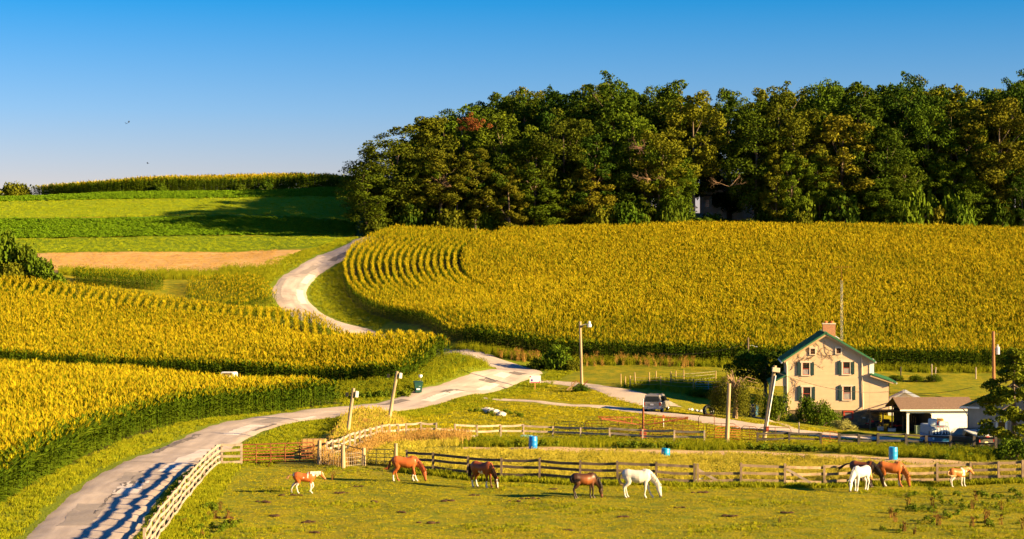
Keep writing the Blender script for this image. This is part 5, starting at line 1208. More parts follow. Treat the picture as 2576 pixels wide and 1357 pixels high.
# ---- shrubs round the house
def hshrub(u, v, w, h, mat, k, label, cat='shrub'):
    p = G(u, v); put_tree('shrub', BUSH[k], p, label, cat, mat, (w, w, h), u * .31, None, None, SP)
hshrub(1955, 1058, 1.45, 3.1, 'mid', 4, 'tall dark shrub left of the house corner behind the leaning pole')
hshrub(2028, 1062, 1.05, 2.7, 'bright', 5, 'upright green shrub under the lower left window')
hshrub(2068, 1072, 1.65, 2.35, 'bright', 6, 'wide round green shrub against the house front')
hshrub(2098, 1072, 1.0, 1.6, 'mid', 4, 'green shrub right of the wide round one against the house')
hshrub(2120, 1083, 1.15, 1.05, 'pale', 5, 'pale yellow flowering hydrangea shrub below the red cellar window')
hshrub(1992, 1058, .65, .75, 'pale', 6, 'small pale leafed plant at the left foot of the house')
hshrub(1925, 1046, 1.5, 2.2, 'deep', 4, 'dark shrub between the bins and the porch')
hshrub(2555, 1158, 1.6, 1.6, 'bright', 5, 'leafy green shrub in front of the grey building at right edge'); hshrub(2480, 1145, .8, .7, 'bright', 6, 'low leafy plant at the right end of the dark fence')
for k, (u, v) in enumerate(((2255, 958), (2305, 960), (2350, 961))): hshrub(u, v, .9, .8, 'mid', 4 + k, 'low bush in the grass strip right of the house, %s from the left' % ORD[k])
hshrub(1790, 1000, 1.6, 1.0, 'mid', 4, 'low green hedge plant left of the weeping tree, nearer one'); hshrub(1760, 998, 1.5, .9, 'bright', 5, 'low green hedge plant left of the weeping tree, farther one'); hshrub(1462, 986, 1.0, .8, 'bright', 6, 'weedy green clump around the foot of the tall lamp pole')
# dark spreading tree left of the house
dt = make_tree(71, 5.2, 3.6, .34, 40, 150, .15, .3, .22, 9)
put_tree('garden_tree', dt, on(*UD(1925, 196)), 'dark spreading tree between the weeping tree and the house', 'tree', 'deep')
# weeping tree
gw = np.random.default_rng(5); wt = on(*UD(1848, 171)); t = thing('weeping_tree', 'weeping tree with hanging olive branches beside the bins', 'tree', wt); t.scale = (1.3, 1.3, 1.05)
mb = MB(); mb.tube([(0, 0, -.3), (.1, 0, 1.5), (.05, 0, 3.2)], [.22, .17, .09], 8); C_ = []; 
for k in range(34):
    a_ = gw.uniform(0, 6.28); rr = gw.uniform(.5, 1.95); hh = gw.uniform(2.4, 4.5) * (1 - .12 * rr); p2 = Vector((rr * math.cos(a_), rr * math.sin(a_), hh)); mb.tube([(.05, 0, min(3.0, hh * .75)), (p2.x * .55, p2.y * .55, hh + .25), tuple(p2)], [.06, .04, .02], 4)
    for z in np.arange(hh, .35 + gw.uniform(0, .7), -.13): C_.append((p2.x * (1 + .1 * (hh - z) / hh) + gw.normal(0, .09), p2.y * (1 + .1 * (hh - z) / hh) + gw.normal(0, .09), z))
C_ = np.array(C_); me = mb.mesh('trunk', False); obj_me('trunk', me, BARK_PALE, t)
N = 16; idx = np.repeat(np.arange(len(C_)), N); pp = C_[idx] + gw.normal(0, .16, (len(idx), 3)) * np.array([1, 1, 1.2]); hz_ = gw.normal(0, .3, (len(idx), 3)) + np.array([0, 0, -1]); hz_ /= np.linalg.norm(hz_, axis=1)[:, None]; sd_ = np.cross(hz_, gw.normal(size=(len(idx), 3))); sd_ /= np.linalg.norm(sd_, axis=1)[:, None]
L_ = gw.uniform(.09, .2, len(idx))[:, None]; V = np.stack([pp, pp + hz_ * L_ * .5 + sd_ * .026, pp + hz_ * L_, pp + hz_ * L_ * .5 - sd_ * .026], 1).reshape(-1, 3)
me = np_mesh('crown', V, np.arange(len(V)).reshape(-1, 4)); obj_me('crown', me, LM['willow'], t)
# large evergreen at right edge: tiers of drooping sprays
ge_ = np.random.default_rng(9); ep = on(*UD(2550, 148)); t = thing('evergreen_tree', 'large evergreen with drooping sprays at the right edge', 'tree', ep); EHt = CAMZ - (885 - HY) / F * 148 - ep.z
cen = []; 
for k in range(95):
    h_ = ge_.uniform(.16, 1.0); a_ = ge_.uniform(0, 6.28); rr = (1 - h_) ** .7 * 4.1 * ge_.uniform(.35, 1.0) + .15; cen.append((rr * math.cos(a_), rr * math.sin(a_), EHt * h_ - rr * .28))
cen = np.array(cen); cr = leaves_mesh('crown', cen, ge_.uniform(.4, .75, len(cen)), 150, .13, 12, .5); obj_me('crown', cr, LM['yew'], t)
mb = MB(); mb.tube([(0, 0, -.3), (0, 0, EHt * .5), (0, 0, EHt * .95)], [.25, .16, .03], 8)
for k in range(30): mb.tube([(0, 0, min(EHt * .9, cen[k][2] + .6)), tuple(cen[k])], [.05, .02], 4)
obj_me('trunk', mb.mesh('trunk', False), BARK, t)
# ================================================================ VEHICLES
GLASS = M('car_glass', (.012, .013, .015), .08, .1, 3, spec=.8)
TYRE = M('tyre_rubber', (.014, .014, .015), .85, .2)
CHROME = M('chrome', (.55, .55, .56), .25, .05, 4, .9)
REDL = M('tail_light', (.35, .012, .012), .25, .1, spec=.7)
def loft(secs, nr=3):
    """rounded-rectangle sections along y: (y, half width low, half width high, z low, z high, corner)"""
    mb = MB(); V = []; n = None
    for (y, wl_, wh_, z0, z1, c_) in secs:
        ring = []
        for (sx, sz, w, z) in ((1, -1, wl_, z0), (1, 1, wh_, z1), (-1, 1, wh_, z1), (-1, -1, wl_, z0)):
            for k in range(nr):
                t = k / (nr - 1); a0 = {(1, -1): -90, (1, 1): 0, (-1, 1): 90, (-1, -1): 180}[(sx, sz)]; a = R(a0 + 90 * t)
                ring.append((sx * (w - c_) + c_ * math.cos(a), y, z - sz * c_ + c_ * math.sin(a)))
        n = len(ring); V += ring
    m = len(secs); fs = [(i * n + k, (i + 1) * n + k, (i + 1) * n + (k + 1) % n, i * n + (k + 1) % n) for i in range(m - 1) for k in range(n)]
    fs += [tuple(range(n)), tuple((m - 1) * n + k for k in range(n - 1, -1, -1))]
    return mb.add(V, fs)
def wheels(t, track, ys, r, w=.22):
    for y in ys:
        for s in (-1, 1):
            o = MB().lathe([(r * .62, -w / 2), (r * .94, -w / 2), (r, -w * .35), (r, w * .35), (r * .94, w / 2), (r * .62, w / 2)], 22).build('wheel', TYRE, t, loc=(s * track / 2, y, r), rot=(0, R(90), 0), smooth=True)
            MB().lathe([(.001, -.05), (r * .55, -.06), (r * .64, -w * .4), (r * .64, w * .4), (r * .55, .06), (.001, .05)], 14).build('rim', CHROME, o)
def text3(name, body, size, mat, parent, loc, rot=(R(90), 0, 0)):
    cu = bpy.data.curves.new(name, 'FONT'); cu.body = body; cu.size = size; cu.align_x = 'CENTER'; cu.extrude = .003
    tmp = bpy.data.objects.new(name, cu); COL.objects.link(tmp); dg = bpy.context.evaluated_depsgraph_get(); me = bpy.data.meshes.new_from_object(tmp.evaluated_get(dg)); bpy.data.objects.remove(tmp)
    return obj_me(name, me, mat, parent, loc, rot)
SILV = M('silver_paint', (.30, .275, .26), .35, .04, 2, .35, spec=.5)  # silver darkened to stand for the tree shade over the car
sp_ = G(1652, 1036); suv = thing('suv', 'silver sport utility vehicle parked facing away on the drive', 'car', sp_, R(-16))
loft([(-2.25, .80, .84, .42, .95, .10), (-2.15, .88, .90, .36, 1.04, .10), (-1.4, .90, .91, .34, 1.06, .10), (.9, .90, .91, .34, 1.04, .10), (1.9, .88, .88, .36, .98, .12), (2.3, .78, .78, .42, .86, .14)]).build('body', SILV, suv, smooth=False)
loft([(-2.12, .84, .68, 1.02, 1.62, .05), (-1.95, .86, .70, 1.03, 1.70, .06), (-.2, .86, .70, 1.03, 1.72, .06), (.35, .85, .68, 1.03, 1.66, .06), (1.0, .80, .60, 1.02, 1.08, .02)]).build('cabin', SILV, suv)
rw = MB().add([(-.70, -2.163, 1.08), (.70, -2.163, 1.08), (.60, -2.135, 1.56), (-.60, -2.135, 1.56)], ((0, 1, 2, 3),)).add([(-.70, -2.14, 1.08), (.70, -2.14, 1.08), (.60, -2.11, 1.56), (-.60, -2.11, 1.56)], ((3, 2, 1, 0),)).build('rear_window', GLASS, suv)
for s in (-1, 1):
    for (y0, y1) in ((-1.95, -1.05), (-.98, -.1), (-.03, .75)):
        zt = 1.58 if y1 < .5 else 1.4; b0 = .862; MB().prism([(y0, 1.1), (y1, 1.1), (min(y1, .42) if y1 > .5 else y1, 1.58), (y0 + .04, 1.58)], 'x', 0, .012).build('side_window', GLASS, suv, loc=(s * (.862 if s > 0 else .872), 0, 0), rot=(0, 0, 0)).rotation_euler = (0, -s * R(16.5), 0)
    suv.children[-1].location = suv.children[-1].location
for o in [o for o in suv.children if o.name.startswith('side_window')]:
    s = 1 if o.location.x > 0 else -1; o.location = (s * (.86 + .34), 0, -.02) if False else (s * 1.178, 0, .0 + (.0 if s > 0 else .0)); o.rotation_euler = (0, -s * R(15.6), 0)
loft([(-2.40, .84, .86, .38, .62, .06), (-2.2, .92, .92, .36, .64, .06)]).build('bumper', M('bumper_grey', (.40, .37, .36), .5, .05), suv)
for s in (-1, 1):
    MB().box(s * .77, -2.235, .86, .17, .05, .30).build('tail_light', REDL, suv, bevel=.015); MB().box(s * 1.0, .55, 1.08, .2, .12, .15).build('mirror', BLACK, suv, bevel=.03); MB().bar((s * .56, -1.8, 1.75), (s * .56, .2, 1.75), .04, .04).build('roof_rail', BLACK, suv)
MB().box(0, -2.262, .80, .52, .02, .2).build('plate_recess', SILV, suv); MB().box(0, -2.276, .80, .32, .012, .15).build('licence_plate', WHITE, suv); MB().lathe(((.001, 0), (.07, 0), (.07, .02), (.001, .02)), 12).build('badge', BLACK, suv, loc=(0, -2.25, .64), rot=(R(90), 0, 0)); MB().box(0, -2.35, .33, .12, .2, .1).build('hitch', BLACK, suv)
wheels(suv, 1.56, (-1.35, 1.4), .36)
# ---- blue and white truck behind the dark fence
bp_ = on(*UD(2362, 152)); bt = thing('blue_truck', 'old blue and white truck with a loaded roof behind the dark fence', 'truck', bp_ + Vector((0, 0, .0)), R(4)); bt.scale = (.76,) * 3
TW = M('truck_white', (.27, .31, .35), .5, .12, 3); TB = M('truck_blue', (.02, .16, .36), .4, .12, 3, spec=.5)  # white greyed and blued: the truck's shade is put into its colour
loft([(-1.0, 1.02, 1.02, .5, 1.15, .08), (-.85, 1.10, 1.10, .45, 1.18, .08), (3.4, 1.12, 1.12, .45, 1.18, .08)]).build('body', TB, bt)
loft([(-.95, 1.06, 1.04, 1.18, 1.22, .02), (-.55, 1.10, 1.00, 1.19, 2.12, .10), (.0, 1.12, 1.02, 1.19, 2.2, .1), (3.4, 1.12, 1.04, 1.19, 2.22, .1)]).build('cab', TW, bt)
for s, x0, x1 in ((-1, -.94, -.04), (1, .04, .94)): MB().add([(x0, -.965 + .02, 1.26), (x1, -.945, 1.26), (x1 * .93, -.585, 2.0), (x0 * .93, -.585, 2.0), (x0, -.92, 1.26), (x1, -.92, 1.26), (x1 * .93, -.56, 2.0), (x0 * .93, -.56, 2.0)], ((0, 1, 2, 3), (7, 6, 5, 4), (0, 4, 5, 1), (1, 5, 6, 2), (2, 6, 7, 3), (3, 7, 4, 0))).build('windshield', GLASS, bt)
for x, w_ in ((-.62, .13), (-.28, .1), (.12, .12), (.45, .09), (.74, .1)): MB().bar((x, -.93, 1.4), (x * .95, -.63, 1.98), w_, .012, up=(0, 0, 1)).build('sun_strip', WHITE, bt)
for k in range(3): MB().box(-.3 + k * .3, -.6, 2.15, .18, .1, .07).build('marker_light', REDL, bt)
MB().box(0, -1.04, .86, 1.7, .06, .5).build('grille', M('truck_deep_blue', (.008, .09, .20), .4, .1), bt, bevel=.02); MB().box(0, -1.12, .48, 2.2, .16, .18).build('bumper', M('pale_blue', (.16, .32, .62), .4, .08), bt, bevel=.03)
for s in (-1, 1): MB().lathe(((.001, 0), (.12, 0), (.13, .04), (.001, .05)), 12).build('headlight', WHITE, bt, loc=(s * .92, -1.02, .9), rot=(R(90), 0, 0)); MB().box(s * 1.26, -.6, 1.5, .1, .06, .35).build('mirror', BLACK, bt)
wheels(bt, 1.9, (-.1, 2.6), .42, .25)
def roof_item(nm, lab, cat, parts, x, y):
    t = thing(nm, lab, cat, bt.matrix_basis @ Vector((x, y, 2.22)), R(4)); t.scale = (.76,) * 3
    for n_, b_, m_, bv in parts: MB().box(*b_).build(n_, m_, t, bevel=bv)
roof_item('roof_tank', 'pale blue plastic tank on the truck roof', 'tank', (('body', (0, 0, .36, .85, .8, .72), M('tank_pale', (.50, .58, .66), .5, .06), .14), ('rib', (0, -.02, .5, .87, .5, .06), MATS['tank_pale'], 0)), -.52, .6)
roof_item('yellow_crate', 'yellow crate with a dark handle on the truck roof', 'crate', (('body', (0, 0, .5, .75, .5, .3), M('crate_yellow', (.72, .36, .02), .5, .1), .04), ('base', (0, 0, .2, .7, .5, .36), RED, .03), ('handle', (0, 0, .72, .62, .04, .05), BLACK, 0), ('handle_leg', (-.3, 0, .68, .04, .04, .1), BLACK, 0), ('handle_leg', (.3, 0, .68, .04, .04, .1), BLACK, 0)), .36, .9)
roof_item('white_box', 'white box in front of the yellow crate on the truck roof', 'box', (('body', (0, 0, .21, .72, .4, .42), MATS['tank_pale'], .04), ('lid', (0, 0, .44, .76, .44, .05), WHITE, .01)), .40, .2)
t = thing('roof_rack', 'bent dark rail rack at the right of the truck roof', 'rack', bt.matrix_basis @ Vector((.85, .5, 2.2)), R(4)); t.scale = (.76,) * 3; MB().tube([(-.1, 0, 0), (-.1, 0, .3), (.25, 0, .34), (.32, 0, .2), (.32, 0, -.1)], .03, 5).build('hoop', BLACK, t); MB().tube([(-.1, .8, 0), (-.1, .8, .3), (.25, .8, .34), (.32, .8, .2), (.32, .8, -.1)], .03, 5).build('hoop', BLACK, t); MB().bar((.1, 0, .34), (.1, .8, .34), .04, .04).build('bar', BLACK, t)
# ---- dark pickup with pale bed cover
kp = on(*UD(2440, 154)); kt = thing('pickup_truck', 'black pickup with a pale sloping bed cover beside the blue truck', 'pickup', kp, R(24)); kt.scale = (.88,) * 3
BLKP = M('black_paint', (.012, .012, .014), .3, .1, 3, spec=.6)
loft([(-2.5, .88, .92, .50, 1.05, .08), (-2.3, .95, .96, .44, 1.10, .08), (2.2, .96, .96, .44, 1.10, .08), (2.8, .86, .86, .5, 1.0, .12)]).build('body', BLKP, kt); loft([(-.3, .88, .74, 1.08, 1.7, .06), (.0, .90, .76, 1.08, 1.78, .07), (1.0, .90, .74, 1.08, 1.74, .07), (1.7, .86, .7, 1.06, 1.12, .02)]).build('cabin', BLKP, kt)
mb = MB(); mb.add([(-.98, -2.55, 1.12), (.98, -2.55, 1.12), (.98, -.3, 1.62), (-.98, -.3, 1.62), (-.98, -2.55, 1.22), (.98, -2.55, 1.22), (.98, -.3, 1.74), (-.98, -.3, 1.74)], ((3, 2, 1, 0), (4, 5, 6, 7), (0, 1, 5, 4), (1, 2, 6, 5), (2, 3, 7, 6), (3, 0, 4, 7))); mb.build('bed_cover', M('cover_pale', (.48, .49, .52), .5, .1), kt, bevel=.04)
MB().box(0, -2.58, 1.18, .5, .05, .1).build('brake_light', REDL, kt); MB().box(-.1, -2.54, .62, .34, .03, .17).build('licence_plate', M('plate_yellow', (.55, .5, .25), .5), kt); MB().box(0, -2.62, .48, 1.8, .16, .16).build('bumper', CHROME, kt, bevel=.02)
for s in (-1, 1): MB().box(s * .84, -2.52, .85, .14, .05, .34).build('tail_light', REDL, kt)
wheels(kt, 1.66, (-1.5, 1.7), .38)
# ---- white pickup half hidden by the near corn
wp = on(*UD(574, 188.5)); wt_ = thing('white_pickup', 'white pickup cab showing above the near corn', 'pickup', wp, R(-14)); dz_ = CAMZ - (925 - HY) / F * 188.5 - wp.z - 1.86
WP = M('white_car_paint', (.76, .73, .68), .4, .04, 2, spec=.5)
loft([(-2.6, .92, .94, .55, 1.15, .08), (2.3, .95, .95, .5, 1.15, .08), (2.75, .85, .85, .55, 1.05, .12)]).build('body', WP, wt_); loft([(-.35, .88, .74, 1.12, 1.8, .08), (-.1, .9, .76, 1.12, 1.86, .08), (.9, .9, .75, 1.12, 1.83, .08), (1.6, .86, .7, 1.1, 1.16, .02)]).build('cabin', WP, wt_)
MB().box(0, -.345, 1.5, 1.15, .02, .42, rot=(.12, 0, 0)).build('rear_window', M('tan_glass', (.20, .12, .07), .3), wt_); wheels(wt_, 1.64, (-1.6, 1.7), .4)
wt_.location.z += max(-.6, min(0.6, dz_ - .25)); wt_.scale = (.9, .9, .9)
# ---- birds
def bird(u, v, d, sp, rz, label):
    p = W3(u, v, d); t = MB(); t.add([(0, .2, 0), (.05, 0, .03), (-.05, 0, .03), (0, -.22, 0), (0, 0, -.07)], ((0, 1, 2), (1, 3, 2), (0, 4, 1), (0, 2, 4), (1, 4, 3), (2, 3, 4)))
    for s in (-1, 1): t.add([(s * .05, .18, .03), (s * .05, -.16, .03), (s * sp * .55, -.05, .28), (s * sp * .5, .2, .30), (s * sp, -.2, .12), (s * .3, 0, .12)], ((0, 1, 2, 3), (3, 2, 4), (0, 3, 2, 1)))
    tag(t.build('bird', M('bird_dark', (.02, .02, .025), .8), None, p, (.2, .3, rz)), label, 'bird').scale = (.7, .7, .7)
bird(317, 312, 300, .5, .6, 'small dark bird in the sky, left of the flying pair'); bird(324, 308.5, 300, .5, 2.3, 'small dark bird in the sky, right of the flying pair'); bird(371, 412, 330, .4, 1.2, 'tiny lone bird low in the sky over the far corn')
# ================================================================ HORSES
def ell_loft(bm, secs, n=12):
    """sections (centre, axis direction, half a, half b, vec a, vec b) joined into a closed tube"""
    rings = []
    for (c_, va, vb) in secs:
        rings.append([bm.verts.new(c_ + va * math.cos(2 * math.pi * k / n) + vb * math.sin(2 * math.pi * k / n)) for k in range(n)])
    for a, b in zip(rings[:-1], rings[1:]):
        for k in range(n): bm.faces.new((a[k], a[(k + 1) % n], b[(k + 1) % n], b[k]))
    bm.faces.new(rings[0][::-1]); bm.faces.new(rings[-1])
def limb(bm, pts, n=10):
    """pts: (x, y, z, half fore-aft, half sideways); oriented tube"""
    secs = []
    P = [Vector(p[:3]) for p in pts]
    for i, p in enumerate(pts):
        d = (P[min(i + 1, len(P) - 1)] - P[max(i - 1, 0)]).normalized()
        side = Vector((0, 1, 0)) - d * d.y; side.normalize(); fw = side.cross(d).normalized()
        secs.append((P[i], fw * p[3] * 1.08, side * p[4] * 1.08))
    ell_loft(bm, secs, n)
WITH_HAIR = {}
def make_horse(name, label, loc, yaw, size, coat, neck='graze', legs=None, tail=None, hair=None, coat_fn=None, girth=1.0, mane_col=None):
    """x forward; built for 1.5 m withers then scaled. coat_fn(x, y, z, tag) -> colour"""
    bm = bmesh.new()
    g = girth
    body = [(-.80, 1.20, .06, .06), (-.76, 1.20, .17, .15), (-.66, 1.185, .255, .225), (-.50, 1.175, .300, .265), (-.32, 1.15, .285 , .265 ), (-.12, 1.105, .285 * g, .275 * g), (.10, 1.085, .300 * g, .285 * g), (.28, 1.10, .315, .265), (.42, 1.14, .34, .235), (.55, 1.16, .30, .20), (.66, 1.16, .21, .14), (.72, 1.16, .10, .07)]
    ell_loft(bm, [(Vector((x, 0, z)), Vector((0, 0, h * 1.07)), Vector((0, w * 1.08, 0))) for x, z, h, w in body], 18)
    # withers and croup
    limb(bm, [(.16, 0, 1.36, .05, .05), (.30, 0, 1.43, .07, .07), (.44, 0, 1.42, .08, .07), (.56, 0, 1.36, .05, .05)])
    NK = {'graze': [(.46, 1.22, .26, .15), (.66, 1.10, .21, .125), (.84, .93, .165, .10), (.98, .75, .135, .085), (1.07, .60, .115, .075)],
          'graze_low': [(.46, 1.20, .26, .15), (.66, 1.04, .21, .125), (.80, .86, .165, .10), (.90, .70, .135, .085), (.97, .57, .115, .075)],
          'level': [(.46, 1.24, .25, .15), (.66, 1.28, .20, .12), (.86, 1.33, .155, .095), (1.02, 1.37, .13, .08), (1.10, 1.37, .11, .075)],
          'up': [(.44, 1.24, .25, .15), (.62, 1.38, .20, .12), (.78, 1.54, .155, .095), (.90, 1.68, .13, .08), (.97, 1.75, .10, .075)]}[neck]
    secs = []
    for i, (x, z, h, w) in enumerate(NK):
        a = Vector((NK[max(i - 1, 0)][0], 0, NK[max(i - 1, 0)][1])); b = Vector((NK[min(i + 1, len(NK) - 1)][0], 0, NK[min(i + 1, len(NK) - 1)][1])); d = (b - a).normalized()
        secs.append((Vector((x, 0, z)), Vector((-d.z, 0, d.x)) * h, Vector((0, w, 0))))
    ell_loft(bm, secs, 14)
    poll = Vector((NK[-1][0], 0, NK[-1][1]))
    hd_ = {'graze': Vector((.20, 0, -.98)), 'graze_low': Vector((.16, 0, -.98)), 'level': Vector((.62, 0, -.79)), 'up': Vector((.72, 0, -.69))}[neck].normalized()
    top = Vector((-hd_.z, 0, hd_.x)); top = -top if (top.x < 0 and neck.startswith('graze')) else top
    if not neck.startswith('graze') and top.z < 0: top = -top
    HD = [(-.06, .01, .075, .06), (.04, .0, .125, .085), (.15, -.015, .135, .085), (.27, -.005, .105, .068), (.39, .008, .082, .056), (.48, .0, .080, .058), (.545, -.005, .066, .052), (.575, -.01, .035, .035)]
    ell_loft(bm, [(poll + hd_ * t - top * 0 + top * o, top * h, Vector((0, w, 0))) for t, o, h, w in HD], 12)
    for s in (-1, 1):      # ears
        b = poll + top * .085 + Vector((0, s * .055, 0)) - hd_ * .0
        ell_loft(bm, [(b + (-hd_ * .6 + top * .5) * t + Vector((0, s * t * .12, 0)), hd_.cross(Vector((0, 1, 0))) * r_, Vector((0, r_ * .8, 0))) for t, r_ in ((-.03, .032), (.07, .038), (.15, .026), (.21, .008))], 8)
    # legs: offsets (fore-aft swing of knee/hock, fetlock, hoof)
    LG = legs or {'fl': (0, 0, 0, 0), 'fr': (0, 0, 0, 0), 'hl': (0, 0, 0, 0), 'hr': (0, 0, 0, 0)}
    for k, s in (('fl', 1), ('fr', -1)):
        a, b, c_, lift = LG[k]
        limb(bm, [(.47, s * .11, 1.12, .16, .09), (.44, s * .135, .97, .13, .085), (.42 + a * .4, s * .135, .78, .088, .068), (.42 + a, s * .13, .56, .060, .052), (.425 + a, s * .13, .49, .062, .055), (.42 + a * .8 + b * .2, s * .13, .42, .048, .042), (.42 + b, s * .13, .24 + lift * .6, .038, .032), (.425 + b, s * .13, .17 + lift * .8, .047, .042), (.45 + c_, s * .13, .10 + lift, .042, .042), (.475 + c_, s * .13, .055 + lift, .060, .056), (.485 + c_, s * .13, .005 + lift, .068, .060)])
    for k, s in (('hl', 1), ('hr', -1)):
        a, b, c_, lift = LG[k]
        limb(bm, [(-.50, s * .11, 1.26, .20, .13), (-.49, s * .14, 1.08, .235, .14), (-.44 + a * .2, s * .15, .90, .175, .115), (-.46 + a * .5, s * .145, .76, .115, .082), (-.60 + a, s * .135, .60, .072, .058), (-.65 + a, s * .13, .53, .068, .055), (-.635 + a * .7 + b * .3, s * .13, .42, .046, .042), (-.60 + b, s * .13, .25 + lift * .6, .040, .035), (-.595 + b, s * .13, .17 + lift * .8, .050, .044), (-.565 + c_, s * .13, .10 + lift, .043, .042), (-.54 + c_, s * .13, .055 + lift, .062, .056), (-.53 + c_, s * .13, .005 + lift, .068, .060)])
    bmesh.ops.recalc_face_normals(bm, faces=bm.faces)
    me0 = bpy.data.meshes.new('horse_raw'); bm.to_mesh(me0); bm.free()
    tmp = bpy.data.objects.new('horse_raw', me0); COL.objects.link(tmp)
    rm = tmp.modifiers.new('r', 'REMESH'); rm.mode = 'VOXEL'; rm.voxel_size = .021; rm.use_smooth_shade = True
    sm = tmp.modifiers.new('s', 'SMOOTH'); sm.iterations = 4; sm.factor = .5
    dg = bpy.context.evaluated_depsgraph_get(); me = bpy.data.meshes.new_from_object(tmp.evaluated_get(dg)); bpy.data.objects.remove(tmp); bpy.data.meshes.remove(me0)
    me.name = 'body'; n = len(me.vertices); co = np.empty(n * 3, np.float32); me.vertices.foreach_get('co', co); co = co.reshape(-1, 3)
    col = np.tile(np.array(coat), (n, 1)).astype(float)
    x, y, z = co.T
    head_t = (co - np.array(poll)) @ np.array(hd_); head_o = (co - np.array(poll)) @ np.array(top)
    is_head = (x > poll.x - .12) & (head_t > -.1) & (np.abs(head_o) < .2) & (x > .75)
    leg = (z < .92) & (x < .75) & ~is_head
    if coat_fn: col = coat_fn(co, col, leg, is_head, head_t, head_o)
    hoof = leg & (z < .055); col[hoof] = col[hoof] * .3 + np.array([.16, .11, .07]) * .7
    muz = is_head & (head_t > .49); col[muz] = col[muz] * .35 + np.array([.05, .035, .03]) * .65
    eye = is_head & (np.hypot(head_t - .13, head_o - .06) < .026); col[eye] = (.01, .008, .008)
    nst = is_head & (np.hypot(head_t - .52, head_o - .03) < .02); col[nst] = (.015, .01, .01)
    at = me.color_attributes.new('coat', 'FLOAT_COLOR', 'POINT'); at.data.foreach_set('color', np.column_stack([np.clip(col, 0, 1), np.ones(n)]).astype(np.float32).ravel())
    me.polygons.foreach_set('use_smooth', [True] * len(me.polygons))
    root = thing(name, label, 'horse', loc, yaw); root.scale = (size / 1.5,) * 3; root['group'] = 'horses grazing in the paddock'
    obj_me('body', me, COATM, root)
    # tail: bundle of strands
    r_ = random.Random(name + label); hc = hair or (.05, .02, .01)
    hm = M('hair_%.3f_%.3f' % (hc[0], hc[1]), hc, .6, .25, 8, stretch=(1, 1, .3))
    T = tail or [(-.78, 0, 1.27), (-.90, 0, 1.18), (-.95, 0, .95), (-.93, 0, .70), (-.90, 0, .48)]
    mb = MB()
    for k in range(16):
        j = Vector((r_.gauss(0, .016), r_.gauss(0, .028), 0)); sp = Vector((r_.gauss(0, .05), r_.gauss(0, .05), r_.gauss(0, .05)))
        pts = [Vector(p) + j * (1 + 1.2 * i / len(T)) + sp * (i / (len(T) - 1)) ** 2 for i, p in enumerate(T)]
        mb.tube(pts, [.026] + [.03] * (len(T) - 2) + [.006], 5)
    mb.build('tail', hm, root)
    # mane along the crest
    mb = MB()
    mc = mane_col or hc; mm = M('hair_%.3f_%.3f' % (mc[0], mc[1]), mc, .6, .25, 8, stretch=(1, 1, .3))
    for k in range(26):
        t = k / 25 * (len(NK) - 1); i = min(int(t), len(NK) - 2); f = t - i
        cx_, cz_, hh, ww = [NK[i][q] * (1 - f) + NK[i + 1][q] * f for q in range(4)]
        d = Vector((NK[i + 1][0] - NK[i][0], 0, NK[i + 1][1] - NK[i][1])).normalized(); up = Vector((-d.z, 0, d.x)); up = up if (up.z > 0 or up.x > 0) else -up
        p = Vector((cx_, 0, cz_)) + up * (hh * .96); s = 1
        mb.tube([p, p + up * .03 + Vector((0, -.05, 0)), p - up * .06 + Vector((r_.gauss(0, .02), -ww * .95 - .02, -.02)), p - up * .15 + Vector((r_.gauss(0, .02), -ww * 1.05 - .01, -.06))], [.02, .022, .018, .005], 4)
    for k in range(5): mb.tube([poll + top * .09 + Vector((0, (k - 2) * .02, 0)), poll + top * .14 + hd_ * .06, poll + top * .12 + hd_ * .2 + Vector((0, (k - 2) * .03, 0))], [.02, .018, .004], 4)
    mb.build('mane', mm, root)
    return root
def coat_mat():
    m, nt, p = new_mat('horse_coat'); a = nt.nodes.new('ShaderNodeAttribute'); a.attribute_name = 'coat'
    f = noise(nt, 5, 3, coords(nt, 'Object')); nt.links.new(mix_rgb(nt, .3, a.outputs['Color'], ramp(nt, f, ((.3, .6), (.7, 1))), 'MULTIPLY'), p.inputs['Base Color'])
    p.inputs['Roughness'].default_value = .45; p.inputs['Specular IOR Level'].default_value = .35; return m
COATM = coat_mat()
WHT = np.array([.66, .59, .52])
def socks(co, col, leg, lst, zmax):
    for (front, side) in lst:
        m = leg & (co[:, 2] < zmax) & ((co[:, 0] > 0) == front) & ((co[:, 1] > 0) == side); col[m] = WHT
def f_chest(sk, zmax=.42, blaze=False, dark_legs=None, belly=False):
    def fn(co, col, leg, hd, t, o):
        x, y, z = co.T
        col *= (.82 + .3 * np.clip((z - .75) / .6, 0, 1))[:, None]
        if dark_legs is not None:
            w = np.clip((.75 - z) / .3, 0, 1)[:, None] * leg[:, None]; col = col * (1 - w) + np.array(dark_legs) * w
        socks(co, col, leg, sk, zmax)
        if blaze: col[hd & (o > .055) & (t > .02) & (t < .56) & (np.abs(y) < .075)] = WHT
        if belly: col[(np.abs(x - .02) < .17) & (z < .98) & (z > .78) & (y < -.1) & (np.sin(x * 31) * .04 + z < .95)] = WHT
        return col
    return fn
def f_dark(co, col, leg, hd, t, o):
    x, y, z = co.T
    w = np.exp(-(((x - .12) / .42) ** 2 + ((z - 1.05) / .26) ** 2))[:, None]; col = col * (1 - w) + np.array([.26, .075, .018]) * w
    w = np.clip((.8 - z) / .3, 0, 1)[:, None] * leg[:, None]; col = col * (1 - w) + np.array([.022, .012, .009]) * w
    m = hd & (t > .35); col[m] = col[m] * .5 + np.array([.20, .055, .014]) * .5
    return col
def f_bay(co, col, leg, hd, t, o):
    x, y, z = co.T; w = np.clip((z - 1.2) / .15, 0, 1)[:, None] * (x < .5)[:, None]; return col * (1 - w) + np.array([.20, .06, .02]) * w
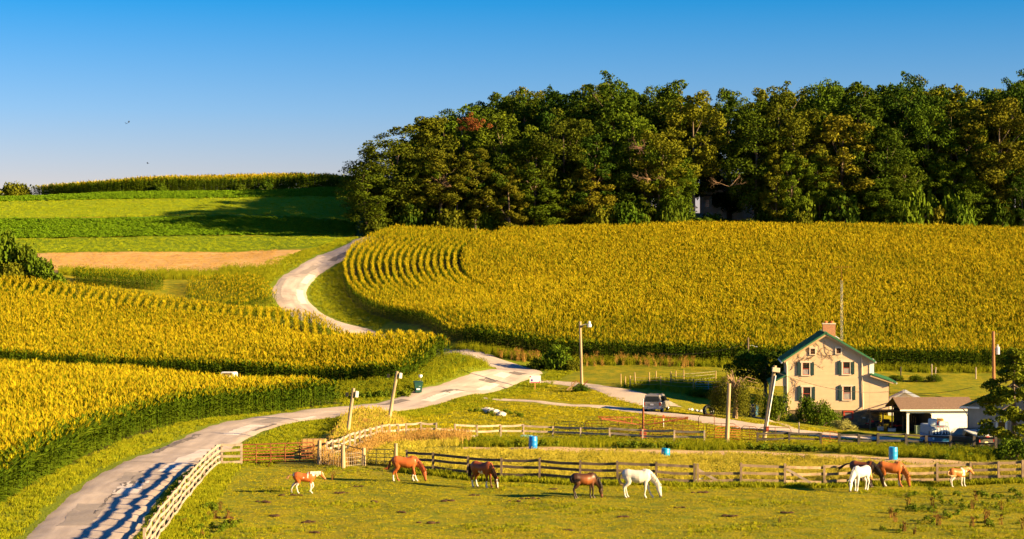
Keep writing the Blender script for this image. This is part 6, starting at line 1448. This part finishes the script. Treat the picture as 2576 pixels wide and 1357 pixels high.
def f_white(co, col, leg, hd, t, o):
    x, y, z = co.T; w = (np.clip((.75 - z) / .4, 0, 1) * leg)[:, None] * .35; col = col * (1 - w) + np.array([.42, .38, .36]) * w
    w = np.exp(-(((x + .52) / .14) ** 2 + ((z - 1.05) / .2) ** 2))[:, None] * .35; col = col * (1 - w) + np.array([.45, .42, .42]) * w
    m = hd & (t > .42); col[m] = col[m] * .45 + np.array([.12, .1, .1]) * .55; return col
def f_pinto(co, col, leg, hd, t, o):
    x, y, z = co.T
    m = leg & (z < .74 + .06 * np.sin(x * 23)); col[m] = WHT
    col[(x > .18) & (x < .30) & (z > 1.16 + .1 * np.sin(x * 30 + z * 9))] = WHT
    col[(x > .40) & ~hd & (z > 1.30 + .08 * np.sin(x * 17)) ] = WHT
    col[(x > .80) & ~hd & (z > 1.15)] = WHT
    col[(np.hypot(x + .05, z - 1.12) < .05)] = WHT
    col[(x < -.70) & (z > 1.22)] = WHT
    col[hd] = col[hd] * .7 + np.array([.45, .24, .08]) * .3
    return col
def f_pinto2(co, col, leg, hd, t, o):
    x, y, z = co.T
    m = leg & (z < .78 + .06 * np.sin(x * 23)); col[m] = WHT
    col[(np.abs(x - .36 - .05 * np.sin(z * 12)) < .085) & (z > .9)] = WHT
    col[(x > .25) & (x < .52) & (z > .88) & (z < 1.05) & (y < 0)] = WHT
    col[(np.abs(x - .72) < .06) & ~hd] = WHT
    return col
CHEST = (.42, .105, .022)
def at_(u, v): return G(u, v)
walk = {'fl': (.16, .02, -.10, .10), 'fr': (.02, .0, .04, 0), 'hl': (-.16, -.30, -.34, .02), 'hr': (.10, .12, .14, 0)}
make_horse('horse', 'young chestnut and white pinto walking to the right by the road', at_(766, 1243), R(4), 1.22, CHEST, 'level', walk, [(-.78, 0, 1.27), (-.93, 0, 1.30), (-1.06, 0, 1.20), (-1.12, -.02, 1.05), (-1.18, 0, 1.20)], (.30, .16, .06), f_pinto, .94, (.74, .66, .56))
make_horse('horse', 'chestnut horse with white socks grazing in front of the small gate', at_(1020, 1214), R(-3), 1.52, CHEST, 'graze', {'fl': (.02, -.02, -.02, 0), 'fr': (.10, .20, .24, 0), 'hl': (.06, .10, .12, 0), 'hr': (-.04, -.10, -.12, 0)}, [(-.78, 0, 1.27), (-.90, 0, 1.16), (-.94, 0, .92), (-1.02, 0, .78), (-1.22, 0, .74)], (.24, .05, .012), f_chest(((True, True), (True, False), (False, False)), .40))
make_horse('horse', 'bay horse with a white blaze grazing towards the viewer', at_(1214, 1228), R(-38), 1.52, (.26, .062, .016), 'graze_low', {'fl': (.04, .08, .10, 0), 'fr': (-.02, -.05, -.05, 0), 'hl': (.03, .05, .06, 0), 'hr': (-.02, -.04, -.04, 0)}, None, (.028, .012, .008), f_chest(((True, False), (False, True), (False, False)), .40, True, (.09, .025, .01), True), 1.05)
make_horse('horse', 'dark brown horse grazing just left of the large white horse', at_(1470, 1254), R(14), 1.42, (.040, .017, .010), 'graze_low', {'fl': (-.02, -.04, -.04, 0), 'fr': (.05, .06, .08, 0), 'hl': (.06, .12, .14, 0), 'hr': (-.02, -.04, -.04, 0)}, [(-.78, 0, 1.27), (-.86, -.1, 1.14), (-.82, -.26, .98), (-.62, -.34, .98), (-.40, -.36, 1.12)], (.014, .008, .006), f_dark, 1.06)
make_horse('horse', 'large white horse grazing in the middle of the pasture', at_(1604, 1253), R(-5), 1.60, (.62, .57, .52), 'graze', {'fl': (.12, .24, .30, 0), 'fr': (-.02, -.06, -.06, 0), 'hl': (.03, .04, .05, 0), 'hr': (-.04, -.06, -.06, 0)}, [(-.78, 0, 1.30), (-.92, 0, 1.16), (-.95, -.02, .92), (-.84, -.06, .72), (-.58, -.10, .64)], (.58, .36, .15), f_white, 1.08, (.70, .62, .52))
make_horse('horse', 'white horse grazing with its head to the left at the right fence', at_(2166, 1237), R(-137), 1.46, (.62, .58, .54), 'graze_low', {'fl': (.05, .08, .1, 0), 'fr': (-.03, -.06, -.06, 0), 'hl': (.05, .1, .1, 0), 'hr': (-.03, -.05, -.05, 0)}, [(-.78, 0, 1.27), (-.89, 0, 1.16), (-.93, 0, .92), (-.88, .04, .74), (-.84, .1, .66)], (.55, .30, .09), f_white, 1.02, (.40, .38, .37))
make_horse('horse', 'dark bay horse standing behind the white horse at the right fence', at_(2172, 1226), R(-26), 1.55, (.030, .014, .010), 'graze', None, [(-.78, 0, 1.30), (-.95, 0, 1.28), (-1.15, 0, 1.16), (-1.30, 0, 1.05), (-1.42, 0, .98)], (.014, .009, .007), f_bay, 1.05)
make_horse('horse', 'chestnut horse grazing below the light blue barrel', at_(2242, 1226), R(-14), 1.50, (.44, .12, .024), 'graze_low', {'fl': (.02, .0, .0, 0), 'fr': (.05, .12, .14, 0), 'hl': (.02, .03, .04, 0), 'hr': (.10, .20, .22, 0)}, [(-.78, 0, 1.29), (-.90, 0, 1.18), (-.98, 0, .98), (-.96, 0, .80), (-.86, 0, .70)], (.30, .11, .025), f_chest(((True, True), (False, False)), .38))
make_horse('horse', 'small chestnut and white pinto pony standing at the right fence', at_(2410, 1224), R(20), 1.14, (.46, .15, .035), 'level', {'fl': (.0, .0, .0, 0), 'fr': (.05, .08, .1, 0), 'hl': (.05, .08, .1, 0), 'hr': (-.02, -.04, -.04, 0)}, [(-.78, 0, 1.28), (-.95, -.02, 1.2), (-.98, -.1, .98), (-.8, -.26, .90), (-.45, -.34, .92)], (.52, .34, .16), f_pinto2, 1.06)
# ================================================================ GRASS, WEEDS, WILD FLOWERS
def blades(seed, n, h, spread, w, lean=.5, mats=1, heads=0):
    g = np.random.default_rng(seed); V = []; T = []; Mi = []
    for k in range(n):
        a = g.uniform(0, 6.28); r = spread * math.sqrt(g.random()); x, y = r * math.cos(a), r * math.sin(a); b = g.uniform(0, 6.28); hh = h * g.uniform(.55, 1.15); ln = hh * lean * g.uniform(.2, 1.1); la = g.uniform(0, 6.28)
        n0 = len(V); dx, dy = math.cos(b) * w, math.sin(b) * w; tx, ty = math.cos(la) * ln, math.sin(la) * ln
        V += [(x - dx, y - dy, -.02), (x + dx, y + dy, -.02), (x + tx * .4 + dx * .8, y + ty * .4 + dy * .8, hh * .6), (x + tx * .4 - dx * .8, y + ty * .4 - dy * .8, hh * .6), (x + tx, y + ty, hh)]
        T += [(n0, n0 + 1, n0 + 2), (n0, n0 + 2, n0 + 3), (n0 + 3, n0 + 2, n0 + 4)]; Mi += [0] * 3
        if k < heads:
            n0 = len(V); s = w * 2.2; p = np.array([x + tx, y + ty, hh])
            V += [tuple(p + np.array([-s, 0, -.02])), tuple(p + np.array([s, 0, -.02])), tuple(p + np.array([0, 0, h * .22])), tuple(p + np.array([0, -s, -.02])), tuple(p + np.array([0, s, -.02]))]; T += [(n0, n0 + 1, n0 + 2), (n0 + 3, n0 + 4, n0 + 2)]; Mi += [1] * 2
    return np_mesh('grass_tuft', V, None, T, Mi)
GM = {'turf': plant_mat('turf_blade', (.21, .20, .005), (.34, .28, .009), .7, .2), 'lush': plant_mat('lush_blade', (.12, .165, .005), (.27, .25, .009), .7, .2), 'meadow': plant_mat('meadow_blade', (.36, .32, .018), (.60, .49, .08), .8, .15), 'head': plant_mat('seed_head', (.62, .49, .15), (.80, .66, .30), .9, .1),
      'straw': plant_mat('straw_blade', (.36, .21, .05), (.55, .34, .10), .8, .15), 'brown': plant_mat('dock_brown', (.09, .045, .014), (.20, .10, .03), .9, .1), 'white': plant_mat('flower_white', (.72, .68, .58), (.85, .80, .68), .8, .1), 'weed': plant_mat('weed_leaf', (.06, .11, .006), (.16, .19, .012), .6, .2), 'pinkish': plant_mat('pink_head', (.42, .22, .14), (.60, .36, .24), .9, .1), 'rustw': plant_mat('rust_weed', (.26, .14, .03), (.42, .24, .06), .9, .1)}
def coll(name, meshes, mats):
    for me in meshes:
        me.materials.clear()
        for m_ in mats: me.materials.append(GM[m_])
    return proto_col(name, meshes)
c_turf = coll('turf', [blades(400 + i, 26, .085, .22, .010, .9) for i in range(4)], ['turf'])
c_lush = coll('lush', [blades(410 + i, 26, .24, .24, .012, .7) for i in range(4)], ['lush'])
c_mead = coll('meadow', [blades(420 + i, 24, .42, .26, .010, .5, 1, 12) for i in range(4)], ['meadow', 'head'])
GM['hay'] = plant_mat('hay_blade', (.15, .22, .005), (.32, .34, .010))
c_hay = coll('hay', [blades(425 + i, 24, .42, .3, .014, .6) for i in range(4)], ['hay'])
c_tall = coll('tallgrass', [blades(430 + i, 26, .85, .28, .013, .4, 1, 4) for i in range(4)], ['lush', 'meadow'])
c_straw = coll('strawgrass', [blades(440 + i, 24, .8, .28, .011, .45, 1, 10) for i in range(4)], ['straw', 'head'])
c_dock = coll('dock', [blades(450 + i, 12, .55, .16, .022, .3, 1, 10) for i in range(3)], ['brown', 'brown'])
c_pink = coll('pinkweed', [blades(455 + i, 14, .95, .3, .016, .4, 1, 12) for i in range(3)], ['meadow', 'pinkish'])
c_rust = coll('rustweed', [blades(458 + i, 20, 1.3, .35, .022, .35, 1, 14) for i in range(3)], ['rustw', 'rustw'])
def flower(seed):
    g = np.random.default_rng(seed); V = []; T = []; Mi = []
    for k in range(5):
        x, y = g.normal(0, .18, 2); h = g.uniform(.5, .85); n0 = len(V); V += [(x - .006, y, 0), (x + .006, y, 0), (x, y, h)]; T += [(n0, n0 + 1, n0 + 2)]; Mi += [0]
        n0 = len(V); s = g.uniform(.04, .075); V += [(x + s * math.cos(a), y + s * math.sin(a), h + .01 * math.sin(3 * a)) for a in np.linspace(0, 6.28, 7)[:6]] + [(x, y, h - .03)]; T += [(n0 + j, n0 + (j + 1) % 6, n0 + 6) for j in range(6)] + [(n0, n0 + 1, n0 + 2), (n0, n0 + 2, n0 + 3), (n0, n0 + 3, n0 + 5), (n0 + 3, n0 + 4, n0 + 5)]; Mi += [1] * 10
    return np_mesh('wild_flower', V, None, T, Mi)
c_flow = coll('flowers', [flower(470 + i) for i in range(3)], ['weed', 'white'])
bl = []
for i in range(3):
    g = np.random.default_rng(480 + i); me = leaves_mesh('weed_clump', np.column_stack([g.normal(0, .16, (7, 2)), g.uniform(.1, .42, 7)]), np.full(7, .17), 26, .075, 480 + i, .8); bl.append(me)
c_weed = coll('weeds', bl, ['weed'])
bl2 = []
for i in range(3):
    g = np.random.default_rng(490 + i); me = leaves_mesh('bean_plant', np.column_stack([g.normal(0, .2, (6, 2)), g.uniform(.2, .45, 6)]), np.full(6, .2), 16, .11, 490 + i, .7); bl2.append(me)
GM['beanleaf'] = plant_mat('bean_leaf', (.075, .165, .004), (.16, .26, .008))
c_bean = coll('beans', bl2, ['beanleaf'])
def sc_field(name, P, coll_, nv, label, cat, smin=.7, smax=1.3, zs=None, thresh=None):
    n = len(P); s = rng.uniform(smin, smax, n); z = s * (1 if zs is None else zs)
    scatter(name, np.column_stack([P, H(P[:, 0], P[:, 1]) + .0]), np.column_stack([rng.normal(0, .08, n), rng.normal(0, .08, n), rng.uniform(0, 6.28, n)]), np.column_stack([s, s, z]), rng.integers(0, nv, n), coll_, label, cat)
def rand_in(poly, dens, x0=None):
    poly = np.asarray(poly); a = poly.min(0); b = poly.max(0); n = int((b - a).prod() * dens); P = a + rng.random((n, 2)) * (b - a)
    return P[in_poly(P[:, 0], P[:, 1], poly)]
def clumpy(P, f=.5, ph=0.0, cut=0.0):
    v = np.sin(P[:, 0] * f + ph + 1.3 * np.sin(P[:, 1] * f * .7)) + np.sin(P[:, 1] * f * 1.3 + ph * 2 + 1.1 * np.sin(P[:, 0] * f * .6)) + rng.normal(0, .35, len(P)); return P[v > cut]
offroad = lambda P, m=2.9: P[dist_line(P[:, 0], P[:, 1], ROADC) > m]
def P2(*uv): return [tuple(G(u, v)[:2]) for u, v in uv]
RFl = np.array([p[:2] for p in RF]); F1l = np.array([tuple(p[:2]) for p in F1 + F1b])
PAST = P2((552, 1175), (805, 1171), (915, 1178), (1000, 1178), (1176, 1201), (1459, 1216), (1747, 1221), (2074, 1223), (2640, 1211)) + [(33, 76), (-12, 76), (-14, 84)]
sc_field('pasture_turf', rand_in(PAST, 9), c_turf, 4, 'short grazed turf covering the horse pasture', 'grass', .3, .62)
pl = clumpy(rand_in(PAST, 6), .55, 1.0, 1.2); sc_field('pasture_tufts', pl, c_lush, 4, 'taller green grass tufts scattered over the pasture', 'grass', .3, .7)
dk = np.vstack([rand_in(P2((440, 1300), (560, 1275), (620, 1330), (470, 1357)), .3), rand_in(P2((2190, 1300), (2330, 1240), (2580, 1255), (2580, 1330), (2300, 1350)), .14), rand_in(PAST, .006)]); sc_field('dock_weeds', dk, c_dock, 3, 'brown dock stems standing in the pasture', 'weeds', .4, .85)
wdp = np.vstack([rand_in(P2((430, 1300), (560, 1270), (640, 1340), (470, 1365)), 1.4), rand_in(P2((2180, 1300), (2330, 1235), (2600, 1240), (2600, 1340), (2250, 1357)), .7)]); sc_field('pasture_weeds', clumpy(wdp, .8, 2, -.2), c_weed, 3, 'broad green weeds in the lower corners of the pasture', 'weeds', .3, .65)
near = lambda P, L, m: P[dist_line(P[:, 0], P[:, 1], L) < m]
fz_ = rand_in(P2((1010, 1175), (1460, 1210), (1750, 1214), (2650, 1204), (2650, 1222), (1750, 1230), (1350, 1222), (1000, 1195)), 26); fz_ = near(fz_, F1l, 1.1); sc_field('fence_grass', fz_, c_lush, 4, 'uncut grass growing along the foot of the paddock fence', 'grass', .7, 1.35)
rz_ = near(rand_in([(-23, 78), (-12, 78), (-15, 119), (-21, 119)], 24), RFl, 1.5); sc_field('verge_grass', offroad(rz_), c_lush, 4, 'lush grass under the roadside fence', 'grass', .6, 1.2)
# meadow between the fences
MEAD = P2((815, 1166), (915, 1166), (1023, 1178), (1176, 1194), (1459, 1208), (1747, 1213), (2074, 1215), (2640, 1203), (2640, 1180), (2400, 1172), (2200, 1162), (2000, 1152), (1800, 1149), (1600, 1146), (1400, 1140), (1250, 1138), (1150, 1131), (1150, 1112), (1000, 1112), (930, 1124), (860, 1150))
offtrack = lambda P, m=1.9: P[dist_line(P[:, 0], P[:, 1], TRKC) > m]
mp_ = offtrack(rand_in(MEAD, 17), 4.0); sc_field('meadow_grass', mp_, c_mead, 4, 'yellow seeding meadow grass between the two paddock fences', 'grass', .5, 1.0)
sc_field('meadow_flowers', clumpy(offtrack(rand_in(MEAD, 1.1), 2.5), .5, .4, .1), c_flow, 3, 'small white wild flowers dotted over the meadow', 'flowers', .6, 1.1)
BAND = P2((1150, 1126), (1400, 1125), (1800, 1132), (2000, 1136), (2200, 1146), (2400, 1158), (2640, 1166), (2640, 1143), (2400, 1138), (2100, 1129), (1900, 1126), (1770, 1121), (1460, 1113), (1140, 1106))
sc_field('tall_grass', offtrack(clumpy(rand_in(BAND, 14), .5, .2, -.5), 2.3), c_tall, 4, 'tall green grass between the dirt track and the far fences', 'grass', .3, .68)
sc_field('tall_weeds', offtrack(clumpy(rand_in(BAND, 2.5), .6, 2.2, .9), 2.5), c_weed, 3, 'dark leafy weeds among the tall grass by the far fences', 'weeds', .5, 1.0)
STR = P2((745, 1140), (815, 1160), (862, 1172), (905, 1140), (960, 1112), (1010, 1110), (1180, 1108), (1180, 1118), (1000, 1122), (930, 1145), (900, 1166), (860, 1178), (806, 1168))
sc_field('straw_grass', rand_in(STR, 8), c_straw, 4, 'dry straw coloured grass round the grey fence corner', 'grass', .6, 1.1)
PNK = P2((830, 1135), (870, 1065), (905, 1048), (950, 1050), (1010, 1070), (1020, 1085), (965, 1100), (905, 1118), (850, 1145))
sc_field('pink_weeds', rand_in(PNK, 5), c_pink, 3, 'tall weeds with pinkish seed heads by the lamp poles', 'weeds', .5, .95); sc_field('rough_weeds', rand_in(PNK, .7), c_weed, 3, 'rough green weeds below the pinkish seed heads', 'weeds', .5, 1.0); sc_field('rough_straw', rand_in(PNK, 5), c_straw, 4, 'dry grass among the weeds by the lamp poles', 'grass', .6, 1.0)
# verges, lawn, banks
VG = [(-40, 70), (0, 70), (-14, 120), (-10, 140), (-6, 165), (4, 200), (8, 218), (-6, 222), (-12, 196), (-22, 178), (-34, 160), (-40, 130)]
vg = offroad(rand_in(VG, 9), 2.95); vg = vg[dist_line(vg[:, 0], vg[:, 1], ROADC) < 7.5]; vg = vg[~in_poly(vg[:, 0], vg[:, 1], POLY_A) & ~in_poly(vg[:, 0], vg[:, 1], PAST)]; sc_field('verge_grass', vg, c_lush, 4, 'green grass verge on both sides of the near road', 'grass', .45, 1.0)
vg2 = offroad(rand_in([(-40, 255), (-18, 245), (-14, 262), (-24, 300), (-18, 330), (-30, 330), (-40, 300)], 5), 3.0); vg2 = vg2[~in_poly(vg2[:, 0], vg2[:, 1], POLY_C)]; sc_field('verge_grass', vg2, c_lush, 4, 'green grass verge on both sides of the far road curve', 'grass', .7, 1.5)
BNK = [(-12.5, 187), (-6.5, 211), (-1.8, 218), (-3.5, 205), (-7, 193), (-10, 186)]
sc_field('bank_weeds', offroad(rand_in(BNK, 5), 4.6), c_weed, 3, 'rough green weeds on the bank inside the road bend', 'weeds', .6, 1.2); sc_field('bank_grass', offroad(rand_in(BNK, 9), 3.8), c_tall, 4, 'long green grass on the bank inside the road bend', 'grass', .5, 1.0)
WB = [UD(*p) for p in ((848, 180), (1010, 184), (1060, 196), (1000, 188.2), (850, 190))]; WB = [UD(840, 180), UD(1025, 182), UD(1075, 192), UD(1020, 187.5), UD(845, 190)]
sc_field('corn_edge_weeds', rand_in(WB, 6), c_weed, 3, 'dense green weeds along the right foot of the middle corn', 'weeds', .7, 1.4); sc_field('corn_edge_grass', rand_in(WB, 8), c_tall, 4, 'long grass along the right foot of the middle corn', 'grass', .6, 1.1)
LAWN = P2((1240, 1000), (1340, 960), (1560, 990), (1900, 1060), (2280, 1105), (2280, 1128), (1900, 1124), (1460, 1110), (1000, 1102), (960, 1060), (1100, 1020))
lw = offroad(rand_in(LAWN, 5), 3.0); lw = lw[(dist_line(lw[:, 0], lw[:, 1], catmull(DR1, .8)) > 2.0) & (dist_line(lw[:, 0], lw[:, 1], catmull(DR2, .8)) > 2.6)]; sc_field('lawn_grass', lw, c_turf, 4, 'mown lawn grass sloping between the road and the pen', 'grass', .8, 1.5)
lw2 = np.array(P2((1200, 1035), (1290, 1048))); sc_field('boulder_weeds', rand_in([tuple(lw2[0] + (-1, -1.2)), tuple(lw2[1] + (1, -1.2)), tuple(lw2[1] + (1.2, 1.5)), tuple(lw2[0] + (-1, 1.5))], 1.3), c_weed, 3, 'green weeds around the white boulders on the lawn', 'weeds', .4, .8)
CE = np.array([UD(1160, 229.5), UD(1250, 226.3), UD(1400, 223.8), UD(1800, 220.3), UD(2300, 217.2), UD(2700, 215.5)]); ce = rand_in([(-8, 212), (72, 205), (72, 219), (25, 224), (-8, 232)], 7); cnear = near(ce, CE, 1.3); sc_field('field_edge_grass', cnear, c_tall, 4, 'long grass at the lower edge of the hillside corn', 'grass', .5, 1.0)
ru = np.vstack([near(rand_in([(-1.5, 218), (3.5, 218), (3.5, 226), (-1.5, 226)], 1.6), CE, 1.9), near(rand_in([(8.5, 214), (22, 211), (22, 224), (8.5, 224)], 1.0), CE, 2.6)]); sc_field('rust_weeds', ru, c_rust, 3, 'tall rust coloured weeds at the foot of the hillside corn', 'weeds', .4, .8)
pad = rand_in(P2((1570, 965), (1860, 950), (1860, 995), (1760, 1000), (1660, 985), (1560, 975)), 5); sc_field('garden_grass', pad, c_tall, 4, 'long grass inside the garden wire fence', 'grass', .4, .8)
# far fields: leafy rows and tufts
def strip(ua, ub, d0, d1, dens): return rand_in([UD(ua, d0), UD(ub, d0), UD(ub, d1), UD(ua, d1)], dens)
rowz = lambda P, pitch: np.column_stack([P[:, 0], np.round(P[:, 1] / pitch) * pitch + rng.normal(0, .1, len(P))])
sc_field('bean_plants', rowz(np.vstack([strip(-10, 895, 336.5, 356, 3.2), strip(-10, 925, 378.5, 393, 3.2)]), .8), c_bean, 3, 'low leafy bean rows in the two dark green strips of the far field', 'crop', .7, 1.2, .6)
sc_field('hay_grass', np.vstack([strip(-10, 905, 358, 378, 3), strip(-10, 870, 319, 335, 3)]), c_hay, 4, 'long hay grass in the two lighter strips of the far field', 'grass', .7, 1.2, .7)
sc_field('stubble_grass', strip(120, 700, 284, 317, 2.0), c_straw, 4, 'short straw stubble on the orange field', 'stubble', .6, .9, .35)
sc_field('ditch_grass', offroad(np.vstack([strip(150, 690, 277, 285, 5), strip(560, 720, 268, 290, 3)]), 3.6), c_tall, 4, 'green grass strip between the stubble and the middle corn', 'grass', .6, 1.2)
# droppings and bare spots in the pasture
g_ = random.Random(3)
DROP = M('droppings', (.055, .028, .012), .95, .3)
for k, (u, v) in enumerate(((480, 1255), (512, 1285), (572, 1305), (655, 1262), (690, 1300), (745, 1250), (785, 1312), (800, 1342), (860, 1240), (905, 1225), (935, 1262), (1010, 1290), (1075, 1318), (1125, 1262), (1190, 1245), (1300, 1262), (1330, 1256), (1395, 1232), (1440, 1335), (1560, 1300), (1700, 1280), (1760, 1240), (1840, 1300), (1985, 1290))):
    p = G(u, v); bm = bmesh.new()
    for j in range(5):
        r = bmesh.ops.create_icosphere(bm, subdivisions=1, radius=g_.uniform(.06, .14)); off = Vector((g_.gauss(0, .22), g_.gauss(0, .1), .03))
        for vv in r['verts']: vv.co = Vector((vv.co.x * 1.6, vv.co.y, vv.co.z * .6)) + off
    me = bpy.data.meshes.new('droppings'); bm.to_mesh(me); bm.free(); tag(obj_me('droppings', me, DROP, None, p), 'small dark heap of horse droppings on the pasture', 'droppings', 'droppings on the pasture')
tag(MB().tube([(0, 0, .05), (.5, -.05, .12), (1.3, -.1, .35)], .03, 5).build('rope', WHITE, None, G(1713, 1216)), 'white rope lying below the brown paddock fence', 'rope')
